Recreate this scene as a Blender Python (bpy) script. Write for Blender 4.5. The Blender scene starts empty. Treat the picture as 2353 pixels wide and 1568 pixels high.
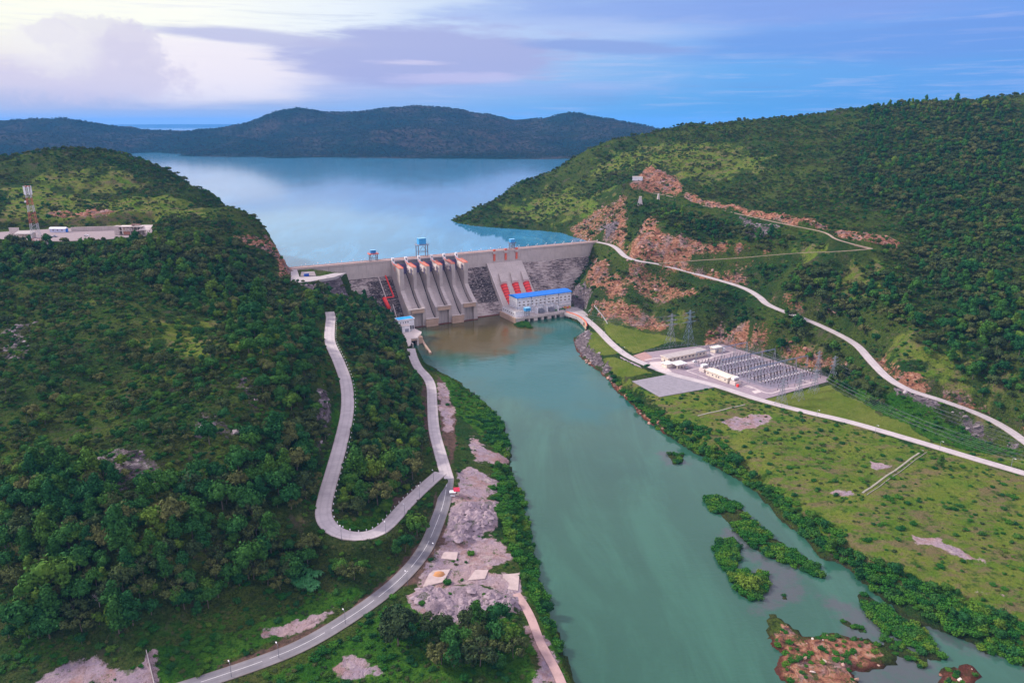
import bpy, bmesh, math, random
import numpy as np
from mathutils import Vector, Matrix, noise as mnoise
random.seed(7); RNG = np.random.default_rng(11)
SC = bpy.context.scene
COL = SC.collection

# ---------------------------------------------------------------- camera
HC = 236.0                       # drone height above the river
PITCH = math.radians(16.6)
FPX = 1680.0                     # focal length for a 2352 x 1568 frame
cam_d = bpy.data.cameras.new("camera"); cam = bpy.data.objects.new("camera", cam_d); COL.objects.link(cam)
cam.location = (0, 0, HC); cam.rotation_euler = (math.radians(90) - PITCH, 0, 0)
cam_d.sensor_width = 36.0; cam_d.lens = FPX / 2352 * 36.0
cam_d.clip_start = 1.0; cam_d.clip_end = 200000.0
SC.camera = cam
SC.render.resolution_x = 1024; SC.render.resolution_y = 682

# ---------------------------------------------------------------- colour management / light
SC.view_settings.view_transform = 'Standard'; SC.view_settings.look = 'None'
SC.view_settings.gamma = 1.0; SC.view_settings.exposure = 0.10
try:
    SC.cycles.volume_bounces = 1; SC.cycles.max_bounces = 5; SC.cycles.transparent_max_bounces = 8
    SC.cycles.use_denoising = True
except Exception: pass

SUN_EL, SUN_AZ = math.radians(34), math.radians(-72)     # azimuth from +Y, negative = left
sd = Vector((math.sin(SUN_AZ) * math.cos(SUN_EL), math.cos(SUN_AZ) * math.cos(SUN_EL), math.sin(SUN_EL)))
sl = bpy.data.lights.new("sun", 'SUN'); sl.energy = 4.6; sl.angle = math.radians(9); sl.color = (1.0, 0.93, 0.84)
so = bpy.data.objects.new("sun", sl); COL.objects.link(so)
so.rotation_euler = (-sd).to_track_quat('-Z', 'Y').to_euler(); so.location = sd * 900

def lin(c):
    return tuple(((v / 255.0) / 12.92 if v / 255.0 <= 0.04045 else ((v / 255.0 + 0.055) / 1.055) ** 2.4) for v in c)

class NB:
    """small node builder: every method returns an output socket"""
    def __init__(s, nt): s.t = nt; s.n = nt.nodes; s.l = nt.links
    def put(s, sock, v):
        if isinstance(v, bpy.types.NodeSocket): s.l.new(v, sock)
        elif v is not None:
            if hasattr(sock, 'default_value'):
                try: sock.default_value = v
                except Exception:
                    sock.default_value = tuple(v) + (1.0,) if len(v) == 3 else v[:3]
    def m(s, op, a, b=None, c=None, clamp=False):
        n = s.n.new('ShaderNodeMath'); n.operation = op; n.use_clamp = clamp
        s.put(n.inputs[0], a); s.put(n.inputs[1], b); s.put(n.inputs[2], c); return n.outputs[0]
    def add(s, a, b): return s.m('ADD', a, b)
    def sub(s, a, b): return s.m('SUBTRACT', a, b)
    def mul(s, a, b): return s.m('MULTIPLY', a, b)
    def sm(s, v, lo, hi, a=0.0, b=1.0):
        n = s.n.new('ShaderNodeMapRange'); n.interpolation_type = 'SMOOTHSTEP'
        s.put(n.inputs[0], v); s.put(n.inputs[1], lo); s.put(n.inputs[2], hi); s.put(n.inputs[3], a); s.put(n.inputs[4], b)
        return n.outputs[0]
    def mix(s, f, a, b, mode='MIX'):
        n = s.n.new('ShaderNodeMix'); n.data_type = 'RGBA'; n.blend_type = mode
        s.put(n.inputs[0], f); s.put(n.inputs[6], col4(a)); s.put(n.inputs[7], col4(b)); return n.outputs[2]
    def noise(s, vec, scale, detail=4, rough=0.55, dist=0.0, out=0):
        n = s.n.new('ShaderNodeTexNoise'); s.put(n.inputs['Vector'], vec); n.inputs['Scale'].default_value = scale
        n.inputs['Detail'].default_value = detail; n.inputs['Roughness'].default_value = rough; n.inputs['Distortion'].default_value = dist
        return n.outputs[out]
    def voro(s, vec, scale, feature='F1', out=0, rnd=1.0):
        n = s.n.new('ShaderNodeTexVoronoi'); n.feature = feature; s.put(n.inputs['Vector'], vec); n.inputs['Scale'].default_value = scale
        n.inputs['Randomness'].default_value = rnd
        return n.outputs[out]
    def ramp(s, f, stops, interp='LINEAR'):
        n = s.n.new('ShaderNodeValToRGB'); cr = n.color_ramp; cr.interpolation = interp
        s.put(n.inputs[0], f)
        while len(cr.elements) < len(stops): cr.elements.new(0.5)
        for e, (p, c) in zip(cr.elements, stops): e.position = p; e.color = col4(c)
        return n.outputs[0]
    def scale(s, vec, v, rot=(0, 0, 0)):
        n = s.n.new('ShaderNodeMapping'); s.put(n.inputs[0], vec); n.inputs['Scale'].default_value = v; n.inputs['Rotation'].default_value = rot
        return n.outputs[0]
    def pos(s): return s.n.new('ShaderNodeNewGeometry').outputs['Position']
    def obj(s): return s.n.new('ShaderNodeTexCoord').outputs['Object']
    def xyz(s, v):
        n = s.n.new('ShaderNodeSeparateXYZ'); s.put(n.inputs[0], v); return n.outputs
    def comb(s, x, y, z):
        n = s.n.new('ShaderNodeCombineXYZ'); s.put(n.inputs[0], x); s.put(n.inputs[1], y); s.put(n.inputs[2], z); return n.outputs[0]
    def attr(s, name, out='Fac'):
        n = s.n.new('ShaderNodeAttribute'); n.attribute_name = name; return n.outputs[out]
    def rand(s): return s.n.new('ShaderNodeObjectInfo').outputs['Random']
    def bump(s, h, strength=0.5, dist=1.0):
        n = s.n.new('ShaderNodeBump'); n.inputs['Strength'].default_value = strength; n.inputs['Distance'].default_value = dist
        s.put(n.inputs['Height'], h); return n.outputs[0]
def col4(c):
    if isinstance(c, bpy.types.NodeSocket) or c is None: return c
    return tuple(c) + (1.0,) if len(c) == 3 else tuple(c)

def ray(px, py):
    xc = (px - 1176) / FPX; yc = (784 - py) / FPX
    return np.array([xc, math.cos(PITCH) + yc * math.sin(PITCH), -math.sin(PITCH) + yc * math.cos(PITCH)])
def azel(px, py):
    d = ray(px, py); d = d / np.linalg.norm(d)
    return math.degrees(math.atan2(d[0], d[1])), math.degrees(math.asin(d[2]))

# ---------------------------------------------------------------- sky
VEIL = 1.95
W = bpy.data.worlds.new("World"); SC.world = W; W.use_nodes = True
b = NB(W.node_tree)
for n in list(b.n): b.n.remove(n)
sky = b.n.new('ShaderNodeTexSky'); sky.sky_type = 'NISHITA'; sky.sun_disc = False
sky.sun_elevation = SUN_EL; sky.sun_rotation = SUN_AZ; sky.air_density = 1.2; sky.dust_density = 2.0; sky.ozone_density = 2.0
dirv = b.n.new('ShaderNodeTexCoord').outputs['Generated']
X, Y, Z = b.xyz(dirv)
AZ = b.mul(b.m('ARCTAN2', X, Y), 180 / math.pi)
EL = b.mul(b.m('ARCSINE', Z), 180 / math.pi)
azf = b.m('MULTIPLY_ADD', AZ, 1 / 80.0, 0.5, clamp=True)
def AR(stops): return b.ramp(azf, [((azel(px, 150)[0] + 40) / 80.0, lin(c)) for px, c in stops])
hor = AR([(0, (176, 188, 226)), (500, (158, 184, 230)), (1000, (128, 178, 236)), (1500, (88, 166, 232)), (2000, (80, 156, 228)), (2352, (100, 160, 232))])
mid = AR([(0, (236, 228, 232)), (400, (240, 230, 240)), (800, (186, 192, 232)), (1250, (150, 188, 236)), (1700, (104, 170, 236)), (2352, (98, 158, 232))])
top = AR([(0, (255, 255, 238)), (450, (255, 255, 244)), (800, (234, 242, 250)), (1250, (176, 202, 242)), (1700, (128, 172, 238)), (2352, (112, 158, 234))])
skyc = b.mix(b.sm(EL, 0.2, 3.4), hor, mid)
skyc = b.mix(b.sm(EL, 3.0, 6.6), skyc, top)
cvec = b.comb(b.mul(AZ, 0.06), b.mul(EL, 0.42), 0.0)
n1 = b.noise(cvec, 2.2, 6, 0.6); n2 = b.noise(b.comb(b.mul(AZ, 0.34), b.mul(EL, 0.42), 3.0), 2.6, 6, 0.62)
n3 = b.noise(b.comb(b.mul(AZ, 0.55), b.mul(EL, 0.7), 5.0), 1.7, 8, 0.62, 0.3)
nfine = b.noise(b.comb(b.mul(AZ, 0.15), b.mul(EL, 1.3), 7.0), 2.0, 5, 0.6)
def cloud(base, px, py, hw, hh, c, soft=0.5, rag=0.9, amt=0.9, nz=None, rot=0.0):
    a0, e0 = azel(px, py); sx = hw / FPX * 57.3 * 0.93; sy = hh / FPX * 57.3
    dx = b.sub(AZ, a0); dy = b.sub(EL, e0)
    if rot: dy = b.sub(dy, b.mul(dx, rot))
    dx = b.mul(dx, 1 / sx); dy = b.mul(dy, 1 / sy)
    r = b.m('SQRT', b.add(b.mul(dx, dx), b.mul(dy, dy)))
    r = b.add(r, b.mul(b.sub(nz or n1, 0.5), -2.4 * rag))
    f = b.mul(b.sm(r, 1.0 + soft * 0.5, 1.0 - soft * 0.5), amt)
    return b.mix(f, base, lin(c))
streak = b.noise(b.comb(b.mul(AZ, 0.05), b.mul(EL, 0.9), 11.0), 2.4, 7, 0.66, 0.4); skyc = b.mix(b.mul(b.sm(streak, 0.50, 0.70), 0.28), skyc, lin((206, 206, 240))); skyc = b.mix(b.mul(b.sm(streak, 0.48, 0.30), 0.20), skyc, lin((120, 140, 205)))
skyc = cloud(skyc, 120, 228, 420, 18, (184, 190, 226), 0.9, 0.5, 0.8)
skyc = cloud(skyc, 470, 160, 230, 62, (246, 238, 246), 0.8, 0.5, 0.85)
skyc = cloud(skyc, 1640, 22, 560, 34, (134, 160, 230), 0.9, 0.7, 0.6)
skyc = cloud(skyc, 2050, 95, 420, 34, (108, 152, 228), 0.9, 0.7, 0.6)
skyc = cloud(skyc, 1250, 70, 380, 26, (184, 202, 242), 0.9, 0.7, 0.5)
skyc = cloud(skyc, 980, 128, 330, 58, (168, 174, 222), 0.5, 0.62, 0.88)
skyc = cloud(skyc, 590, 86, 210, 14, (188, 190, 226), 0.7, 0.5, 0.85, rot=-0.05)
skyc = cloud(skyc, 1390, 108, 190, 13, (140, 164, 224), 0.7, 0.5, 0.85, rot=-0.05)
skyc = cloud(skyc, 940, 145, 70, 5, (222, 214, 240), 1.2, 1.1, 0.6, nz=nfine)
skyc = cloud(skyc, 1060, 180, 150, 11, (196, 194, 234), 0.9, 0.8, 0.8, nz=nfine)
skyc = cloud(skyc, 1250, 205, 260, 14, (150, 178, 234), 0.9, 0.9, 0.5, nz=nfine)
skyc = cloud(skyc, 200, 182, 190, 40, (214, 206, 230), 0.8, 0.6, 0.8, nz=n3)
for cx_c, cy_c, hw_c, hh_c in ((225, 92, 110, 42), (305, 112, 62, 48), (262, 150, 100, 52), (120, 74, 46, 22)):
    skyc = cloud(skyc, cx_c, cy_c, hw_c, hh_c, (214, 208, 230), 0.30, 0.50, 0.55, nz=n3)
skyc = cloud(skyc, 130, 110, 75, 50, (244, 240, 240), 0.8, 0.5, 0.6, nz=n3)
skyc = cloud(skyc, 600, 262, 500, 9, (164, 184, 228), 0.9, 0.8, 0.6, nz=nfine)
# veil of thin cloud over the whole dome, thinning out overhead and behind
veil = b.mix(b.noise(dirv, 3.0, 5, 0.6), lin((178, 174, 204)), lin((214, 207, 220)))
front = b.sm(EL, 9.0, 26.0)
side = b.sm(b.m('ABSOLUTE', AZ), 42.0, 95.0)
veil = b.mix(1.0, veil, (VEIL, VEIL, VEIL * 0.97), 'MULTIPLY')
skyc = b.mix(b.m('MAXIMUM', front, side), skyc, veil)
bg1 = b.n.new('ShaderNodeBackground'); b.put(bg1.inputs[0], sky.outputs[0]); bg1.inputs[1].default_value = 0.05
bg2 = b.n.new('ShaderNodeBackground'); b.put(bg2.inputs[0], skyc); bg2.inputs[1].default_value = 1.03
mx = b.n.new('ShaderNodeMixShader'); mx.inputs[0].default_value = 0.92
b.l.new(bg1.outputs[0], mx.inputs[1]); b.l.new(bg2.outputs[0], mx.inputs[2])
wo = b.n.new('ShaderNodeOutputWorld'); b.l.new(mx.outputs[0], wo.inputs[0])
# ---------------------------------------------------------------- helpers
MATS = {}
def mat(name, colr=None, rough=0.8, metal=0.0, fn=None, spec=0.3):
    if name in MATS: return MATS[name]
    m = bpy.data.materials.new(name); m.use_nodes = True
    nb = NB(m.node_tree); p = nb.n['Principled BSDF']
    p.inputs['Roughness'].default_value = rough; p.inputs['Metallic'].default_value = metal
    p.inputs['Specular IOR Level'].default_value = spec
    if colr is not None:      # plain paint with faint weathering
        o = nb.pos(); v = nb.noise(o, 0.35, 5, 0.6); w = nb.noise(o, 2.5, 4, 0.6)
        c = nb.mix(nb.sm(v, 0.35, 0.75), colr, tuple(x * 0.78 for x in colr))
        c = nb.mix(nb.mul(nb.sm(w, 0.5, 0.8), 0.35), c, tuple(x * 0.6 for x in colr))
        nb.put(p.inputs['Base Color'], c)
    if fn: fn(nb, p)
    MATS[name] = m; return m
def link(name, me, m=None, parent=None, smooth=False):
    o = bpy.data.objects.new(name, me); COL.objects.link(o)
    if m is not None:
        for x in (m if isinstance(m, (list, tuple)) else [m]): me.materials.append(x)
    if parent is not None: o.parent = parent
    if smooth and len(me.polygons): me.polygons.foreach_set('use_smooth', [True] * len(me.polygons))
    return o
def tag(o, label=None, cat=None, group=None, kind=None):
    if label: o['label'] = label
    if cat: o['category'] = cat
    if group: o['group'] = group
    if kind: o['kind'] = kind
    return o
def empty(name, loc=(0, 0, 0), rz=0.0):
    o = bpy.data.objects.new(name, None); COL.objects.link(o); o.location = loc; o.rotation_euler = (0, 0, rz)
    o.empty_display_size = 1.0; return o
def kids(o): return [c for c in bpy.data.objects if c.parent == o]
def copy_tree(o, parent=None, cache={}):
    c = o.copy(); COL.objects.link(c)
    if parent is not None: c.parent = parent
    if o.name not in cache: cache[o.name] = kids(o)
    for k in cache[o.name]: copy_tree(k, c)
    return c
ORD_ = ['first', 'second', 'third', 'fourth', 'fifth', 'sixth', 'seventh', 'eighth', 'ninth', 'tenth', 'eleventh', 'twelfth', 'thirteenth', 'fourteenth', 'fifteenth', 'sixteenth', 'seventeenth', 'eighteenth', 'nineteenth']
TENS_ = {2: 'twent', 3: 'thirt', 4: 'fort', 5: 'fift', 6: 'sixt', 7: 'sevent', 8: 'eight', 9: 'ninet'}
def ordinal(i):
    if i < 20: return ORD_[i - 1]
    t, u = divmod(i, 10); return TENS_[t] + ('ieth' if u == 0 else 'y-' + ORD_[u - 1])
class MB:
    """collects primitives and links them as one mesh"""
    def __init__(s): s.v = []; s.f = []; s.mi = []
    def poly(s, pts, faces, mi=0):
        k = len(s.v); s.v += [tuple(p) for p in pts]
        for f in faces: s.f.append(tuple(k + i for i in f)); s.mi.append(mi)
        return s
    def box(s, c, d, rz=0.0, mi=0):
        cx, cy, cz = c; dx, dy, dz = d[0] / 2, d[1] / 2, d[2] / 2; ca, sa = math.cos(rz), math.sin(rz)
        P = [(cx + x * ca - y * sa, cy + x * sa + y * ca, cz + z) for z in (-dz, dz) for x, y in ((-dx, -dy), (dx, -dy), (dx, dy), (-dx, dy))]
        return s.poly(P, [(0, 3, 2, 1), (4, 5, 6, 7), (0, 1, 5, 4), (1, 2, 6, 5), (2, 3, 7, 6), (3, 0, 4, 7)], mi)
    def bar(s, a, b_, r, n=4, r2=None, mi=0, caps=True):
        a = Vector(a); b_ = Vector(b_); d = b_ - a
        if d.length < 1e-6: return s
        q = d.to_track_quat('Z', 'Y'); r2 = r if r2 is None else r2
        P = []
        for (c, rr) in ((a, r), (b_, r2)):
            for i in range(n):
                t = 2 * math.pi * (i + 0.5) / n; P.append(c + q @ Vector((rr * math.cos(t), rr * math.sin(t), 0)))
        F = [(i, (i + 1) % n, n + (i + 1) % n, n + i) for i in range(n)]
        if caps: F += [tuple(range(n - 1, -1, -1)), tuple(range(n, 2 * n))]
        return s.poly(P, F, mi)
    def tube(s, pts, r, n=6, mi=0):
        for a, b_ in zip(pts[:-1], pts[1:]): s.bar(a, b_, r, n, mi=mi)
        return s
    def prism(s, ring, z0, z1, mi=0):
        n = len(ring); P = [(x, y, z0) for x, y in ring] + [(x, y, z1) for x, y in ring]
        a = sum(ring[i][0] * ring[(i + 1) % n][1] - ring[(i + 1) % n][0] * ring[i][1] for i in range(n))
        F = [tuple(range(n - 1, -1, -1)), tuple(range(n, 2 * n))] + [(i, (i + 1) % n, n + (i + 1) % n, n + i) for i in range(n)]
        if a < 0: F = [tuple(reversed(f)) for f in F]
        return s.poly(P, F, mi)
    def sweep(s, A, B, mi=0):
        """closed solid between two matching 3-D outlines"""
        n = len(A); F = [tuple(range(n - 1, -1, -1)), tuple(range(n, 2 * n))] + [(i, (i + 1) % n, n + (i + 1) % n, n + i) for i in range(n)]
        return s.poly(list(A) + list(B), F, mi)
    def build(s, name, m, parent=None, smooth=False, fix=True):
        me = bpy.data.meshes.new(name); me.from_pydata(s.v, [], s.f); 
        o = link(name, me, m, parent, smooth)
        if len(set(s.mi)) > 1: me.polygons.foreach_set('material_index', s.mi)
        if fix:
            bm = bmesh.new(); bm.from_mesh(me); bmesh.ops.recalc_face_normals(bm, faces=bm.faces[:]); bm.to_mesh(me); bm.free()
        me.update(); return o
def at_z(px, py, z):
    d = ray(px, py); t = (z - HC) / d[2]; return Vector((d[0] * t, d[1] * t, z))
def at_y(px, py, y):
    d = ray(px, py); t = y / d[1]; return Vector((d[0] * t, y, HC + d[2] * t))
def proj(p):
    x, y, z = p[0], p[1], p[2] - HC
    dep = y * math.cos(PITCH) - z * math.sin(PITCH); up = y * math.sin(PITCH) + z * math.cos(PITCH)
    return 1176 + FPX * x / dep, 784 - FPX * up / dep, dep

# dam frame: s along the crest from the left end, n downstream of the crest wall, z up
DL = at_z(668, 617, 74.0); DR = at_z(1380, 554, 74.0)
DU = (DR - DL).normalized(); DN = Vector((DU.y, -DU.x, 0)); DAM_LEN = (DR - DL).length; DAM_RZ = math.atan2(DU.y, DU.x)
CREST, WALLZ, FACE_N = 74.0, 54.0, 50.0
def dam(s, n, z): p = DL + DU * s + DN * n; return Vector((p.x, p.y, z))
def dam_inv(p): q = Vector((p[0] - DL.x, p[1] - DL.y, 0)); return q.dot(DU), q.dot(DN)
def dam_n(px, py, n):
    """point of the plane n = const seen at a pixel -> (s, z)"""
    d = Vector(ray(px, py)); o = Vector((0, 0, HC)); k = DN.x * (DL.x - o.x) + DN.y * (DL.y - o.y) + n
    t = k / (DN.x * d.x + DN.y * d.y); p = o + d * t; s, _ = dam_inv(p); return s, p.z
def dam_z(px, py, z):
    p = at_z(px, py, z); return dam_inv(p)
def dam_face(px, py):
    """point of the sloping face seen at a pixel -> (s, n, z)"""
    lo, hi = 0.0, FACE_N
    for _ in range(40):
        m_ = (lo + hi) / 2; s, z = dam_n(px, py, m_)
        if z > WALLZ - m_ * WALLZ / FACE_N: lo = m_
        else: hi = m_
    # seen plane moves toward camera: solve monotone
    best = min(((abs(dam_n(px, py, n_)[1] - (WALLZ - n_ * WALLZ / FACE_N)), n_) for n_ in np.linspace(0, FACE_N, 401)))
    n_ = best[1]; s, z = dam_n(px, py, n_); return s, n_, WALLZ - n_ * WALLZ / FACE_N
# ---------------------------------------------------------------- terrain control points
CZ = []                                   # world x, y, z
def Z(px, py, z): p = at_z(px, py, z); CZ.append((p.x, p.y, p.z))
def Yd(px, py, y): p = at_y(px, py, y); CZ.append((p.x, p.y, p.z)); return p
def Wp(x, y, z): CZ.append((x, y, z))
# roads: (name, half width, [(px, py, z)...])
ROADS = dict(
 track=(2.1, [(1186, 1362, 7.4), (1206, 1390, 7.0), (1226, 1430, 6.6), (1236, 1466, 6.2), (1256, 1502, 5.8), (1276, 1535, 5.4), (1292, 1572, 5.0), (1310, 1620, 4.8)]),
 asphalt=(4.4, [(100, 1700, 8), (330, 1608, 8), (445, 1571, 8), (600, 1519, 9), (700, 1478, 9), (790, 1425, 10), (870, 1370, 10), (930, 1318, 10.5), (975, 1262, 11), (1003, 1200, 11), (1020, 1150, 11.5), (1028, 1097, 12)]),
 riverroad=(4.3, [(1028, 1099, 12), (1011, 1040, 12), (997, 985, 12), (993, 930, 12.3), (990, 885, 13), (978, 862, 13.5), (962, 846, 14), (950, 822, 13), (944, 800, 11)]),
 switchback=(4.6, [(1012, 1085, 12.2), (985, 1108, 13), (935, 1155, 16), (895, 1200, 19), (860, 1226, 21), (815, 1233, 23), (770, 1222, 25.5), (742, 1190, 28), (748, 1140, 31), (765, 1080, 34), (784, 1010, 37.5), (798, 940, 42), (795, 880, 46), (778, 830, 50), (758, 785, 53), (758, 750, 55.5), (760, 728, 57), (757, 716, 58)]),
 powerroad=(4.2, [(1308, 712, 6.2), (1335, 724, 6.6), (1370, 753, 8), (1405, 789, 9.3), (1440, 816, 10), (1480, 835, 10), (1540, 858, 10), (1640, 884, 10), (1740, 916, 10), (1850, 945, 10), (1950, 968, 10), (2110, 1014, 10), (2230, 1050, 10), (2352, 1086, 10), (2460, 1118, 10)]),
 highroad=(3.9, [(1372, 556, 74), (1398, 561, 74), (1416, 570, 73.5), (1438, 590, 73), (1470, 600, 71.5), (1515, 607, 69), (1600, 629, 64), (1700, 658, 59), (1742, 680, 56), (1760, 697, 54.5), (1795, 713, 52), (1850, 733, 48.5), (1905, 757, 45), (1965, 790, 41), (2000, 828, 37), (2040, 868, 33), (2090, 896, 30), (2160, 918, 27), (2250, 951, 22), (2310, 982, 19), (2352, 1012, 17), (2420, 1060, 15)]),
 benchroad=(2.6, [(1440, 437, 133), (1495, 443, 129), (1540, 451, 126), (1562, 458, 124), (1600, 469, 121), (1700, 492, 118), (1800, 514, 117.6), (1880, 530, 117.4), (1903, 538, 117), (1918, 548, 116.5), (1950, 558, 114.5), (2004, 571, 112)]),
 midroad=(2.4, [(1512, 605, 69.5), (1560, 601, 73), (1600, 598, 78), (1700, 592, 85), (1780, 585, 93), (1850, 580, 100), (1930, 577, 107), (2004, 571, 112)]),
)
def smooth_line(P, step):
    P = [np.array(p, float) for p in P]
    Q = []
    for i in range(len(P) - 1):
        p0 = P[max(i - 1, 0)]; p1 = P[i]; p2 = P[i + 1]; p3 = P[min(i + 2, len(P) - 1)]
        k = max(2, int(np.linalg.norm(p2 - p1) / step))
        for j in range(k):
            t = j / k
            Q.append(0.5 * (2 * p1 + (p2 - p0) * t + (2 * p0 - 5 * p1 + 4 * p2 - p3) * t * t + (3 * p1 - p0 - 3 * p2 + p3) * t ** 3))
    Q.append(P[-1]); return np.array(Q)
ROADW = {}
for k, (hw, pts) in ROADS.items():
    w = [tuple(at_z(*p)) for p in pts]
    L = smooth_line(w, 3.0)
    for _ in range(6):
        L[1:-1] = 0.5 * L[1:-1] + 0.25 * (L[:-2] + L[2:])
    ROADW[k] = L
    for p in w: CZ.append(p)

# left bank hills
for a in [(300, 650, 640), (450, 700, 620), (450, 780, 540), (600, 800, 500), (700, 900, 470), (600, 900, 450), (500, 900, 440), (300, 900, 455), (300, 750, 540),
          (300, 1050, 372), (300, 1200, 325), (300, 1350, 292), (300, 1450, 275), (0, 600, 720), (0, 700, 600), (0, 800, 520), (0, 950, 430), (0, 1100, 365), (0, 1300, 310), (0, 1450, 280),
          (600, 1050, 385), (600, 1200, 345), (600, 1300, 325), (600, 1380, 308), (450, 900, 445), (450, 1050, 380), (450, 1200, 335), (450, 1350, 302), (450, 1420, 290),
          (700, 1050, 402), (690, 1180, 358), (150, 620, 690), (150, 850, 480), (150, 1050, 385), (150, 1250, 318), (-150, 700, 600), (-150, 950, 430), (-150, 1300, 310), (-150, 540, 800),
          (85, 545, 800), (300, 535, 820), (200, 480, 950), (20, 520, 830), (400, 520, 850), (150, 440, 1030), (500, 560, 780), (600, 620, 750), (650, 680, 722), (480, 500, 960), (330, 440, 1060),
          (600, 530, 900), (560, 490, 950), (500, 448, 1050), (400, 398, 1150), (310, 370, 1210), (230, 361, 1250), (100, 366, 1250), (0, 369, 1250), (-200, 369, 1250), (-200, 450, 1000),
          (640, 585, 858), (660, 612, 838), (560, 580, 790), (620, 570, 838)]:
    Yd(*a)
for a in [(700, 740, 60), (640, 760, 70), (560, 760, 78), (700, 800, 64), (735, 900, 52), (735, 1000, 44), (725, 1100, 36), (700, 640, 72), (725, 650, 68), (690, 655, 66), (760, 690, 56), (820, 690, 46),
          (850, 760, 40), (900, 900, 31), (870, 1050, 25), (930, 1000, 17), (850, 1150, 23), (800, 1150, 27), (860, 960, 33), (900, 830, 29), (930, 860, 22), (950, 930, 16), (900, 780, 30), (850, 860, 40),
          (820, 1195, 23), (905, 1150, 18), (700, 1260, 18), (760, 1290, 12), (830, 1290, 12), (900, 1270, 13), (640, 1350, 12), (700, 1400, 10.5), (500, 1450, 12), (350, 1480, 12.5), (200, 1500, 12), (60, 1500, 13), (0, 1560, 10), (600, 1440, 10), (450, 1500, 10), (250, 1560, 9), (-150, 1500, 11),
          (950, 1240, 12), (980, 1160, 12), (920, 1230, 13)]:
    Z(*a)
# knoll falls to the lake behind its skyline
for x, y, z in [(-355, 1020, 58), (-400, 1100, 58), (-460, 1230, 58), (-560, 1390, 58), (-760, 1540, 60), (-1100, 1660, 60), (-1300, 1500, 120), (-1300, 1200, 170), (-1300, 900, 140), (-450, 1400, 55), (-650, 1600, 50), (-250, 1300, 40), (-100, 1200, 40), (-200, 1050, 45), (0, 1120, 40), (0, 1600, 30), (-600, 2000, 30), (-1300, 2100, 30), (0, 2300, 30), (-1300, 2400, 30), (700, 2400, 40), (1400, 2400, 60)]:
    Wp(x, y, z)
# valley flats, river bed
for a in [(1050, 950, 9), (1075, 1000, 9), (1080, 1100, 9), (1090, 1200, 9), (1100, 1350, 8), (1200, 1450, 6), (1000, 1480, 9), (900, 1500, 9), (760, 1540, 8), (1100, 1560, 7), (1030, 880, 10), (1010, 860, 10), (1150, 1250, 7), (1130, 1120, 7)]:
    Z(*a)
for a in [(1150, 800), (1250, 900), (1300, 1000), (1400, 1150), (1500, 1300), (1600, 1500), (1800, 1500), (1050, 780), (1250, 760), (1900, 1450), (2100, 1550), (1700, 1300)]:
    Z(a[0], a[1], -5)
for a in [(1360, 770), (1395, 810), (1430, 840), (1400, 850), (1500, 900), (1560, 930), (1600, 980), (1700, 970), (1800, 1000), (1900, 1040), (2000, 1080), (2150, 1090), (2352, 1160), (1450, 760), (1500, 780), (1560, 790), (1650, 795), (1700, 850), (1800, 870), (1900, 880),
          (1500, 840), (1600, 860), (2000, 960), (2100, 990), (2200, 1020), (2250, 1060)]:
    Z(a[0], a[1], 10)
for a in [(1750, 1080, 8), (1900, 1180, 8), (2000, 1300, 7.5), (2150, 1200, 9), (2352, 1300, 8), (2200, 1400, 6), (2352, 1450, 5), (2100, 1350, 6), (2500, 1350, 8), (2500, 1150, 10), (2450, 1520, 4)]:
    Z(*a)
# right mountain
for a in [(1050, 511, 1300), (1100, 480, 1330), (1180, 430, 1400), (1250, 400, 1430), (1330, 356, 1480), (1420, 321, 1520), (1560, 298, 1560), (1700, 288, 1550), (1850, 269, 1500), (2000, 250, 1450), (2150, 240, 1380), (2352, 236, 1280), (2600, 232, 1230), (2850, 235, 1200),
          (1400, 500, 1135), (1490, 388, 1245), (1530, 396, 1235), (1600, 400, 1210), (1800, 650, 760), (2100, 600, 760), (2100, 500, 880), (2100, 400, 1020), (2100, 320, 1180), (2352, 700, 620), (2352, 850, 532), (2352, 950, 500), (2352, 550, 760), (2352, 400, 960), (2200, 700, 640), (2200, 820, 572),
          (1700, 400, 1185), (1700, 340, 1320), (1850, 400, 1120), (1850, 330, 1300), (1560, 340, 1400), (1330, 430, 1340), (1300, 480, 1230), (1400, 640, 900), (1450, 700, 842), (1600, 740, 788), (1550, 690, 822), (1650, 700, 785), (1800, 760, 706), (1800, 795, 692), (1700, 740, 752),
          (1900, 830, 655), (1940, 850, 642), (1860, 770, 700), (1950, 640, 735), (2600, 700, 620), (2600, 950, 500), (2600, 500, 800), (2600, 350, 1000), (1420, 420, 1255), (1380, 530, 1085), (1200, 480, 1330), (1400, 380, 1400), (1560, 560, 900), (1650, 545, 905), (1480, 510, 985), (1440, 560, 975),
          (1750, 540, 870), (1850, 555, 815), (1600, 650, 842), (1420, 620, 925), (1360, 620, 935), (1345, 650, 930), (1500, 660, 870), (1350, 690, 890), (1385, 720, 850), (1440, 480, 1080), (1460, 540, 990), (1390, 590, 985), (1600, 500, 985), (1700, 620, 838)]:
    Yd(*a)
for a in [(2000, 880, 14), (1650, 770, 12), (1600, 765, 13), (1440, 735, 13), (2050, 930, 11), (2150, 960, 11), (2250, 1000, 11), (1500, 745, 14), (1330, 705, 8)]:
    Z(*a)
for x, y, z in [(-100, 1345, 62), (-50, 1440, 60), (70, 1600, 58), (210, 1740, 55), (420, 1900, 60), (900, 2100, 80), (1400, 1900, 150), (1400, 1300, 300), (1400, 1000, 260), (1400, 700, 180), (1200, 500, 80), (20, 1150, 55), (-60, 1240, 58), (80, 1120, 60)]:
    Wp(x, y, z)
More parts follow.
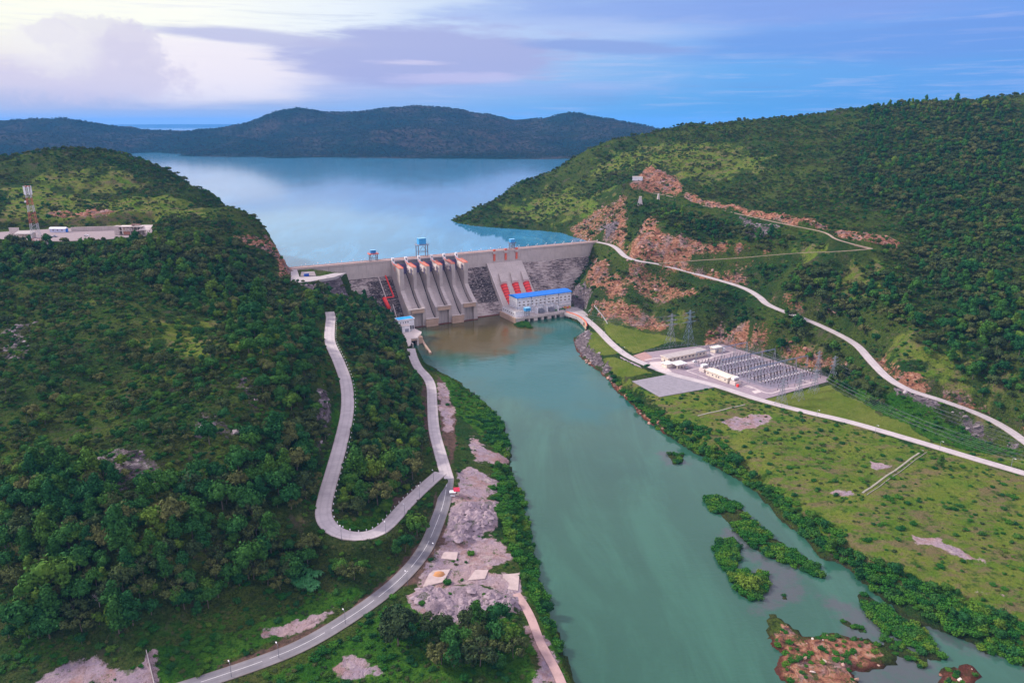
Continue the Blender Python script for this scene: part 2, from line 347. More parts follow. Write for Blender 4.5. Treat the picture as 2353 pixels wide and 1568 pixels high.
# line where the hill meets the dam's faces
for px, py in [(735, 640), (780, 655), (822, 672), (860, 690), (880, 712)]: s, n, z = dam_face(px, py); p = dam(s, n + 2, z - 1); CZ.append(tuple(p))
for px, py in [(1352, 600), (1336, 625), (1322, 648), (1312, 668)]: s, n, z = dam_face(px, py); p = dam(s, n + 2, z - 1); CZ.append(tuple(p))

C = np.array(CZ); 
keep = [0]
for i in range(1, len(C)):
    if np.min(np.hypot(C[keep, 0] - C[i, 0], C[keep, 1] - C[i, 1])) > 9.0: keep.append(i)
C = C[keep]
def tps_fit(C, lam):
    n = len(C); sc = 300.0; P = C[:, :2] / sc
    d2 = ((P[:, None] - P[None]) ** 2).sum(-1); K = 0.5 * d2 * np.log(d2 + 1e-12) + np.eye(n) * lam
    A = np.zeros((n + 3, n + 3)); A[:n, :n] = K; A[:n, n] = 1; A[:n, n + 1:] = P; A[n:, :n] = A[:n, n:].T
    w = np.linalg.solve(A, np.r_[C[:, 2], 0, 0, 0])
    def f(X, Y):
        sh = X.shape; x = X.ravel() / sc; y = Y.ravel() / sc; out = np.empty(x.size)
        for i in range(0, x.size, 20000):
            xx = x[i:i + 20000]; yy = y[i:i + 20000]
            d = (xx[:, None] - P[None, :, 0]) ** 2 + (yy[:, None] - P[None, :, 1]) ** 2
            out[i:i + 20000] = (0.5 * d * np.log(d + 1e-12)) @ w[:n] + w[n] + w[n + 1] * xx + w[n + 2] * yy
        return out.reshape(sh)
    return f
F = tps_fit(C, 2e-4)
gx = np.concatenate([np.arange(-1350, -620, 5.0), np.arange(-620, 760, 2.6), np.arange(760, 1440, 5.0)])
gy = np.concatenate([np.arange(176, 680, 2.4), np.arange(680, 1120, 3.6), np.arange(1120, 1720, 6.5), np.arange(1720, 2400, 25.0)])
GX, GY = np.meshgrid(gx, gy)
cx_ = np.arange(-1360, 1460, 10.0); cy_ = np.arange(165, 2440, 10.0)
CXg, CYg = np.meshgrid(cx_, cy_); Hc = F(CXg, CYg)
def bil(xs, ys, G, X, Y):
    i = np.clip(np.searchsorted(xs, X) - 1, 0, len(xs) - 2); j = np.clip(np.searchsorted(ys, Y) - 1, 0, len(ys) - 2)
    tx = np.clip((X - xs[i]) / (xs[i + 1] - xs[i]), 0, 1); ty = np.clip((Y - ys[j]) / (ys[j + 1] - ys[j]), 0, 1)
    return (G[j, i] * (1 - tx) + G[j, i + 1] * tx) * (1 - ty) + (G[j + 1, i] * (1 - tx) + G[j + 1, i + 1] * tx) * ty
H = bil(cx_, cy_, Hc, GX, GY)
def sstep(a, lo, hi): t = np.clip((a - lo) / (hi - lo), 0, 1); return t * t * (3 - 2 * t)
# value-noise fractal in numpy
def vnoise(X, Y, seed):
    xi = np.floor(X).astype(np.int64); yi = np.floor(Y).astype(np.int64); fx = X - xi; fy = Y - yi
    def h(a, b_): 
        v = (a * 374761393 + b_ * 668265263 + seed * 1442695041) & 0xffffffff; v = ((v ^ (v >> 13)) * 1274126177) & 0xffffffff; return ((v ^ (v >> 16)) & 0xffff) / 65535.0
    u = fx * fx * (3 - 2 * fx); v = fy * fy * (3 - 2 * fy)
    return (h(xi, yi) * (1 - u) + h(xi + 1, yi) * u) * (1 - v) + (h(xi, yi + 1) * (1 - u) + h(xi + 1, yi + 1) * u) * v - 0.5
def fbm(X, Y, s, oct=5, seed=1, ridged=False):
    o = 0; a = 1.0
    for k in range(oct):
        v = vnoise(X / s, Y / s, seed + k); o = o + a * ((0.25 - abs(v)) * 2 if ridged else v); s /= 2.03; a *= 0.52
    return o
# signed distance to a world polygon (negative inside)
def sdist(poly, X, Y, lim=60.0):
    P = np.array([(p[0], p[1]) for p in poly]); x0, y0 = P.min(0) - lim; x1, y1 = P.max(0) + lim
    out = np.full(X.shape, lim); m_ = (X >= x0) & (X <= x1) & (Y >= y0) & (Y <= y1)
    x = X[m_]; y = Y[m_]; d = np.full(x.shape, 1e18); ins = np.zeros(x.shape, bool)
    for i in range(len(P)):
        a = P[i]; b_ = P[(i + 1) % len(P)]; e = b_ - a; L2 = max(e @ e, 1e-9)
        t = np.clip(((x - a[0]) * e[0] + (y - a[1]) * e[1]) / L2, 0, 1)
        d = np.minimum(d, (x - a[0] - t * e[0]) ** 2 + (y - a[1] - t * e[1]) ** 2)
        c = ((a[1] > y) != (b_[1] > y)) & (x < (b_[0] - a[0]) * (y - a[1]) / (b_[1] - a[1] + 1e-12) + a[0]); ins ^= c
    d = np.sqrt(d); out[m_] = np.where(ins, -np.minimum(d, lim), np.minimum(d, lim)); return out
RIVER = [tuple(at_z(px, py, 0))[:2] for px, py in [(938, 770), (950, 800), (975, 832), (1020, 858), (1060, 882), (1095, 912), (1125, 940), (1150, 965), (1160, 1000), (1172, 1045), (1178, 1090), (1195, 1130), (1202, 1180), (1215, 1215), (1222, 1260), (1235, 1310), (1248, 1360), (1262, 1410), (1282, 1460), (1296, 1515), (1315, 1568), (1340, 1640), (1400, 1950),
         (2700, 1950), (2500, 1580), (2352, 1532), (2290, 1495), (2210, 1465), (2130, 1440), (2070, 1408), (2020, 1375), (1985, 1335), (1930, 1295), (1890, 1285), (1850, 1240), (1810, 1200), (1765, 1168), (1740, 1130), (1690, 1095), (1640, 1065), (1590, 1035), (1545, 1005), (1510, 985), (1470, 950), (1430, 910), (1405, 880), (1370, 850), (1335, 820), (1316, 790), (1322, 775), (1340, 766), (1346, 757), (1338, 746), (1300, 728)]]
RIVER += [tuple(dam(300, 30, 0))[:2], tuple(dam(120, 30, 0))[:2]]
LAKE = [tuple(dam(-4, -4, 68))[:2], (-292, 892), (-338, 965), (-440, 1190), (-540, 1370), (-750, 1520), (-1100, 1650), (-1700, 1700), (-1700, 2600), (1800, 2600), (1800, 2150), (900, 2040), (400, 1870), (200, 1710), (60, 1580), (-60, 1420), (-112, 1335)] + \
       [tuple(at_z(px, py, 68))[:2] for px, py in [(1048, 512), (1085, 519), (1120, 522), (1160, 525), (1200, 527), (1245, 529), (1290, 534)]] + [tuple(dam(DAM_LEN + 2, -4, 68))[:2]]
dR = sdist(RIVER, GX, GY, 50); dLk = sdist(LAKE, GX, GY, 60)
rough = sstep(dR, 4, 40) * sstep(dLk, 2, 40)
upl = sstep(H, 14, 40)
H = H + rough * upl * (fbm(GX, GY, 90, 5, 3) * 9.0 + fbm(GX, GY, 46, 4, 9, True) * 3.4) * np.where(GY < 560, 0.75, 1.0)
H = H + rough * (1 - upl) * fbm(GX, GY, 30, 4, 5) * 1.6
# lake shore and river bank
ins = sstep(-dLk, 0, 30)
S_ = (GX - DL.x) * DU.x + (GY - DL.y) * DU.y; N_ = (GX - DL.x) * DN.x + (GY - DL.y) * DN.y
H = np.where(dLk < 0, np.minimum(H, 68 - 0.6 - ins * 10), np.maximum(H, np.where((N_ < -4) & (dLk < 59), 68.6 + 0.3 * np.maximum(dLk, 0), -99)))
dRn = dR + fbm(GX, GY, 14, 3, 21) * 3.0
bank = 0.6 + 0.42 * np.maximum(dRn, 0)
H = np.where(dRn < 0, np.minimum(H, -0.3 - 0.35 * np.minimum(-dRn, 12)), np.where(dRn < 14, np.minimum(H, bank + sstep(dRn, 8, 14) * 40), H))
H = np.where((dRn > 0) & (dRn < 40), np.maximum(H, 0.6 + 0.2 * dRn * 0.5), H)
# islands in the river
ISL = dict(
 main=[(1620, 1140), (1655, 1136), (1700, 1152), (1712, 1180), (1745, 1210), (1790, 1240), (1840, 1268), (1880, 1300), (1905, 1330), (1870, 1322), (1820, 1298), (1770, 1278), (1745, 1262), (1720, 1250), (1690, 1215), (1660, 1185), (1625, 1165)],
 side=[(1650, 1240), (1690, 1235), (1700, 1270), (1690, 1310), (1755, 1312), (1765, 1345), (1740, 1378), (1700, 1368), (1680, 1330), (1655, 1290), (1640, 1268)],
 bars=[(1785, 1335), (1800, 1340), (1812, 1372), (1798, 1375)],
 long=[(1965, 1358), (1990, 1362), (2030, 1390), (2075, 1405), (2110, 1430), (2160, 1490), (2180, 1520), (2140, 1515), (2080, 1475), (2020, 1440), (1985, 1405)],
 mid=[(1925, 1418), (1990, 1440), (1990, 1455), (1950, 1440)],
 mid2=[(2010, 1450), (2060, 1465), (2110, 1500), (2130, 1535), (2090, 1520), (2040, 1490)],
 rocky=[(1765, 1480), (1775, 1410), (1800, 1420), (1840, 1460), (1900, 1455), (1950, 1462), (2000, 1470), (2040, 1490), (2055, 1520), (2000, 1535), (1960, 1540), (1980, 1600), (1830, 1600), (1810, 1570), (1785, 1540), (1800, 1500)],
 east=[(2250, 1470), (2280, 1475), (2285, 1505), (2262, 1512)],
 south=[(2160, 1530), (2230, 1525), (2260, 1550), (2230, 1600), (2150, 1600)],
 tiny=[(1535, 1040), (1570, 1040), (1572, 1062), (1545, 1066)],
 basin=[(1180, 745), (1200, 737), (1215, 741), (1238, 750), (1215, 753), (1190, 751)])
for k, pl in ISL.items():
    d = sdist([tuple(at_z(px, py, 0.5))[:2] for px, py in pl], GX, GY, 12) + fbm(GX, GY, 7, 3, 31) * 2.2
    top = {'rocky': 1.6, 'basin': 1.5}.get(k, 0.75)
    H = np.where(d < 1.5, np.maximum(H, -0.35 + (top + 0.35) * sstep(-d, -1.5, 3.5) + (fbm(GX, GY, 9, 4, 41, True) * 0.9 if k == 'rocky' else 0)), H)
# flat pads (world polygons)
YARD = [tuple(at_z(px, py, 10))[:2] for px, py in [(1452, 818), (1655, 788), (1925, 872), (1740, 921), (1500, 850)]]
GRAVEL = [tuple(at_z(px, py, 10))[:2] for px, py in [(1450, 873), (1545, 856), (1640, 889), (1515, 912)]]
PLATEAU = [(-600, 740), (-330, 760), (-330, 850), (-620, 840)]
PLAT_Z = 117.0
PLATEAU = [tuple(at_z(px, py, PLAT_Z))[:2] for px, py in [(-60, 548), (-60, 530), (180, 521), (345, 515), (352, 530), (355, 545), (260, 552), (160, 556)]]
LEFTPAD = [tuple(at_z(px, py, 73))[:2] for px, py in [(668, 622), (700, 615), (795, 627), (768, 634), (712, 645), (668, 652), (665, 640)]]
def flat(poly, z, soft=10.0, grow=1.0):
    global H
    d = sdist(poly, GX, GY, 40); w = 1 - sstep(d, grow, grow + soft); H = H * (1 - w) + z * w
flat(YARD, 9.6, 8, 2); flat(GRAVEL, 9.6, 5, 1); flat(PLATEAU, PLAT_Z - 0.4, 14, 2); flat(LEFTPAD, 72.4, 6, 0.5)
DECK = [tuple(at_z(px, py, 6))[:2] for px, py in [(1297, 718), (1311, 706), (1335, 706), (1352, 724), (1345, 742), (1338, 742)]]
flat(DECK, 5.6, 6, 0)
# roads cut and fill
def flatten_road(L, hw, drop=0.35, cut=7.0):
    global H
    best = np.full(H.shape, 1e9); zr = np.zeros(H.shape)
    R = hw + cut + 3
    for p in L:
        i0, i1 = np.searchsorted(gx, [p[0] - R, p[0] + R]); j0, j1 = np.searchsorted(gy, [p[1] - R, p[1] + R])
        if i1 <= i0 or j1 <= j0: continue
        d = np.hypot(GX[j0:j1, i0:i1] - p[0], GY[j0:j1, i0:i1] - p[1]); bb = best[j0:j1, i0:i1]; m_ = d < bb
        bb[m_] = d[m_]; zz = zr[j0:j1, i0:i1]; zz[m_] = p[2]
    w = 1 - sstep(best, hw + 2.2, hw + cut); w = np.where(best > R, 0, w)
    H = H * (1 - w) + (zr - drop) * w
    return best
DROAD = np.full(H.shape, 1e9)
for k, L in ROADW.items():
    DROAD = np.minimum(DROAD, flatten_road(L, ROADS[k][0], cut=9.0 if k in ('switchback', 'highroad') else 6.5))
QN = tuple(dam(318, 70, 0))[:2]
nearq = np.hypot(GX - at_z(1325, 740, 0).x, GY - at_z(1325, 740, 0).y) < 60
H = np.where(nearq & (dR < 0.5), np.minimum(H, -1.5), H)
# keep ground out of the dam body
S_ = (GX - DL.x) * DU.x + (GY - DL.y) * DU.y; N_ = (GX - DL.x) * DN.x + (GY - DL.y) * DN.y
H = np.where((S_ > 3) & (S_ < DAM_LEN - 3) & (N_ > -14) & (N_ < 3), np.minimum(H, 55), H)
H = np.where((S_ > 110) & (S_ < 335) & (N_ > -10) & (N_ < 49), np.minimum(H, -3), H)
HZ = lambda x, y: float(bil(gx, gy, H, np.array([x]), np.array([y]))[0])
def HZa(x, y): return bil(gx, gy, H, np.asarray(x, float), np.asarray(y, float))
def drape(px, py, t0=200, t1=2300):
    d = ray(px, py); t = np.arange(t0, t1, 1.5); x = d[0] * t; y = d[1] * t; z = HC + d[2] * t
    h = HZa(x, y); k = np.argmax((z <= h) & (y > gy[0]))
    if k == 0: return None
    return Vector((x[k], y[k], h[k]))
def dpoly(pts): 
    P = [drape(*p) for p in pts]; return [(p.x, p.y) for p in P if p is not None]
# ---------------------------------------------------------------- ground zones (all stored per world point)
ZN = {}
wob = fbm(GX, GY, 16, 4, 77)
wob = wob + 0.45 * fbm(GX, GY, 5, 3, 177)
def zone(name, pts, soft=2.5, amt=1.0, wobble=4.0, world=None):
    poly = world if world else dpoly(pts)
    if len(poly) < 3: print('bad zone', name, pts[:2]); return
    d = sdist(poly, GX, GY, 30) + wob * wobble
    w = (1 - sstep(d, -soft, soft)) * amt
    ZN[name] = np.maximum(ZN.get(name, np.zeros(H.shape)), w)
for n_ in ('lawn', 'grass', 'red', 'rock', 'pink', 'dirt', 'lush'): ZN[n_] = np.zeros(H.shape)
zone('lawn', [(1390, 750), (1409, 748), (1481, 765), (1529, 771), (1570, 783), (1481, 806), (1454, 814), (1409, 781), (1392, 762)], 1.2, 1, 1)
zone('lawn', [(1348, 762), (1375, 765), (1405, 795), (1430, 812), (1395, 815), (1375, 818), (1352, 800), (1346, 775)], 1.2, 1, 1)
zone('lawn', [(1409, 822), (1475, 846), (1500, 858), (1440, 866), (1409, 862), (1385, 830)], 2, 1, 3)
zone('lawn', [(1756, 919), (1875, 889), (1908, 886), (1940, 912), (2023, 953), (2088, 981), (2138, 1014), (2105, 1012), (2006, 982), (1875, 948), (1783, 927)], 1.5, 1, 2)
zone('grass', [(2138, 1016), (2250, 1037), (2352, 1058), (2352, 1078), (2200, 1040), (2105, 1012)], 2, 1, 3)
zone('lush', [(1935, 892), (2100, 928), (2200, 975), (2300, 1020), (2345, 1042), (2250, 1037), (2150, 1015), (2088, 980), (2023, 953)], 3, 1, 5)
zone('grass', [(1410, 870), (1500, 905), (1640, 895), (1740, 925), (1950, 975), (2352, 1092), (2500, 1200), (2500, 1500), (2352, 1500), (2150, 1410), (1990, 1310), (1850, 1210), (1700, 1090), (1560, 990)], 4, .8, 6)
zone('grass', [(20, 455), (180, 462), (330, 450), (440, 470), (470, 500), (360, 512), (180, 518), (0, 520)], 8, 1, 10)
zone('grass', [(0, 430), (120, 440), (240, 460), (60, 475)], 8, 1, 10)
for P in ([(330, 780), (420, 735), (520, 760), (560, 850), (480, 860), (380, 830)], [(1400, 350), (1560, 330), (1760, 350), (1780, 400), (1600, 420), (1480, 385), (1350, 400)], [(1150, 460), (1290, 430), (1400, 440), (1350, 500), (1180, 500)],
          [(60, 395), (260, 385), (380, 420), (260, 450), (80, 430)], [(1780, 770), (1860, 780), (1930, 825), (1860, 815)], [(1820, 560), (1880, 545), (1910, 560), (1860, 575)], [(350, 1170), (430, 1130), (480, 1190), (400, 1230)], [(1380, 690), (1560, 740), (1540, 760), (1400, 735)],
          [(1850, 560), (1960, 590), (2060, 640), (2000, 700), (1880, 640)], [(2000, 740), (2150, 800), (2330, 940), (2200, 900), (2060, 840)]):
    zone('grass', P, 26, .70, 52)
zone('lush', [(330, 1490), (560, 1440), (700, 1380), (820, 1340), (870, 1350), (790, 1400), (600, 1500), (450, 1560), (350, 1570)], 4, .8, 6)
zone('lush', [(0, 1470), (250, 1450), (520, 1400), (640, 1380), (560, 1450), (330, 1500), (180, 1510), (0, 1560)], 5, .5, 6)
zone('lush', [(1010, 862), (1060, 885), (1150, 965), (1172, 1045), (1150, 1060), (1110, 1010), (1045, 950)], 3, 1, 4)
zone('lush', [(1150, 1060), (1195, 1130), (1215, 1230), (1240, 1340), (1262, 1410), (1310, 1568), (1290, 1568), (1240, 1440), (1190, 1300), (1150, 1180)], 3, 1, 4)
zone('lush', [(560, 1568), (700, 1510), (850, 1420), (950, 1390), (1180, 1410), (1230, 1500), (1240, 1568)], 5, .8, 6)
zone('lush', [(808, 860), (825, 900), (830, 960), (800, 1010), (805, 930)], 2, 1, 2)
zone('lush', [(755, 1195), (790, 1222), (860, 1215), (910, 1160), (900, 1140), (850, 1190), (790, 1195)], 2, 1, 2)
zone('lush', [(738, 1180), (730, 1120), (748, 1040), (768, 950), (775, 870), (765, 830), (772, 900), (782, 960), (760, 1060), (742, 1130)], 2, 1, 2)
RED = [([(1440, 431), (1486, 386), (1519, 393), (1548, 406), (1574, 438), (1561, 447), (1519, 443)], 1.0), ([(1566, 452), (1574, 437), (1601, 454), (1683, 471), (1732, 484), (1775, 490), (1831, 500), (1903, 520), (1908, 532), (1831, 517), (1699, 488), (1601, 467)], 1.0),
       ([(1912, 529), (1946, 532), (2028, 540), (2063, 556), (2061, 568), (2011, 563), (1920, 545)], 1.0), ([(1443, 594), (1446, 567), (1472, 530), (1486, 503), (1519, 534), (1545, 545), (1601, 552), (1690, 560), (1781, 570), (1781, 579), (1700, 582), (1617, 588), (1499, 600)], .85),
       ([(1499, 606), (1561, 607), (1617, 626), (1709, 639), (1716, 651), (1650, 648), (1568, 625)], 0.9), ([(1338, 715), (1374, 685), (1427, 692), (1519, 728), (1551, 754), (1519, 764), (1436, 745), (1380, 735)], .62),
       ([(1617, 790), (1625, 765), (1660, 752), (1732, 757), (1782, 785), (1847, 812), (1926, 832), (1945, 855), (1913, 862), (1814, 825), (1716, 804)], .85), ([(1775, 690), (1831, 708), (1929, 708), (1940, 735), (1897, 733), (1830, 718)], .7),
       ([(1395, 520), (1440, 500), (1440, 590), (1410, 560), (1385, 545)], .75), ([(1340, 560), (1300, 530), (1390, 470), (1440, 450), (1440, 500), (1390, 530)], .55), ([(605, 535), (628, 560), (655, 590), (668, 612), (640, 605), (600, 565)], .9), ([(110, 487), (230, 484), (280, 492), (230, 503), (120, 500)], .9),
       ([(636, 605), (647, 588), (662, 598), (666, 632), (656, 645), (643, 632)], 1.0), ([(530, 545), (600, 548), (640, 590), (610, 580), (560, 560)], .7), ([(1970, 800), (2010, 835), (2060, 878), (2120, 898), (2200, 925), (2300, 965), (2352, 1000), (2352, 985), (2250, 930), (2130, 885), (2050, 850), (2000, 800)], .8),
       ([(1310, 780), (1325, 800), (1350, 835), (1400, 882), (1440, 925), (1480, 965), (1520, 992), (1515, 985), (1470, 945), (1420, 890), (1370, 845), (1330, 805)], 1.0),
       ([(1360, 590), (1400, 610), (1450, 680), (1400, 700), (1340, 650)], .68), ([(1440, 600), (1520, 630), (1620, 680), (1500, 700), (1430, 650)], .58), ([(1620, 600), (1700, 596), (1760, 600), (1700, 620)], .5)]
for P, a in RED: zone('red', P, 6, min(1.05, a * 1.02), 6)
for P, a in [([(1310, 662), (1341, 656), (1372, 669), (1368, 691), (1345, 707), (1323, 705), (1311, 690)], 1), ([(1368, 536), (1387, 519), (1420, 513), (1412, 535), (1395, 542)], 1), ([(690, 655), (740, 645), (763, 640), (800, 680), (820, 700), (763, 682), (720, 668)], 1),
             ([(740, 880), (750, 900), (752, 990), (742, 1060), (735, 1060), (733, 960)], .9), ([(535, 850), (600, 880), (600, 960), (560, 940)], .5), ([(220, 1050), (330, 1030), (400, 1090), (370, 1120), (240, 1130)], .6), ([(440, 940), (560, 990), (540, 1020), (450, 1000)], .45), ([(0, 760), (80, 740), (60, 820), (0, 830)], .5), ([(1700, 500), (1790, 520), (1760, 550), (1700, 540)], .6), ([(340, 600), (420, 590), (400, 630), (350, 640)], .35),
             ([(1346, 757), (1360, 762), (1350, 800), (1400, 850), (1415, 880), (1380, 850), (1335, 815), (1318, 790)], 1), ([(2040, 885), (2200, 940), (2340, 1020), (2330, 1035), (2200, 960), (2060, 910)], .75), ([(1850, 560), (1880, 545), (1900, 560), (1860, 574)], .3), ([(880, 690), (905, 735), (930, 790), (915, 790), (880, 730)], .5)]:
    zone('rock', P, 3, a, 5)
for P in ([(1032, 1249), (1131, 1230), (1173, 1282), (1124, 1315), (1193, 1318), (1190, 1368), (1108, 1348), (976, 1351), (960, 1348), (1003, 1282), (1010, 1250)], [(1035, 1167), (1091, 1154), (1144, 1154), (1137, 1210), (1081, 1249), (1026, 1246), (1022, 1210)],
          [(945, 1370), (983, 1348), (1100, 1350), (1185, 1381), (1173, 1410), (1108, 1430), (996, 1433), (960, 1400)], [(1188, 1362), (1224, 1410), (1240, 1460), (1278, 1508), (1300, 1570), (1240, 1570), (1220, 1465), (1204, 1424)],
          [(1049, 1095), (1081, 1072), (1147, 1105), (1141, 1131), (1085, 1155), (1040, 1155)], [(763, 1541), (786, 1496), (851, 1512), (868, 1545), (800, 1558)], [(600, 1452), (700, 1423), (770, 1392), (785, 1405), (700, 1455), (620, 1468)], [(80, 1580), (170, 1530), (230, 1512), (300, 1562), (352, 1490), (354, 1580)],
          [(1005, 880), (1020, 880), (1042, 930), (1046, 988), (1020, 992), (1008, 930)], [(1657, 972), (1722, 950), (1780, 952), (1770, 970), (1698, 991)], [(2085, 1228), (2154, 1234), (2203, 1260), (2279, 1297), (2220, 1292), (2154, 1262), (2100, 1250)], [(1080, 1000), (1120, 1030), (1170, 1060), (1150, 1075), (1090, 1060)],
          [(2250, 1358), (2300, 1368), (2290, 1375), (2240, 1364)], [(1930, 1125), (1960, 1132), (1950, 1140), (1915, 1132)], [(2000, 1062), (2040, 1070), (2010, 1078)]):
    zone('pink', P, 3, 1, 4)
zone('dirt', [(1022, 1170), (1030, 1250), (1000, 1270), (985, 1290), (960, 1340), (900, 1350), (850, 1390), (700, 1480), (520, 1550), (500, 1530), (650, 1470), (760, 1425), (850, 1360), (920, 1300), (965, 1240), (990, 1190), (1000, 1130)], 3, 1, 3)
zone('dirt', [(968, 865), (980, 880), (985, 960), (1003, 1045), (995, 1050), (972, 960), (965, 900)], 2, 1, 2)
zone('dirt', [(905, 1150), (960, 1110), (1003, 1070), (985, 1090), (930, 1150), (900, 1170)], 2, .9, 2)
zone('dirt', [(1003, 860), (1020, 880), (1050, 950), (1050, 1000), (1040, 1090), (1030, 1050), (1008, 980)], 2, .8, 2)
zone('dirt', [(900, 1000), (1, 1)] and [(1560, 1000), (1700, 1010), (1950, 1080), (2100, 1040), (1990, 1130), (1850, 1080), (1700, 1040)], 6, .35, 10)
for k in ('rocky',):
    zone('red', None, 3, .66, 6, world=[tuple(at_z(px, py, 1))[:2] for px, py in ISL[k]])
zone('red', None, 2, .55, 4, world=[tuple(at_z(px, py, 1))[:2] for px, py in ISL['south']])
zone('grass', None, 2, 1, 3, world=[tuple(at_z(px, py, 1))[:2] for px, py in ISL['basin']])
ZN['road'] = 1 - sstep(DROAD, 4.5, 9.0)
ZN['heap'] = np.zeros(H.shape)
# lumpy spoil heaps
for P in ([(1035, 1167), (1091, 1154), (1144, 1154), (1137, 1210), (1081, 1249), (1026, 1246)], [(945, 1370), (983, 1348), (1100, 1350), (1185, 1381), (1173, 1410), (1108, 1430), (996, 1433)]):
    d = sdist(dpoly(P), GX, GY, 20); w = 1 - sstep(d, -2, 2)
    H += w * np.maximum(-.3, fbm(GX, GY, 9.5, 2, 61) * 7.0 + 0.7); ZN['heap'] = np.maximum(ZN['heap'], w)
rg = np.clip(ZN['red'] + ZN['rock'], 0, 1) * (DROAD > 7) * (dR > 1)
H += rg * (fbm(GX, GY, 14, 4, 88, True) * 2.4)

# ---------------------------------------------------------------- ground mesh
nyy, nxx = H.shape
me = bpy.data.meshes.new('ground')
co = np.stack([GX, GY, H], -1).reshape(-1, 3)
idx = np.arange(nyy * nxx).reshape(nyy, nxx)
q = np.stack([idx[:-1, :-1], idx[:-1, 1:], idx[1:, 1:], idx[1:, :-1]], -1).reshape(-1, 4)
# leave out cells that lie far beyond the sides of the view or deep under the lake
cxm = (GX[:-1, :-1]).ravel(); cym = GY[:-1, :-1].ravel(); hm = H[1:, 1:].ravel()
kp = (np.abs(cxm) < 0.78 * cym + 230) & ~((hm < 57) & (dLk[:-1, :-1].ravel() < -40))
q = q[kp]
used = np.zeros(len(co), bool); used[q.ravel()] = True; remap = np.cumsum(used) - 1; q = remap[q]; co = co[used]
me.vertices.add(len(co)); me.vertices.foreach_set('co', co.ravel())
me.loops.add(q.size); me.loops.foreach_set('vertex_index', q.ravel().astype(np.int32))
me.polygons.add(len(q)); me.polygons.foreach_set('loop_start', np.arange(0, q.size, 4, dtype=np.int32))
me.polygons.foreach_set('use_smooth', np.ones(len(q), bool)); me.update(calc_edges=True); me.validate()
for k, v in ZN.items():
    a = me.attributes.new('z_' + k, 'FLOAT', 'POINT'); a.data.foreach_set('value', v.reshape(-1)[used].astype(np.float32))
def ground_fn(nb, p):
    o = nb.pos()
    big = nb.noise(o, 0.011, 5, 0.6); med = nb.noise(o, 0.05, 5, 0.65); fine = nb.noise(o, 0.35, 5, 0.7); vf = nb.noise(o, 1.3, 4, 0.7)
    c = nb.mix(nb.sm(big, 0.38, 0.62), (0.020, 0.060, 0.016), (0.075, 0.108, 0.020))
    c = nb.mix(nb.mul(nb.sm(med, 0.45, 0.7), 0.7), c, (0.085, 0.085, 0.030))
    c = nb.mix(nb.sm(fine, 0.42, 0.72), c, (0.022, 0.042, 0.012))
    tuft = nb.noise(o, 0.9, 5, 0.75); c = nb.mix(nb.mul(nb.sm(tuft, 0.48, 0.60), 0.75), c, (0.014, 0.030, 0.008)); c = nb.mix(nb.mul(nb.sm(nb.noise(o, 0.55, 5, 0.8), 0.55, 0.66), 0.5), c, (0.12, 0.12, 0.045)); c = nb.mix(nb.mul(nb.sm(nb.noise(o, 0.035, 6, 0.75), 0.56, 0.66), 0.6), c, (0.10, 0.075, 0.06))
    def z(n_, wob_=0.55, src=None):
        return nb.sm(nb.add(nb.attr('z_' + n_), nb.mul(nb.sub(src or fine, 0.5), wob_ * 2)), 0.38, 0.62)
    g = nb.mix(nb.sm(med, 0.35, 0.65), (0.090, 0.165, 0.018), (0.165, 0.190, 0.034)); g = nb.mix(nb.sm(fine, 0.48, 0.74), g, (0.055, 0.105, 0.014))
    g = nb.mix(nb.mul(nb.sm(nb.noise(nb.scale(o, (1, 1.8, 1), (0, 0, .5)), 0.05, 6, 0.78), 0.47, 0.60), 0.75), g, (0.185, 0.125, 0.080)); g = nb.mix(nb.mul(nb.sm(nb.noise(o, 0.13, 5, 0.7), 0.52, 0.64), 0.8), g, (0.030, 0.075, 0.014)); g = nb.mix(nb.mul(nb.sm(nb.noise(o, 0.03, 4, 0.6), 0.55, 0.68), 0.5), g, (0.17, 0.19, 0.035))
    g = nb.mix(nb.mul(nb.sm(tuft, 0.52, 0.64), 0.4), g, (0.03, 0.07, 0.012)); c = nb.mix(z('grass', 0.5), c, g)
    l = nb.mix(nb.sm(med, 0.35, 0.65), (0.030, 0.110, 0.012), (0.070, 0.160, 0.020)); l = nb.mix(nb.sm(fine, 0.45, 0.7), l, (0.018, 0.060, 0.010))
    l = nb.mix(nb.mul(nb.sm(tuft, 0.48, 0.60), 0.65), l, (0.012, 0.045, 0.008)); c = nb.mix(z('lush', 0.5), c, l)
    lw = nb.mix(nb.sm(med, 0.3, 0.7), (0.100, 0.150, 0.020), (0.165, 0.185, 0.040)); lw = nb.mix(nb.mul(nb.sm(vf, 0.4, 0.7), 0.35), lw, (0.07, 0.11, 0.02))
    c = nb.mix(z('lawn', 0.12), c, lw)
    d_ = nb.mix(nb.sm(fine, 0.35, 0.65), (0.16, 0.095, 0.075), (0.085, 0.060, 0.045))
    c = nb.mix(z('dirt', 0.4), c, d_)
    # broken rock faces: stretched strata
    st = nb.noise(nb.scale(o, (0.5, 0.5, 1.6), (0.5, 0.3, 0.4)), 0.28, 6, 0.7, 1.2)
    r1 = nb.ramp(st, [(0.34, (0.045, 0.028, 0.026)), (0.44, (0.20, 0.085, 0.055)), (0.54, (0.38, 0.175, 0.105)), (0.68, (0.47, 0.31, 0.23))])
    r1 = nb.mix(nb.mul(nb.sm(med, 0.50, 0.62), 0.7), r1, nb.ramp(st, [(0.35, (0.06, 0.045, 0.05)), (0.5, (0.22, 0.16, 0.17)), (0.66, (0.38, 0.30, 0.30))])); r1 = nb.mix(nb.mul(nb.sm(nb.noise(o, 0.13, 5, 0.7), 0.55, 0.62), 0.85), r1, (0.04, 0.07, 0.02))
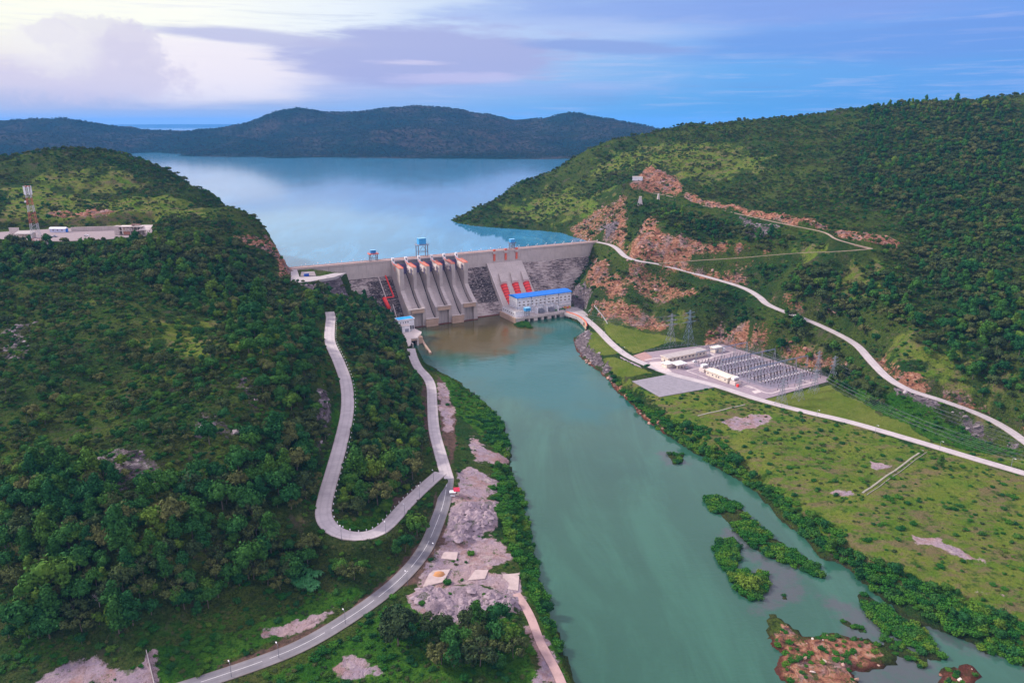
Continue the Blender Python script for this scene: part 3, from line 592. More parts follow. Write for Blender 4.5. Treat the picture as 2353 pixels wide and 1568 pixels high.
    c = nb.mix(z('red', 0.75), c, r1)
    rk = nb.ramp(st, [(0.32, (0.04, 0.03, 0.04)), (0.5, (0.14, 0.11, 0.12)), (0.68, (0.32, 0.27, 0.29))])
    c = nb.mix(z('rock', 0.7), c, rk)
    pk = nb.mix(nb.sm(med, 0.4, 0.6), (0.42, 0.30, 0.31), (0.35, 0.27, 0.325)); pk = nb.mix(nb.sm(fine, 0.45, 0.75), pk, (0.24, 0.16, 0.15))
    pk = nb.mix(nb.mul(nb.sm(nb.noise(o, 0.06, 5, 0.65), 0.5, 0.62), 0.6), pk, (0.33, 0.18, 0.15)); pk = nb.mix(nb.mul(nb.sm(nb.noise(o, 0.16, 6, 0.75), 0.57, 0.63), 0.75), pk, (0.07, 0.11, 0.03)); pk = nb.mix(nb.mul(nb.sm(vf, 0.58, 0.66), 0.6), pk, (0.09, 0.12, 0.05)); pk = nb.mix(nb.mul(nb.sm(nb.noise(o, 0.2, 4, 0.6), 0.56, 0.7), 0.5), pk, (0.60, 0.48, 0.42))
    c = nb.mix(z('pink', 0.95, nb.noise(o, 0.22, 6, 0.7)), c, pk)
    hp = nb.mix(nb.sm(nb.noise(o, 0.10, 3, 0.6), 0.50, 0.60), nb.mix(nb.sm(vf, .4, .7), (0.38, 0.29, 0.33), (0.29, 0.22, 0.25)), nb.mix(nb.sm(vf, .4, .6), (0.10, 0.12, 0.06), (0.28, 0.22, 0.26))); c = nb.mix(z('heap', 0.4), c, hp)
    # bare rock where very steep
    nz = nb.xyz(nb.n.new('ShaderNodeNewGeometry').outputs['Normal'])[2]
    hz_ = nb.xyz(o)[2]
    wet = nb.mul(nb.sm(hz_, 1.3, 0.3), nb.sm(hz_, -6.0, -3.0)); c = nb.mix(nb.mul(nb.mul(wet, 0.8), nb.sm(nb.attr('z_red'), 0.1, 0.5)), c, (0.17, 0.040, 0.032)); c = nb.mix(nb.mul(wet, 0.5), c, (0.035, 0.03, 0.02))
    nb.put(p.inputs['Base Color'], c); p.inputs['Roughness'].default_value = 1.0; p.inputs['Specular IOR Level'].default_value = 0.0
    nb.put(p.inputs['Normal'], nb.bump(nb.add(nb.add(nb.mul(fine, 1.4), nb.mul(tuft, 0.7)), nb.mul(st, 2.2)), 0.85, 1.8))
M_GROUND = mat('ground', fn=ground_fn)
ground = link('ground', me, M_GROUND); tag(ground, 'grassy and rocky ground of the river valley and its hillsides', kind='structure')

# ---------------------------------------------------------------- roads
def road_fn(base, dark, joints=True):
    def f(nb, p):
        o = nb.pos(); v = nb.noise(o, 0.12, 5, 0.65); w = nb.noise(o, 1.1, 5, 0.7)
        c = nb.mix(nb.sm(v, 0.35, 0.7), base, dark); c = nb.mix(nb.mul(nb.sm(w, 0.5, 0.75), 0.3), c, tuple(x * 0.55 for x in base))
        u = nb.attr('along'); k = nb.m('FRACT', nb.mul(u, 1 / 6.0)); j = nb.m('LESS_THAN', k, 0.05)
        if joints: c = nb.mix(nb.mul(j, 0.35), c, tuple(x * 0.5 for x in base))
        a = nb.attr('across'); tr = nb.m('ABSOLUTE', nb.sub(nb.m('ABSOLUTE', a), 0.45))
        c = nb.mix(nb.mul(nb.sm(tr, 0.2, 0.0), 0.22), c, tuple(x * 0.6 for x in dark))
        e = nb.sm(nb.add(nb.m('ABSOLUTE', a), nb.mul(nb.sub(w, 0.5), 0.3)), 0.86, 1.0); c = nb.mix(nb.mul(e, 0.6), c, (0.20, 0.15, 0.11))
        nb.put(p.inputs['Base Color'], c); p.inputs['Roughness'].default_value = 0.85; p.inputs['Specular IOR Level'].default_value = 0.2
    return f
M_CONC_ROAD = mat('concrete_road', fn=road_fn((0.50, 0.44, 0.44), (0.40, 0.35, 0.36)))
M_DUST_ROAD = mat('dusty_road', fn=road_fn((0.36, 0.27, 0.21), (0.26, 0.18, 0.13), False))
M_ASPHALT = mat('asphalt', fn=road_fn((0.20, 0.185, 0.20), (0.15, 0.14, 0.155), False))
M_PAINT = mat('road_paint', (0.75, 0.73, 0.72), 0.6)
def ribbon(name, L, hw, m, lift=0.0, skirt=1.2, kind='structure', label=None, parent=None):
    n = len(L); T = np.gradient(L[:, :2], axis=0); T /= np.linalg.norm(T, axis=1)[:, None] + 1e-9; Nn = np.stack([-T[:, 1], T[:, 0]], 1)
    ac = np.r_[0, np.cumsum(np.linalg.norm(np.diff(L[:, :2], axis=0), axis=1))]
    offs = [(-1, -skirt), (-1, 0), (-0.5, 0.04), (0, 0.07), (0.5, 0.04), (1, 0), (1, -skirt)]
    V = []; al = []; acr = []
    hwv = hw if hasattr(hw, '__len__') else [hw] * n
    for i in range(n):
        for a, dz in offs:
            V.append((L[i, 0] + Nn[i, 0] * a * hwv[i], L[i, 1] + Nn[i, 1] * a * hwv[i], L[i, 2] + lift + dz)); al.append(ac[i]); acr.append(a)
    k = len(offs); Fc = [(i * k + j, (i + 1) * k + j, (i + 1) * k + j + 1, i * k + j + 1) for i in range(n - 1) for j in range(k - 1)]
    me = bpy.data.meshes.new(name); me.from_pydata(V, [], Fc); o = link(name, me, m, parent)
    at = me.attributes.new('along', 'FLOAT', 'POINT'); at.data.foreach_set('value', al)
    at = me.attributes.new('across', 'FLOAT', 'POINT'); at.data.foreach_set('value', acr)
    bm = bmesh.new(); bm.from_mesh(me); bmesh.ops.recalc_face_normals(bm, faces=bm.faces[:]); bm.to_mesh(me); bm.free()
    # make sure the deck faces up
    if sum(p.normal.z for p in me.polygons) < 0: me.flip_normals()
    if kind: tag(o, label, kind=kind)
    return o
road_names = dict(track=('path', 'narrow pink dirt track running from the quarry floor down the left bank'), asphalt=('road', 'two lane grey asphalt road curving along the foot of the left hill'), riverroad=('road', 'pale concrete road running beside the left river bank'),
    switchback=('road', 'pale concrete hairpin road climbing the wooded spur on the left'), powerroad=('road', 'straight pale road from the powerhouse past the switchyard'),
    highroad=('road', 'pale road descending from the dam crest along the right hillside'), benchroad=('path', 'narrow bench road cut under the red cliff on the right mountain'), midroad=('path', 'narrow dirt road climbing right from the crest road'))
for i, (k, L) in enumerate(ROADW.items()):
    nm, lb = road_names[k]
    ribbon(nm, L, ROADS[k][0] * (1 if k == 'track' else .55 if nm == 'path' else 1), M_ASPHALT if k == 'asphalt' else mat('pink_dirt', (0.44, 0.29, 0.27), 0.95) if k == 'track' else M_DUST_ROAD if nm == 'path' else M_CONC_ROAD, lift=0.004 * i, label=lb)
# painted centre line of the asphalt road (long dashes)
La = ROADW['asphalt']; sg = []; i = 0
mk = MB()
T = np.gradient(La[:, :2], axis=0); T /= np.linalg.norm(T, axis=1)[:, None]; Nn = np.stack([-T[:, 1], T[:, 0]], 1)
for i in range(2, len(La) - 4):
    if i % 9 == 8: continue
    a, c2 = La[i], La[i + 1]
    hw_ = 0.10
    P = [(a[0] + Nn[i, 0] * s_ * hw_, a[1] + Nn[i, 1] * s_ * hw_, a[2] + 0.09) for s_ in (-1, 1)] + [(c2[0] + Nn[i + 1, 0] * s_ * hw_, c2[1] + Nn[i + 1, 1] * s_ * hw_, c2[2] + 0.09) for s_ in (1, -1)]
    mk.poly(P, [(0, 1, 2, 3)])
tag(mk.build('road_marking', M_PAINT), 'dashed white centre line painted on the asphalt road', kind='structure')

# ---------------------------------------------------------------- water
def water_fn(deep, mudc, tq, rough, bump_s, amp):
    def f(nb, p):
        o = nb.pos()
        c = nb.mix(nb.sm(nb.noise(o, 0.006, 3, 0.5), 0.35, 0.65), deep, tuple(x * 0.86 for x in deep))
        fl = nb.noise(nb.scale(o, (0.030, 0.006, 1), (0, 0, 0.45)), 1.0, 6, 0.7, 0.8); c = nb.mix(nb.mul(nb.sm(fl, 0.42, 0.68), 0.5), c, tuple(x * 1.55 for x in deep))
        if tq:
            n_ = nb.noise(o, 0.02, 4, 0.6)
            c = nb.mix(nb.sm(nb.add(nb.attr('w_tq'), nb.mul(nb.sub(n_, 0.5), 0.7)), 0.1, 1.0), c, tq)
            c = nb.mix(nb.sm(nb.add(nb.attr('w_mud'), nb.mul(nb.sub(n_, 0.5), 0.8)), 0.15, 0.9), c, mudc)
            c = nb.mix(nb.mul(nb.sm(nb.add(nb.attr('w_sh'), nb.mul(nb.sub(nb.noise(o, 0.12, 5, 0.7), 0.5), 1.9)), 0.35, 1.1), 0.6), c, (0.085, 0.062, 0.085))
        nb.put(p.inputs['Base Color'], c); nb.put(p.inputs['Roughness'], nb.sm(nb.xyz(o)[1], 1250.0, 2300.0, rough, rough + (0.045 if not tq else 0.0))); p.inputs['IOR'].default_value = 1.33; p.inputs['Specular IOR Level'].default_value = 0.5
        a = nb.noise(nb.scale(o, (1, 2.2, 1)), 0.25, 5, 0.65); w2 = nb.noise(nb.scale(o, (1, 1.6, 1), (0, 0, 0.7)), 0.05, 4, 0.6)
        st = nb.sm(nb.noise(o, 0.012, 3, 0.5), 0.4, 0.65)
        hgt = nb.add(nb.mul(a, nb.add(nb.mul(st, amp), 0.25)), nb.mul(w2, 1.2))
        nb.put(p.inputs['Normal'], nb.bump(hgt, bump_s, 1.0))
    return f
M_RIVER = mat('river_water', fn=water_fn((0.027, 0.090, 0.060), (0.085, 0.066, 0.024), (0.012, 0.098, 0.088), 0.07, 0.16, 1.0))
M_LAKE = mat('lake_water', fn=water_fn((0.040, 0.190, 0.330), None, None, 0.05, 0.014, 1.0))
rx = np.arange(-170, 760, 6.0); ry = np.arange(170, 1010, 6.0); RX, RY = np.meshgrid(rx, ry)
dr2 = sdist(RIVER, RX, RY, 40)
me = bpy.data.meshes.new('river'); n1_, n2_ = RX.shape
co = np.stack([RX, RY, np.zeros_like(RX)], -1).reshape(-1, 3); ix = np.arange(n1_ * n2_).reshape(n1_, n2_)
q = np.stack([ix[:-1, :-1], ix[:-1, 1:], ix[1:, 1:], ix[1:, :-1]], -1).reshape(-1, 4)
q = q[(np.maximum.reduce([dr2[:-1, :-1], dr2[1:, 1:], dr2[:-1, 1:], dr2[1:, :-1]]).ravel() < 30)]
uu = np.zeros(len(co), bool); uu[q.ravel()] = True; rm = np.cumsum(uu) - 1
me.from_pydata(co[uu].tolist(), [], rm[q].tolist())
def wattr(name, polys, soft, wobble):
    v = np.zeros(RX.shape)
    for P in polys:
        d = sdist([tuple(at_z(a, c_, 0))[:2] for a, c_ in P], RX, RY, 60) + fbm(RX, RY, 30, 4, 12) * wobble; v = np.maximum(v, 1 - sstep(d, -soft, soft))
    a = me.attributes.new(name, 'FLOAT', 'POINT'); a.data.foreach_set('value', v.reshape(-1)[uu].astype(np.float32))
wattr('w_mud', [[(960, 735), (1210, 715), (1235, 752), (1190, 790), (1130, 815), (1020, 820), (985, 805), (965, 770)]], 34, 26)
wattr('w_tq', [[(1215, 745), (1340, 735), (1350, 780), (1360, 850), (1420, 930), (1350, 960), (1200, 930), (1000, 860), (950, 800), (975, 800), (1050, 830), (1160, 815)]], 48, 30)
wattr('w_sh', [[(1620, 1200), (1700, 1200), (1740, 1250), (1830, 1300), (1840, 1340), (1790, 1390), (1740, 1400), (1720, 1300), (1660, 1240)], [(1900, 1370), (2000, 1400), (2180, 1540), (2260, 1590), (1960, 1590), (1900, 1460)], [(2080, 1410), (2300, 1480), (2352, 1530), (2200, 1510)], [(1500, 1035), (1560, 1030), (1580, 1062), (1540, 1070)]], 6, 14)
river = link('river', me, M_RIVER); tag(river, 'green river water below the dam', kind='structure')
# lake
lp = [tuple(dam(-6, -3, 68)), tuple(dam(DAM_LEN + 4, -3, 68)), (DR.x + 60, DR.y + 20, 68), (1390, 1400, 68), (34000, 3000, 68), (34000, 31500, 68), (-34000, 31500, 68), (-34000, 3000, 68), (-1300, 1000, 68), (DL.x - 40, DL.y + 8, 68)]
me = bpy.data.meshes.new('lake'); me.from_pydata(lp, [], [tuple(range(len(lp)))]); lake = link('lake', me, M_LAKE); tag(lake, 'wide calm blue reservoir lake behind the dam', kind='structure')
if me.polygons[0].normal.z < 0: me.flip_normals()

# ---------------------------------------------------------------- far hills
FC = []
def fy(px, py, y): p = at_y(px, py, y); FC.append((p.x, p.y, p.z))
for a in [(-200, 285, 5300), (0, 281, 5300), (120, 278, 5200), (240, 285, 5300), (300, 293, 5300), (350, 300, 5300), (420, 303, 5350), (480, 301, 5400), (510, 299, 5400), (560, 297, 5500), (620, 263, 5500), (655, 252, 5500), (690, 243, 5500), (730, 260, 5500), (800, 261, 5550), (850, 259, 5550), (885, 247, 5550), (920, 241, 5550), (990, 241, 5500), (1050, 249, 5450), (1090, 264, 5400), (1125, 263, 5400), (1170, 276, 5400), (1220, 283, 5400), (1260, 272, 5400), (1300, 266, 5400), (1350, 270, 5400), (1410, 278, 5400), (1470, 291, 5400), (1560, 300, 5400), (1700, 300, 5600), (2400, 300, 5600),
          (60, 300, 4900), (200, 305, 4900), (350, 318, 4800), (500, 318, 4800), (620, 300, 4950), (700, 320, 4550), (760, 300, 4800), (830, 312, 4450), (850, 285, 5000), (950, 275, 5100), (1000, 300, 4600), (1090, 288, 4850), (1140, 300, 4600), (1200, 300, 4900), (900, 318, 4400), (1320, 300, 4800), (1400, 305, 4800), (1000, 335, 4350), (760, 340, 4300), (1200, 330, 4450), (600, 335, 4300), (400, 335, 4500), (200, 330, 4300), (50, 330, 4100)]: fy(*a)
for px, py in [(-200, 366), (0, 364), (120, 361), (260, 356), (375, 351), (400, 357), (500, 360), (620, 363), (750, 363), (850, 363), (950, 365), (1050, 366), (1150, 366), (1300, 366), (1450, 366), (1700, 366), (2400, 366)]:
    p = at_z(px, py, 68); FC.append((p.x, p.y, 68)); FC.append((p.x * 0.93, p.y * 0.93, 40))
for x in range(-6000, 8001, 1400): FC.append((x, 7200, 20 if abs(x) > 100 else 30)); FC.append((x, 6600, 90))
FC = np.array(FC); FF = tps_fit(FC, 1e-3) if False else None
scf = 2500.0
def tps2(C):
    global FF
    n = len(C); P = C[:, :2] / scf; d2 = ((P[:, None] - P[None]) ** 2).sum(-1); K = 0.5 * d2 * np.log(d2 + 1e-12) + np.eye(n) * 2e-5
    A = np.zeros((n + 3, n + 3)); A[:n, :n] = K; A[:n, n] = 1; A[:n, n + 1:] = P; A[n:, :n] = A[:n, n:].T; w = np.linalg.solve(A, np.r_[C[:, 2], 0, 0, 0])
    def f(X, Y):
        x = X.ravel() / scf; y = Y.ravel() / scf; d = (x[:, None] - P[None, :, 0]) ** 2 + (y[:, None] - P[None, :, 1]) ** 2
        return ((0.5 * d * np.log(d + 1e-12)) @ w[:n] + w[n] + w[n + 1] * x + w[n + 2] * y).reshape(X.shape)
    return f
FF = tps2(FC)
fx_ = np.arange(-5200, 6200, 28.0); fy_ = np.arange(3400, 6500, 32.0); FX, FY = np.meshgrid(fx_, fy_)
FH = FF(FX, FY); rel = sstep(FH, 72, 140)
rid = fbm(FX, FY, 620, 5, 51, True); rid = rid - rid[rel > .5].mean()
FH = FH + rel * (rid * 44 + fbm(FX, FY, 120, 3, 55) * 8 - 6) + (1 - rel) * fbm(FX, FY, 260, 4, 57) * 10
me = bpy.data.meshes.new('hills'); n1_, n2_ = FX.shape; ix = np.arange(n1_ * n2_).reshape(n1_, n2_)
q = np.stack([ix[:-1, :-1], ix[:-1, 1:], ix[1:, 1:], ix[1:, :-1]], -1).reshape(-1, 4); q = q[(FH[:-1, :-1].ravel() > 45)]
me.from_pydata(np.stack([FX, FY, FH], -1).reshape(-1, 3).tolist(), [], q.tolist())
def hill_fn(nb, p):
    o = nb.pos(); a = nb.noise(o, 0.0022, 5, 0.6); c_ = nb.noise(o, 0.012, 6, 0.7); v = nb.voro(o, 0.055)
    c = nb.mix(nb.sm(a, 0.42, 0.62), (0.005, 0.020, 0.020), (0.055, 0.042, 0.036)); c = nb.mix(nb.mul(nb.sm(c_, 0.45, 0.62), 0.8), c, (0.010, 0.024, 0.014))  # brown noise patches paint sunlit ridges into the hill colour
    c = nb.mix(nb.mul(nb.sm(v, 0.3, 0.7), 0.5), c, (0.010, 0.020, 0.012))
    nb.put(p.inputs['Base Color'], c); p.inputs['Roughness'].default_value = 1.0; p.inputs['Specular IOR Level'].default_value = 0.0
    nb.put(p.inputs['Normal'], nb.bump(nb.add(nb.mul(v, -6.0), nb.mul(c_, 14.0)), 0.7, 1.0))
M_HILL = mat('wooded_hill', fn=hill_fn)
tag(link('hills', me, M_HILL, smooth=True), 'dark blue wooded hills on the far side of the lake', kind='structure')
# very distant land at the horizon
bmx = MB()
for k_, (x0, x1, y, h) in enumerate([(-30000, 6000, 30000, 186), (2500, 30000, 16000, 205), (6000, 30000, 11500, 216)]):
    n_ = 60; pts = []
    for i in range(n_ + 1):
        x = x0 + (x1 - x0) * i / n_; e = min(1, i / 6, (n_ - i) / 6); pts.append((x, y, 68 + (h - 68) * e * (0.75 + 0.5 * (float(vnoise(np.array(i / 7.0), np.array(k_ * 3.3), 9)) + 0.5))))
    k0 = len(bmx.v)
    for (x, y_, z) in pts: bmx.v += [(x, y_ - 900, 60), (x, y_, z), (x, y_ + 1500, 60)]
    for i in range(n_):
        a = k0 + 3 * i
        for j in (0, 1): bmx.f.append((a + j, a + 3 + j, a + 4 + j, a + 1 + j)); bmx.mi.append(0)
tag(bmx.build('distant_land', M_HILL), 'low strip of land along the horizon beyond the lake', kind='structure')
# ---------------------------------------------------------------- materials for the works
def conc_fn(base, dark, lift=(2.4, 12.0), stain=0.5, streak=True, lines=True):
    def f(nb, p):
        o = nb.obj(); x, y, z = nb.xyz(o)
        v = nb.noise(o, 0.09, 5, 0.65); w = nb.noise(nb.comb(nb.mul(x, 1.6), nb.mul(y, 1.6), nb.mul(z, 0.12)), 0.55, 5, 0.7)
        c = nb.mix(nb.sm(v, 0.3, 0.7), base, tuple(k * 0.84 for k in base))
        if streak: c = nb.mix(nb.mul(nb.sm(w, 0.50, 0.72), stain), c, dark)
        if lines:
            j = nb.m('LESS_THAN', nb.m('FRACT', nb.mul(z, 1 / lift[0])), 0.07); k = nb.m('LESS_THAN', nb.m('FRACT', nb.mul(x, 1 / lift[1])), 0.02)
            c = nb.mix(nb.mul(nb.m('MAXIMUM', j, k), 0.35), c, tuple(q * 0.55 for q in base))
        c = nb.mix(nb.mul(nb.sm(nb.noise(o, 1.2, 4, 0.7), 0.5, 0.75), 0.25), c, tuple(q * 0.6 for q in base))
        nb.put(p.inputs['Base Color'], c); p.inputs['Roughness'].default_value = 0.9; p.inputs['Specular IOR Level'].default_value = 0.15
    return f
M_CONC = mat('dam_concrete', fn=conc_fn((0.56, 0.475, 0.44), (0.22, 0.17, 0.16), stain=0.5))
M_CONC2 = mat('spillway_concrete', fn=conc_fn((0.50, 0.425, 0.40), (0.20, 0.155, 0.15), stain=0.55))
M_PALE = mat('pale_concrete', fn=conc_fn((0.66, 0.56, 0.52), (0.32, 0.24, 0.22), stain=0.3))
M_PEACH = mat('peach_concrete', fn=conc_fn((0.55, 0.38, 0.28), (0.28, 0.18, 0.14), stain=0.4))
def face_fn(nb, p):
    o = nb.obj(); x, y, z = nb.xyz(o)
    st = nb.noise(nb.comb(nb.mul(x, 0.11), nb.mul(y, 0.0), nb.mul(z, 1.0)), 0.85, 6, 0.72)
    st2 = nb.noise(nb.comb(nb.mul(x, 0.28), nb.mul(y, 0.0), nb.mul(z, 1.5)), 1.0, 5, 0.7)
    big = nb.noise(nb.comb(x, 0.0, nb.mul(z, 1.4)), 0.035, 4, 0.6)
    dark = nb.attr('f_dark')
    k = nb.add(nb.mul(nb.sub(st, 0.5), 1.9), nb.add(nb.mul(nb.sub(big, 0.5), 1.1), nb.mul(nb.sub(dark, 0.45), 1.15)))
    c = nb.ramp(nb.m('ADD', k, 0.5), [(0.20, (0.50, 0.42, 0.39)), (0.40, (0.36, 0.29, 0.27)), (0.54, (0.13, 0.095, 0.095)), (0.76, (0.035, 0.024, 0.026))])
    c = nb.mix(nb.mul(nb.sm(st2, 0.52, 0.62), 0.85), c, (0.52, 0.44, 0.41))
    jl = nb.m('LESS_THAN', nb.m('FRACT', nb.mul(z, 1 / 7.2)), 0.05); jv = nb.m('LESS_THAN', nb.m('FRACT', nb.mul(x, 1 / 21.0)), 0.035)
    c = nb.mix(nb.mul(nb.mul(nb.m('MAXIMUM', jl, jv), nb.sm(st2, 0.35, 0.55)), 0.45), c, (0.50, 0.42, 0.40))
    c = nb.mix(nb.sm(z, 1.6, 0.6), c, (0.16, 0.035, 0.03))
    nb.put(p.inputs['Base Color'], c); p.inputs['Roughness'].default_value = 0.9; p.inputs['Specular IOR Level'].default_value = 0.15
M_FACE = mat('rolled_concrete_face', fn=face_fn)
M_RED = mat('red_paint', (0.88, 0.055, 0.045), 0.5); M_ORANGE = mat('orange_red_paint', (0.78, 0.15, 0.08), 0.5)
M_BLUE = mat('blue_roof', (0.008, 0.17, 0.62), 0.5); M_SKYB = mat('sky_blue_sheet', (0.06, 0.36, 0.72), 0.5); M_LBLUE = mat('light_blue_sheet', (0.25, 0.55, 0.80), 0.5)
M_WHITE = mat('white_wall', (0.82, 0.80, 0.82), 0.7); M_CREAM = mat('cream_wall', (0.72, 0.62, 0.52), 0.75); M_DARK = mat('dark_opening', (0.015, 0.012, 0.018), 0.8)
M_GREY = mat('grey_steel', (0.22, 0.22, 0.26), 0.5, 0.3); M_LSTEEL = mat('light_steel', (0.30, 0.31, 0.37), 0.5, 0.3); M_WIN = mat('window_glass', (0.14, 0.12, 0.15), 0.25, spec=0.5)
M_LINE = mat('blue_grey_band', (0.18, 0.22, 0.34), 0.6); M_GATE = mat('gate_steel', (0.16, 0.13, 0.26), 0.55, 0.2); M_BROWN = mat('brown_ceramic', (0.045, 0.02, 0.025), 0.35, spec=0.5)
M_ROOFG = mat('roof_grey', (0.42, 0.37, 0.36), 0.85); M_BLACK = mat('black_rubber', (0.02, 0.02, 0.02), 0.7); M_GREEN = mat('green_paint', (0.05, 0.22, 0.06), 0.4)
M_YELLOW = mat('yellow_paint', (0.65, 0.38, 0.06), 0.6); M_WATERMARK = mat('wet_red_stain', (0.17, 0.035, 0.03), 0.5)

# ---------------------------------------------------------------- the dam (local frame: x = s, y = -n, z)
DAM = empty('dam', (DL.x, DL.y, 0), DAM_RZ)
tag(DAM, 'long grey concrete dam with five spillway bays holding back the lake', 'dam')
def L3(s, n, z): return (s, -n, z)
def face_z(n): return WALLZ - n * WALLZ / FACE_N
def section(mbx, s0, s1, prof, mi=0):
    mbx.sweep([L3(s0, n, z) for n, z in prof], [L3(s1, n, z) for n, z in prof], mi)
# upper wall and body
w = MB(); section(w, -6, DAM_LEN + 6, [(-8, -5), (0, -5), (0, CREST - 1.0), (-8, CREST - 1.0)])
w.box(L3(DAM_LEN / 2, 0.35, CREST - 1.6), (DAM_LEN + 12, 0.9, 1.2))
wall = w.build('crest_wall', M_CONC, DAM)
rd = MB(); section(rd, -6, DAM_LEN + 6, [(-8.4, CREST - 1.0), (0.9, CREST - 1.0), (0.9, CREST - 0.75), (-8.4, CREST - 0.75)]); rd.build('crest_road', M_PALE, DAM)
pp = MB()
for n_ in (0.7, -8.2): section(pp, -6, DAM_LEN + 6, [(n_ - 0.15, CREST - 0.74), (n_ + 0.15, CREST - 0.74), (n_ + 0.15, CREST + 0.35), (n_ - 0.15, CREST + 0.35)])
pp.build('parapet', mat('parapet_paint', (0.62, 0.42, 0.36), 0.8), DAM)
# stepped face, in two lengths beside the spillway
def face_part(s0, s1, darkf):
    bmv = []; fc = []; dk = []; prof = []
    N_ = 28
    for i in range(N_):
        z0 = WALLZ - i * WALLZ / N_; n0 = i * FACE_N / N_
        prof += [(n0, z0), (n0 + FACE_N / N_ * 0.62, z0 - WALLZ / N_ * 0.08)]
    prof += [(FACE_N, 0), (FACE_N + 1.0, -5)]
    ns = max(2, int((s1 - s0) / 3)); K = len(prof)
    for i in range(ns + 1):
        s = s0 + (s1 - s0) * i / ns
        for n, z in prof: bmv.append(L3(s, n + 0.02, z)); dk.append(darkf(s, z))
    for i in range(ns):
        for j in range(K - 1): fc.append((i * K + j, i * K + j + 1, (i + 1) * K + j + 1, (i + 1) * K + j))
    me = bpy.data.meshes.new('stepped_face'); me.from_pydata(bmv, [], fc); o = link('stepped_face', me, M_FACE, DAM)
    at = me.attributes.new('f_dark', 'FLOAT', 'POINT'); at.data.foreach_set('value', dk)
    if sum(p.normal.z for p in me.polygons) < 0: me.flip_normals()
    return o
face_part(-4, 123, lambda s, z: 0.42 + (0.22 if s > 88 else 0) * (z < 50))
face_part(211, 254.5, lambda s, z: 0.60 if z > 14 else 0.30)
face_part(254.5, DAM_LEN + 4, lambda s, z: 0.55 if s < 305 else 0.42)
# smooth penstock panel
pn = MB(); section(pn, 253.5, 306, [(0.3, 58), (3.2, 56), (34.0, 24.5), (52, 5), (52, -3), (5, -3)]); pn.build('penstock_panel', M_CONC, DAM)
for s_ in (253.0,): 
    e = MB(); section(e, s_ - 0.6, s_ + 0.6, [(2, 58.5), (4.5, 57.5), (54, 5.5), (54, 3), (40, 3)]); e.build('panel_edge', M_PALE, DAM)
for s_ in (265, 282, 298.5):
    h_ = MB(); A = [L3(s_ - 1.2, 15, 46.5), L3(s_ + 1.2, 15, 46.5), L3(s_ + 1.2, 15, 42), L3(s_ - 1.2, 15, 42)]; B_ = [L3(s_ - 4.4, 28, 37.5), L3(s_ + 4.4, 28, 37.5), L3(s_ + 4.4, 28, 27), L3(s_ - 4.4, 28, 27)]
    h_.sweep(A, B_); h_.build('penstock_hood', M_CONC, DAM)
    pk = MB(); pk.bar(L3(s_, 27, 33), L3(s_, 45, 7), 4.5, 24); ps = pk.build('penstock', M_RED, DAM, smooth=False)
    rr = MB()
    for i in range(8):
        t = 0.02 + i * 0.125; a = Vector(L3(s_, 27, 33)).lerp(Vector(L3(s_, 45, 7)), t); c_ = Vector(L3(s_, 27, 33)).lerp(Vector(L3(s_, 45, 7)), t + 0.022); rr.bar(a, c_, 4.75, 24)
    rr.build('ring', mat('dark_red_paint', (0.30, 0.02, 0.03), 0.5), ps)
    g = MB(); g.box(L3(s_, 0.9, 65), (2.6, 1.2, 9)); g.build('intake_slot', M_ORANGE, DAM)
    g = MB(); g.box(L3(s_, 1.6, 71.2), (5.4, 3.2, 2.0)); g.build('slot_bracket', M_CONC, DAM)
    g = MB(); g.box(L3(s_, 0.5, CREST + 0.6), (3.0, 2.4, 2.2)); g.build('hoist_box', M_ORANGE, DAM)
# inspection ladder and pipes beside the spillway
pl = MB(); P1 = [dam_face(883.9, 619.4), dam_face(904, 683.3), dam_face(882, 686)]
pts = [L3(s, n + 1.2, z + 1.2) for s, n, z in P1]; pl.tube(pts[:2], 0.9, 6); pl.bar(pts[1], pts[2], 0.8, 6); pl.build('red_duct', M_RED, DAM)
a, c_ = dam_face(881, 687), dam_face(893, 712); pl = MB(); pl.bar(L3(a[0], a[1] + 2, a[2] + 2), L3(c_[0], c_[1] + 2, c_[2] + 2), 2.4, 16); pl.build('outlet_pipe', M_RED, DAM, True)
pl = MB()
for p0, p1 in [((868, 625), (905, 735)), ((902, 700), (915, 745))]:
    a, c_ = dam_face(*p0), dam_face(*p1); pl.bar(L3(a[0], a[1] + 0.5, a[2] + 0.6), L3(c_[0], c_[1] + 0.5, c_[2] + 0.6), 0.55, 4)
a = dam_face(876, 655); c_ = dam_face(891, 690)
pl.build('inspection_stair', M_PALE, DAM)
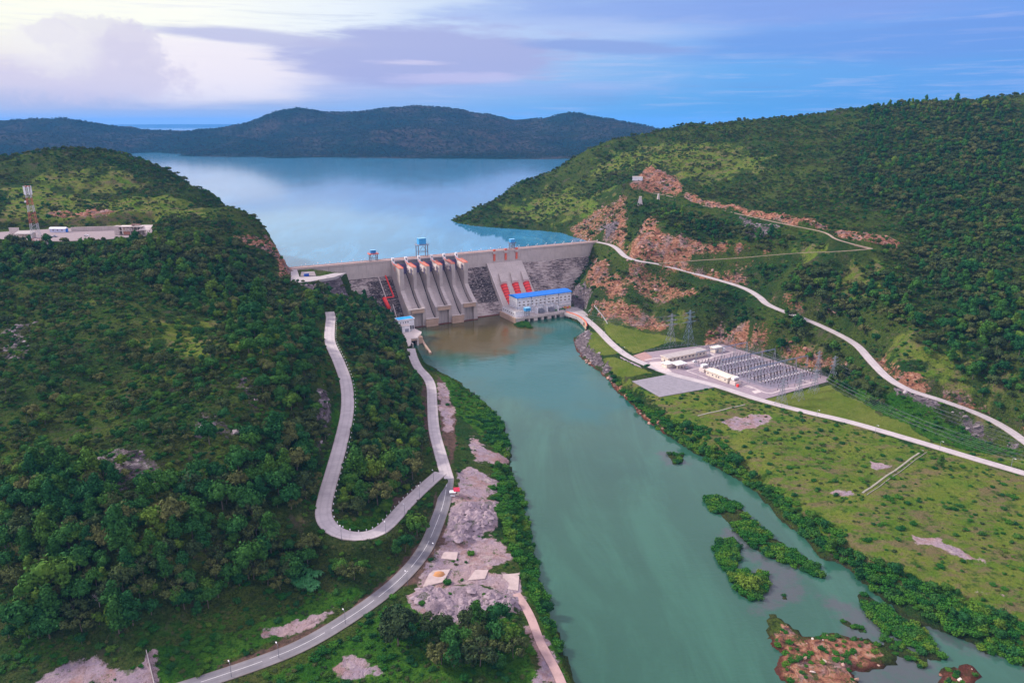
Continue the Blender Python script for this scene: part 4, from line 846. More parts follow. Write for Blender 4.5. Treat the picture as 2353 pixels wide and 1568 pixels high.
# piers
PS = [124.0 + 17.1 * i for i in range(6)]; PW = 4.2
for i, s_ in enumerate(PS):
    hw = PW / 2 * (1.25 if i in (0, 5) else 1.0)
    prof = [(-1, 69.5), (9, 69.5), (12, 68.6), (30, 67.6), (31, 66.8), (31, 41), (45, 29), (56, 22.3), (57.5, 22.0), (57.5, -4), (0, -4)]
    q_ = MB(); section(q_, s_ - hw, s_ + hw, prof); q_.build('pier', M_CONC2, DAM)
    # hoist blocks with an eye, red walkway and rails on the pier
    hb_ = MB(); section(hb_, s_ - 2.3, s_ + 0.9, [(1.2, 69.5), (4.8, 69.5), (3.4, CREST + 2.6), (1.2, CREST + 2.6)]); blk = hb_.build('hoist_block', M_WHITE, DAM)
    e = MB(); e.box(L3(s_ - 0.7, 4.25, 74.0), (0.9, 0.5, 1.8)); e.build('eye', M_DARK, blk)
    if 0 < i: 
        cb = MB(); section(cb, s_ - 1.5 - hw, s_ - hw + 0.02, [(13, 67.0), (24, 66.0), (24, 59.5), (13, 60.5)]); cb.build('trunnion_corbel', M_PALE, DAM)
    ml = MB()
    for o_ in (-hw, hw):
        ml.bar(L3(s_ + o_, 10, 70.6), L3(s_ + o_, 30.5, 68.6), 0.22); ml.bar(L3(s_ + o_, 10, 69.9), L3(s_ + o_, 30.5, 67.9), 0.18)
        for k in range(8): n_ = 10 + k * 2.9; ml.bar(L3(s_ + o_, n_, 69 - k * 0.18), L3(s_ + o_, n_, 70.7 - k * 0.28), 0.12)
    ml.bar(L3(s_ - hw, 30.5, 68.6), L3(s_ + hw, 30.5, 68.6), 0.22); ml.bar(L3(s_ - hw - 0.1, 5, 72), L3(s_ - hw - 0.1, 12, 69), 0.35); ml.bar(L3(s_ - hw - 0.2, 14, 67), L3(s_ - hw - 0.2, 15, 62), 0.3)
    ml.build('red_handrail', M_ORANGE, DAM); MB().sweep([L3(s_ - hw, 10, 69.5), L3(s_ + hw, 10, 69.5), L3(s_ + hw, 10, 69.2), L3(s_ - hw, 10, 69.2)], [L3(s_ - hw, 30.5, 67.9), L3(s_ + hw, 30.5, 67.9), L3(s_ + hw, 30.5, 67.0), L3(s_ - hw, 30.5, 67.0)]).build('walkway', mat('rusty_walkway', (0.50, 0.24, 0.18), 0.8), DAM)
# bays: chute, bucket, gate, bridge
for i in range(5):
    s0 = PS[i] + PW / 2; s1 = PS[i + 1] - PW / 2; hi = i % 2 == 0
    if hi: fl = [(0, 56), (3, 57.2), (7, 56), (12, 51.5), (20, 43), (30, 32.5), (38, 25.6), (44, 21.6), (49, 19.8), (54, 20.3), (57.8, 22.4)]
    else: fl = [(0, 56), (3, 57.2), (7, 56), (12, 51.5), (20, 43), (30, 32), (38, 23.6), (46, 15.2), (52, 10.6), (56, 8.6), (60.5, 9.4)]
    q_ = MB(); section(q_, s0 - 0.05, s1 + 0.05, fl + [(fl[-1][0], -4), (0, -4)] if not hi else fl + [(57.8, 19.5), (52.5, 17.8), (52.5, -4), (0, -4)]); q_.build('chute', M_CONC2, DAM)
    ds = MB()
    for off in (0.35,):
        A = [L3(s1 - 0.5, n, z + 0.12) for n, z in fl[2:-1]]; ds.tube(A, 0.55, 4)
    ds.build('dark_streak', mat('black_streak', (0.012, 0.010, 0.014), 0.6), DAM)  # near-black strip along the right edge of each chute floor
    bk = MB(); zt = fl[-1][1]; nn = fl[-1][0]
    ov = 1.6
    bk.box(L3((s0 + s1) / 2, nn + 0.6, zt - 2.2), (s1 - s0 + ov * 2, 1.4, 5.0)); bb_ = bk.build('flip_bucket', M_PEACH, DAM)
    lp_ = MB(); lp_.box(L3((s0 + s1) / 2, nn + 0.9, zt + 0.55), (s1 - s0 + ov * 2.4, 2.2, 0.5)); lp_.build('lip', M_PALE, bb_)
    if hi:
        bb2 = MB(); bb2.box(L3((s0 + s1) / 2, 52.6, 8.5), (s1 - s0 + 0.6, 1.0, 18)); bb2.build('bucket_wall', M_CONC2, DAM)
        for j_ in (-2, 2): e = MB(); e.box(L3((s0 + s1) / 2 + j_, 53.15, 8.5), (0.16, 0.2, 17.6)); e.build('joint', M_GREY, DAM)
    else:
        bb2 = MB(); section(bb2, s0 - 1.2, s1 + 1.2, [(54, zt - 4.9), (61.2, zt - 4.9), (61.2, -4), (54, -4)]); bb2.build('bucket_wall', M_PEACH, DAM)
    # radial gate: curved skin plate with arms to the trunnions
    gt = MB(); R_ = 15.0; cn, cz = 21.0, 62.0
    A = []
    for k in range(9): t = math.radians(196 - k * 5.6 * 1.6); A.append((cn + R_ * math.cos(t), cz + R_ * math.sin(t)))
    out = A + [(n - 0.6, z) for n, z in reversed(A)]
    section(gt, s0 + 0.05, s1 - 0.05, [(7.2, 56.2), (6.3, 60), (6.0, 64), (6.4, 68.5), (5.6, 68.5), (5.2, 64), (5.5, 60), (6.4, 56.2)]); gg = gt.build('radial_gate', M_GATE, DAM)
    am = MB()
    for so_ in (s0 + 1.2, s1 - 1.2):
        for zz in (59.0, 66.0): am.bar(L3(so_, 6.2, zz), L3(so_, 21, 62.4), 0.55, 4)
        am.bar(L3(so_, 12, 60.4), L3(so_, 12, 64.6), 0.35, 4)
        am.bar(L3(so_, 17, 61.6), L3(so_, 28, 64.5), 0.4, 4); am.bar(L3(so_, 17, 61.6), L3(so_, 28, 58.5), 0.4, 4); am.bar(L3(so_, 28, 58.5), L3(so_, 28, 64.5), 0.4, 4)
    am.build('arm', M_GATE, gg)
    sl_ = MB()
    for k in range(8): sl_.box(L3(s0 + 0.9 + k * (s1 - s0 - 1.8) / 7, 1.3, 68.4), (0.55, 0.8, 8.0))
    sl_.build('trash_rack', M_LSTEEL, DAM)
    br = MB(); section(br, s0, s1, [(0.95, 72.3), (2.0, 72.3), (2.0, 73.4), (0.95, 73.4)]); br.build('gate_bridge', M_PALE, DAM)
wl_ = MB(); wl_.box(L3(PS[2] + 8, 57.6, 0.2), (92, 0.5, 1.5)); wl_.build('waterline_stain', M_WATERMARK, DAM)

# crest lamps
lamp0 = empty('lamp_post'); pm = MB(); pm.bar((0, 0, 0), (0, 0, 2.0), 0.12, 5); pm.build('post', M_WHITE, lamp0); gm = MB(); gm.box((0, 0, 2.3), (0.9, 0.9, 0.8)); gm.build('lamp_head', M_WHITE, lamp0)
tag(lamp0, 'small white lamp on the parapet along the dam crest', 'lamp', 'white lamps along the dam crest')
k = 0; s_ = 12.0
while s_ < DAM_LEN - 4:
    if not (118 < s_ < 214):
        p = dam(s_, -8.2 if k % 2 else 0.7, CREST + 0.3); o = lamp0 if k == 0 else copy_tree(lamp0); o.location = p; k += 1; tag(o, ordinal(k) + ' small white lamp from the left end of the dam crest')
    s_ += 7.2
# crest cranes
def lattice_frame(mb, x0, x1, y0, y1, z0, z1, r, splay=0.0, braces=2):
    c0 = [(x0 - splay, y0 - splay), (x1 + splay, y0 - splay), (x1 + splay, y1 + splay), (x0 - splay, y1 + splay)]; c1 = [(x0, y0), (x1, y0), (x1, y1), (x0, y1)]
    for a, c_ in zip(c0, c1): mb.bar((*a, z0), (*c_, z1), r)
    for i in range(4):
        for k in range(braces):
            t0, t1 = k / braces, (k + 1) / braces
            pa = Vector((*c0[i], z0)).lerp(Vector((*c1[i], z1)), t0); pb = Vector((*c0[(i + 1) % 4], z0)).lerp(Vector((*c1[(i + 1) % 4], z1)), t1)
            mb.bar(pa, pb, r * 0.6); pc = Vector((*c0[i], z0)).lerp(Vector((*c1[i], z1)), t1); mb.bar(pc, pb, r * 0.6)
def crane(px, w_, d_, h_, cab, capc, label, beam, n=-4.0):
    s_, _ = dam_n(px, 590, n); o = empty('gantry_crane', dam(s_, n, CREST - 0.75), DAM_RZ); tag(o, label, 'gantry crane', 'gantry cranes on the dam crest')
    for sx in (-1, 1):
        for sy in (-1, 1): l_ = MB(); l_.box((sx * w_ / 2, sy * d_ / 2, h_ / 2), (0.9, 0.9, h_)); l_.build('leg', M_GREY, o)
    bmx = MB()
    for z_ in (h_ * 0.45,): 
        for sy in (-1, 1): bmx.bar((-w_ / 2, sy * d_ / 2, z_), (w_ / 2, sy * d_ / 2, z_), 0.35)
        bmx.bar((-w_ / 2, -d_ / 2, z_), (0, -d_ / 2, h_ * 0.95), 0.3); bmx.bar((w_ / 2, -d_ / 2, z_), (0, -d_ / 2, h_ * 0.95), 0.3)
    bmx.build('brace', M_GREY, o)
    pf = MB(); pf.box((0, 0, h_ + 0.4), (w_ + 3.4, d_ + 2.4, 0.8)); pfo = pf.build('platform', beam, o)
    rl = MB(); 
    for sy in (-1, 1): rl.bar((-w_ / 2 - 1.6, sy * (d_ / 2 + 1.1), h_ + 1.9), (w_ / 2 + 1.6, sy * (d_ / 2 + 1.1), h_ + 1.9), 0.12)
    for sx in (-1, 1): rl.bar((sx * (w_ / 2 + 1.6), -(d_ / 2 + 1.1), h_ + 1.9), (sx * (w_ / 2 + 1.6), d_ / 2 + 1.1, h_ + 1.9), 0.12)
    for kx in range(-3, 4): 
        for sy in (-1, 1): rl.bar((kx * (w_ / 2 + 1.6) / 3, sy * (d_ / 2 + 1.1), h_ + 0.8), (kx * (w_ / 2 + 1.6) / 3, sy * (d_ / 2 + 1.1), h_ + 1.9), 0.1)
    rl.build('rail', beam, pfo)
    cm = MB(); cm.box((0, 0, h_ + 0.8 + cab[2] / 2), (cab[0], cab[1], cab[2])); c_ = cm.build('cabin', capc, o)
    rf = MB(); rf.box((0, 0, h_ + 0.85 + cab[2] + 0.15), (cab[0] + 0.5, cab[1] + 0.5, 0.3)); rf.build('roof', M_LBLUE, c_)
    return o
crane(857.5, 8.5, 6, 9.0, (6.0, 4, 4.0), mat('blue_cabin', (0.03, 0.20, 0.50), 0.5), 'small gantry with a dark blue cabin and red rail on the dam crest', M_ORANGE)
crane(969.5, 12.5, 8, 15.5, (9.5, 7, 7.5), M_SKYB, 'tallest gantry crane with a big sky blue cabin above the spillway', M_LSTEEL)
crane(1176, 5.5, 5, 8.0, (6.5, 5, 4.5), M_SKYB, 'slim gantry with a light blue cabin, above the red penstocks', M_GREY)

# abutment house at the right end of the crest
o = empty('gate_house', (at_z(1391, 552, 74)), DAM_RZ); tag(o, 'small white roofed house on an orange base at the right end of the dam crest', 'house')
m_ = MB().box((0, 0, 2.2), (9, 6, 3.4)); m_.build('wall', M_GREY, o); m_ = MB().box((0, 0, 4.3), (14, 9, 0.7)); m_.box((1.5, 1, 5.4), (4, 3, 1.6)); m_.build('roof', M_WHITE, o)
m_ = MB().box((2, -6.5, -0.6), (20, 4, 4.4)); m_.build('base', M_ORANGE, o)
o = empty('retaining_block', at_z(1412, 560, 74), -0.3); tag(o, 'white concrete block below the rock face by the crest road', 'concrete block'); m_ = MB().box((2, 4, 2.0), (9, 3, 5.0)).box((0, 2.6, 1.6), (3, 2, 1.6)); m_.build('block', M_PALE, o)
# blue tank hut on the left pad
o = empty('site_cabin', at_z(704, 637 - 3, 73), DAM_RZ); tag(o, 'small blue cabin on the paved pad at the left end of the dam', 'cabin'); MB().box((0, 0, 1.6), (5, 3.4, 3.0)).build('wall', mat('deep_blue_paint', (0.03, 0.10, 0.48), 0.5), o); MB().box((0, 0, 3.25), (5.5, 3.9, 0.3)).build('roof', M_LSTEEL, o)
padm = MB(); padm.prism([tuple(at_z(px, py, 73))[:2] for px, py in [(668, 620), (682, 618), (688, 636), (735, 634), (768, 627), (795, 627), (768, 636), (712, 646), (668, 651)]], 70, 73.0); tag(padm.build('pavement', M_CONC_ROAD), 'pale concrete pad and ramp at the left end of the dam', kind='structure')
padm = MB(); padm.prism([tuple(at_z(px, py, 73.1))[:2] for px, py in [(690, 634), (692, 624), (722, 623), (726, 633)]], 71, 73.1); tag(padm.build('gravel_pad', mat('grey_gravel', (0.26, 0.21, 0.22), 0.9)), 'darker gravel pad beside the blue cabin', kind='structure')
# ---------------------------------------------------------------- powerhouse (dam frame)
PB = 6.0
PH = empty('powerhouse', (DL.x, DL.y, 0), DAM_RZ)
tag(PH, 'long white powerhouse with bright blue roof standing at the foot of the dam', 'power station')
s0, s1, n0, n1, zt = 256.5, 336.5, 58.5, 80.0, 26.2
m_ = MB(); section(m_, s0, s1, [(n0, -2), (n1, -2), (n1, zt), (n0, zt)]); m_.build('wall', M_WHITE, PH)
m_ = MB(); A = [(n0 - 0.8, zt + 0.05), (n1 + 0.8, zt + 0.05), (n1 + 0.8, zt + 0.7), (n1 - 2, zt + 1.5), ((n0 + n1) / 2, zt + 2.8), (n0 + 2, zt + 1.5), (n0 - 0.8, zt + 0.7)]; section(m_, s0 - 0.8, s1 + 0.8, A); m_.build('roof', M_BLUE, PH)
for zz in (PB + 3.6, PB + 8.0, zt - 2.2):
    m_ = MB(); m_.box(L3((s0 + s1) / 2, n1 + 0.05, zz), (s1 - s0 + 0.1, 0.14, 0.35)); m_.box(L3(s0 - 0.05, (n0 + n1) / 2, zz), (0.14, n1 - n0, 0.35)); m_.build('band', M_LINE, PH)
for i in range(4):
    s_ = s0 + 0.5 + i * 20.0; m_ = MB(); m_.bar(L3(s_ + 11.3 * (i > 0) * 0, n1 + 0.25, PB), L3(s_, n1 + 0.25, zt + 0.3), 0.16, 5); m_.box(L3(s_, n1 + 0.35, zt - 1.2), (0.9, 0.6, 2.4)); m_.build('downpipe', M_LINE, PH)
for r_, zz in enumerate((zt - 5.2, zt - 9.0)):
    for i in range(13):
        s_ = s0 + 3.3 + i * 6.1
        m_ = MB(); m_.box(L3(s_, n1 + 0.08, zz), (2.6, 0.3, 1.8)); f_ = m_.build('window', M_CREAM, PH)
        m_ = MB(); m_.box(L3(s_, n1 + 0.22, zz), (2.1, 0.08, 1.35)); m_.build('pane', M_WIN, f_)
for i in range(3):
    m_ = MB(); s_ = s0 + 11 + i * 20.5
    for sx in (-4, 0, 4, 8): m_.bar(L3(s_ + sx, n1 + 0.5, PB + 8.2), L3(s_ + sx, n1 + 0.5, PB + 11.6), 0.13); 
    m_.bar(L3(s_ - 4, n1 + 0.5, PB + 11.6), L3(s_, n1 + 0.5, PB + 11.6), 0.13); m_.bar(L3(s_ + 4, n1 + 0.5, PB + 11.6), L3(s_ + 8, n1 + 0.5, PB + 11.6), 0.13); m_.build('busbar_pipe', M_GREY, PH)
# annex on the left
m_ = MB(); section(m_, 247.5, s0 + 0.2, [(57, -2), (92, -2), (92, 12.5), (57, 12.5)]); m_.box(L3(261.5, 86.2, 8.6), (10, 11.6, 6.2)); m_.build('annex', M_WHITE, PH)
m_ = MB(); m_.box(L3(252, 74.5, 12.7), (8, 34, 0.3)); m_.box(L3(261.5, 86.2, 11.9), (9, 10.6, 0.3)); m_.build('annex_roof', M_ROOFG, PH)
for i in range(6):
    m_ = MB(); m_.box(L3(247.4, 60 + i * 5.4, 9.4), (0.2, 1.6, 1.5)); m_.build('window', M_WIN, PH)
# tailrace platform
o = empty('tailrace_platform', (DL.x, DL.y, 0), DAM_RZ); tag(o, 'grey concrete tailrace deck in front of the powerhouse with dark draft openings over the water', 'platform')
m_ = MB(); section(m_, 244.5, 320, [(56, PB - 2.2), (98, PB - 2.2), (98, PB), (56, PB)]); m_.build('deck', M_CONC, o)
m_ = MB(); section(m_, 245, 320, [(56, -4), (91, -4), (91, PB - 2.2), (56, PB - 2.2)]); m_.build('back_wall', mat('shade_tone_concrete', (0.05, 0.02, 0.025), 0.7), o)  # near-black colour paints in the shade inside the draft openings
gaps = [(257.5, 263), (265, 270.5), (276, 281.5), (285, 290.5), (296, 301.5), (303.5, 309)]
ed = [245] + [e for g in gaps for e in g] + [320]
for a, c_ in zip(ed[::2], ed[1::2]):
    m_ = MB(); m_.box(L3((a + c_) / 2, 94.2, -0.5), (c_ - a, 7.0, 8.6)); m_.build('pier', M_PALE, o)
m_ = MB(); section(m_, 244.0, 245.0, [(56, -3), (98, -3), (98, PB + 0.6), (56, PB + 0.6)]); m_.build('side_wall', M_PEACH, o)
m_ = MB()
for i in range(26): m_.bar(L3(247 + i * 2.9, 97.6, PB), L3(247 + i * 2.9, 97.6, PB + 1.2), 0.1)
m_.bar(L3(247, 97.6, PB + 1.2), L3(319.5, 97.6, PB + 1.2), 0.12); m_.build('railing', M_GREY, o)
# hoist tower on the platform
s_, n_ = dam_z(1212.5, 727, PB); o = empty('hoist_tower', dam(s_, n_ - 2, PB), DAM_RZ); tag(o, 'grey frame tower with a sky blue cabin on the tailrace deck', 'hoist tower')
for sx in (-2.6, 2.6):
    for sy in (-2, 2): MB().box((sx, sy, 3.6), (0.6, 0.6, 7.2)).build('leg', M_LSTEEL, o)
MB().bar((-2.6, -2, 3.4), (2.6, -2, 3.4), 0.25).bar((-2.6, -2, 0.3), (2.6, -2, 3.2), 0.15).bar((-2.6, -2, 3.6), (2.6, -2, 7), 0.15).build('brace', M_LSTEEL, o)
c_ = MB().box((0, 0, 9.0), (7.4, 5.4, 3.6)).build('cabin', M_SKYB, o); MB().box((0, 0, 11.0), (8, 6, 0.4)).build('roof', M_LBLUE, c_)
# fire walls and transformers
for i, px in enumerate((1226, 1249, 1276)):
    s_, n_ = dam_z(px, 717 - i * 2.6, PB); o = empty('fire_wall', dam(s_ , 85.5, PB), DAM_RZ)
    tag(o, ['white fire wall left of the first transformer on the tailrace deck', 'white fire wall standing between the two transformers', 'white fire wall right of the second transformer'][i], 'fire wall', 'fire walls of the transformer bays')
    MB().sweep([(-0.5, -5, 0), (-0.5, 5, 0), (-0.5, 5, 8.5), (-0.5, -2, 8.5), (-0.5, -5, 5.5)], [(0.5, -5, 0), (0.5, 5, 0), (0.5, 5, 8.5), (0.5, -2, 8.5), (0.5, -5, 5.5)]).build('panel', M_WHITE, o)
    MB().box((0, 0, 8.7), (1.5, 7, 0.3)).build('coping', M_PALE, o)
for i, px in enumerate((1238, 1263)):
    s_, n_ = dam_z(px, 716 - i * 2.6, PB); o = empty('transformer', dam(s_, 86.5, PB), DAM_RZ)
    tag(o, ['grey power transformer in the left bay of the tailrace deck', 'grey power transformer in the right bay of the tailrace deck'][i], 'transformer', 'power transformers on the tailrace deck')
    MB().box((0, 0, 2.4), (7, 4, 4.4)).build('tank', M_LSTEEL, o)
    for k in range(5): MB().box((-3 + k * 1.5, -3.0, 2.2), (0.9, 1.6, 3.6)).build('radiator', M_LSTEEL, o)
    for k in (-2, 0, 2): b0 = MB().bar((k, -0.6, 4.6), (k * 1.2, -1.3, 7.2), 0.28, 6, 0.18).build('bushing', M_BROWN, o); MB().box((k * 1.2, -1.35, 7.3), (0.5, 0.5, 0.25)).build('terminal', M_WHITE, b0)
    MB().bar((-3, 0.8, 5.9), (3, 0.8, 5.9), 0.6, 10).build('oil_tank', M_WHITE, o)
# retaining wall of the quay
qw = [tuple(at_z(px, py, 0))[:2] for px, py in [(1299, 728), (1308, 731), (1320, 735), (1332, 742), (1340, 749), (1345, 757), (1346, 765)]]
Lq = smooth_line([(x, y, 0) for x, y in qw], 2.0)
T = np.gradient(Lq[:, :2], axis=0); T /= np.linalg.norm(T, axis=1)[:, None]; Nn = np.stack([-T[:, 1], T[:, 0]], 1)
if (Nn[0] @ np.array([0.2, 1.0])) < 0: Nn = -Nn
V_ = []; F_ = []
for i in range(len(Lq)):
    tp = 6.9 - 0.0 * i; b_ = 6.9 + 1.6 * min(1, i / len(Lq))
    a = Lq[i, :2]; c_ = a + Nn[i] * 1.2; a2 = a + Nn[i] * 0.0
    V_ += [(a[0], a[1], -3), (a2[0], a2[1], b_), (c_[0], c_[1], b_), (c_[0], c_[1], -3)]
for i in range(len(Lq) - 1):
    for j in range(3): F_.append((4 * i + j, 4 * i + j + 1, 4 * i + 5 + j, 4 * i + 4 + j))
o = empty('quay_wall'); tag(o, 'curved peach retaining wall beside the powerhouse access road', 'retaining wall')
w_ = MB(); w_.v = V_; w_.f = F_; w_.mi = [0] * len(F_); w_.build('wall', M_PEACH, o)
cp = MB(); cp.tube([(Lq[i, 0] + Nn[i, 0] * 0.6, Lq[i, 1] + Nn[i, 1] * 0.6, 7.1 + 1.6 * i / len(Lq)) for i in range(len(Lq))], 0.7, 4); cp.build('coping', M_ORANGE, o)
tag(MB().prism([tuple(at_z(px, py, PB))[:2] for px, py in [(1296, 719), (1300, 709), (1312, 703), (1325, 706), (1338, 712), (1350, 722), (1348, 736), (1340, 741), (1325, 728)]], 3, PB + 0.25).build('pavement', M_CONC_ROAD), 'pale paved forecourt beside the powerhouse', kind='structure')
# vehicles on the deck and elsewhere
def make_car(name, label, body, loc, rz, L_=4.6, W_=1.9, H_=1.5, cat='car', truck=False, group=None):
    o = empty(name, loc, rz); tag(o, label, cat, group)
    h1 = H_ * 0.52
    prof = [(-L_ / 2, 0.35), (-L_ / 2, h1), (-L_ * 0.42, h1 + 0.08), (L_ * 0.22, h1 + 0.1), (L_ * 0.47, h1 - 0.08), (L_ / 2, h1 - 0.3), (L_ / 2, 0.35)]
    m1 = MB(); m1.sweep([(x, -W_ / 2, z) for x, z in prof], [(x, W_ / 2, z) for x, z in prof]); m1.build('body', body, o)
    pr = [(-L_ * (0.05 if truck else 0.40), h1 + 0.08), (-L_ * (0.03 if truck else 0.33), H_), (L_ * 0.10, H_), (L_ * 0.24, h1 + 0.08)]
    m2 = MB(); m2.sweep([(x, -W_ * 0.43, z) for x, z in pr], [(x, W_ * 0.43, z) for x, z in pr]); cb = m2.build('cab', body, o)
    m3 = MB(); m3.box((0.0 if not truck else 0.3, 0, (h1 + H_) / 2 + 0.02), (L_ * 0.30 if not truck else L_ * 0.14, W_ * 0.9, (H_ - h1) * 0.5)); m3.build('window', M_WIN, cb)
    for x in (-L_ * 0.3, L_ * 0.3):
        for y in (-W_ / 2, W_ / 2): MB().bar((x, y - 0.12, 0.38), (x, y + 0.12, 0.38), 0.38, 10).build('wheel', M_BLACK, o)
    return o
p = dam(308, 88, PB); make_car('pickup_truck', 'green pickup truck parked nearest the right fire wall on the tailrace deck', M_GREEN, p, DAM_RZ + 0.3, 6.5, 2.6, 2.4, 'truck', True)
p = dam(315, 86, PB); make_car('parked_car', 'dark car parked between two green trucks by the powerhouse', mat('dark_car_paint', (0.03, 0.03, 0.05), 0.3), p, DAM_RZ + 0.2, 5.6, 2.3, 1.9)
p = dam(318, 83.5, PB); make_car('pickup_truck', 'green pickup truck parked close to the powerhouse wall, right of the dark car', M_GREEN, p + Vector((3, 0, 0)), DAM_RZ + 0.2, 6.5, 2.6, 2.4, 'truck', True)
o = empty('crate_stack', dam(327, 84, PB), DAM_RZ); tag(o, 'yellow and orange crates stacked against the right end of the powerhouse wall', 'crates')
for k in range(4): MB().box((-4.5 + k * 3, 0, 1.4 + 0.3 * (k % 2)), (2.4, 2, 2.6 + 0.6 * (k % 2))).build('crate', M_YELLOW if k % 2 else M_ORANGE, o)

# ---------------------------------------------------------------- left intake house
BZ = 9.0
for zr in np.arange(16, 34, 0.25):
    sfr, nfr = dam_z(950.9, 731.2, zr); 
    if dam_n(951.5, 755.5, nfr)[1] >= BZ: break
sfl, nfl = dam_z(914.9, 736.2, zr); sbl, nbl = dam_z(909.9, 730.9, zr)
H_ = empty('intake_house', (DL.x, DL.y, 0), DAM_RZ); tag(H_, 'white house with a bright blue roof on the left bank below the dam', 'building')
nF = nfr; nB = nF - max(8, abs(nfl - nbl)); sL, sR = sfl, sfr
print('intake house', zr, sL, sR, nF, nB)
m_ = MB(); section(m_, sL, sR, [(nB, BZ - 4), (nF, BZ - 4), (nF, zr - 0.4), (nB, zr - 0.4)]); m_.build('wall', M_WHITE, H_)
m_ = MB(); section(m_, sL - 0.7, sR + 0.7, [(nB - 0.7, zr - 0.4), (nF + 0.7, zr - 0.4), (nF + 0.7, zr + 0.4), (nB - 0.7, zr + 0.4)]); m_.build('parapet', M_WHITE, H_)
m_ = MB(); section(m_, sL + 0.1, sR - 0.1, [(nB + 0.1, zr + 0.4), (nF - 0.1, zr + 0.4), (nF - 0.1, zr + 0.55), (nB + 0.1, zr + 0.55)]); m_.build('roof', mat('cyan_blue_roof', (0.02, 0.36, 0.80), 0.4), H_)
for i in range(4): MB().box(L3(sL + 3.0 + i * 2.9, nF + 0.05, zr - 3.2), (1.2, 0.25, 1.6)).build('window', M_WIN, H_)
for i in range(2): MB().box(L3(sR - 4.2 + i * 2.6, nF + 0.05, BZ + 2.8), (1.7, 0.25, 4.2)).build('door', M_DARK, H_)
m_ = MB(); m_.box(L3(sL + 6.6, nF + 3.6, BZ + 2.6), (9.5, 7.0, 9.2)); m_.build('annex', M_WHITE, H_); MB().box(L3(sL + 6.6, nF + 3.6, BZ + 7.35), (10.1, 7.6, 0.35)).build('annex_roof', M_PALE, H_)
MB().box(L3(sL + 7.4, nF + 7.15, BZ + 1.9), (4.6, 0.2, 3.8)).build('shutter', M_LSTEEL, H_)
# terrace and water portal below it
o = empty('intake_portal', (DL.x, DL.y, 0), DAM_RZ); tag(o, 'pale concrete terrace with a square dark outlet over the water, below the blue roofed house', 'outlet structure')
T_ = [dam_z(893.4 + u * .0767, 704.4 + v * .0767, BZ) for u, v in [(400, 770), (640, 748), (770, 650), (980, 745), (960, 800), (860, 900), (860, 930), (660, 945), (650, 1130), (450, 1240), (270, 1180), (430, 1080), (480, 900)]]
m_ = MB(); m_.sweep([L3(s, n, BZ - 1.2) for s, n in T_], [L3(s, n, BZ) for s, n in T_]); m_.build('terrace', M_PALE, o)
s_, n_ = dam_z(893.4 + 745 * .0767, 704.4 + 930 * .0767, BZ); sw = 6.6
for sx in (-1, 1): MB().box(L3(s_ + sx * (sw / 2 + 1.0), n_ - 2.5, 3.4), (2.0, 7.0, 9.2)).build('portal_pier', M_PALE, o)
MB().box(L3(s_, n_ - 2.5, 7.0), (sw, 7.0, 2.0)).build('lintel', M_PEACH, o); MB().box(L3(s_, n_ - 5.5, 2.0), (sw, 0.6, 8.2)).build('opening', M_DARK, o)
MB().box(L3(s_ - sw / 2 - 2.6, n_ + 6, 2.5), (1.2, 13, 8)).build('side_wall', M_PALE, o)
MB().box(L3(s_ + 8.2, n_ - 9, 3.0), (7.5, 11, 9.6)).build('corner_block', M_PEACH, o)
g_ = [at_z(px, py, 0.8) for px, py in [(968, 778), (974, 790), (981, 800), (989, 811)]]
m_ = MB(); m_.tube([tuple(p) for p in g_], 1.6, 4); tag(m_.build('guide_wall', M_PEACH), 'thin concrete guide wall running out into the river from the outlet', 'wall')
# ---------------------------------------------------------------- switchyard
YZ = 10.0
E1 = Vector((0.50, -0.866, 0)); E2 = Vector((0.866, 0.5, 0)); YR = math.radians(30)
def flat_slab(name, pts, z, m, label, th=0.6, lift=0.0):
    o = MB().prism([tuple(at_z(px, py, z))[:2] for px, py in pts], z - th, z + lift).build(name, m); tag(o, label, kind='structure'); return o
M_YARD = mat('purple_gravel', (0.30, 0.235, 0.265), 0.95); M_KERB = mat('kerb_concrete', (0.56, 0.47, 0.46), 0.8); M_SLAB = mat('slab_concrete', (0.60, 0.50, 0.48), 0.85)
flat_slab('gravel_yard', [(1470, 814), (1481, 808), (1655, 789), (1920, 871), (1741, 920), (1700, 907), (1600, 876), (1520, 852), (1478, 834)], YZ, M_YARD, 'flat purple gravel ground of the switchyard')
flat_slab('gravel_pad', [(1452, 875), (1548, 857), (1598, 872), (1640, 889), (1515, 911)], YZ, mat('grey_gravel_pad', (0.27, 0.245, 0.275), 0.95), 'grey gravel pad on the river side of the road')
def r3(u, v): return (1408.8 + u * .2409, 687.2 + v * .2409)
def strip(pts, w=0.9, z=YZ + 0.12, name='kerb', lab='pale concrete kerb line in the switchyard'):
    L = smooth_line([tuple(at_z(*r3(*p), z)) for p in pts], 2.5); return ribbon(name, L, w, M_KERB, 0.0, 0.3, label=lab)
strip([(1090, 760), (1280, 820), (1400, 870), (1470, 893), (1520, 893), (1600, 865), (1680, 848), (1730, 850), (1755, 848), (1750, 832), (1850, 805), (1950, 778)], 0.8)
strip([(700, 680), (860, 645)], 0.7); strip([(700, 680), (900, 755)], 0.6); strip([(560, 640), (760, 590), (900, 560), (1150, 500)], 1.0); strip([(830, 640), (930, 700)], 0.5)
strip([(1780, 765), (1890, 792)], 0.6); strip([(1180, 800), (1330, 850)], 0.5); strip([(300, 580), (450, 560), (560, 620)], 1.2); strip([(870, 520), (930, 515), (950, 545), (860, 585), (700, 615)], 1.6)
flat_slab('concrete_slab', [r3(1320, 875), r3(1380, 862), r3(1410, 885), r3(1350, 897)], YZ + 0.14, M_SLAB, 'bright concrete slab in the corner of the switchyard')
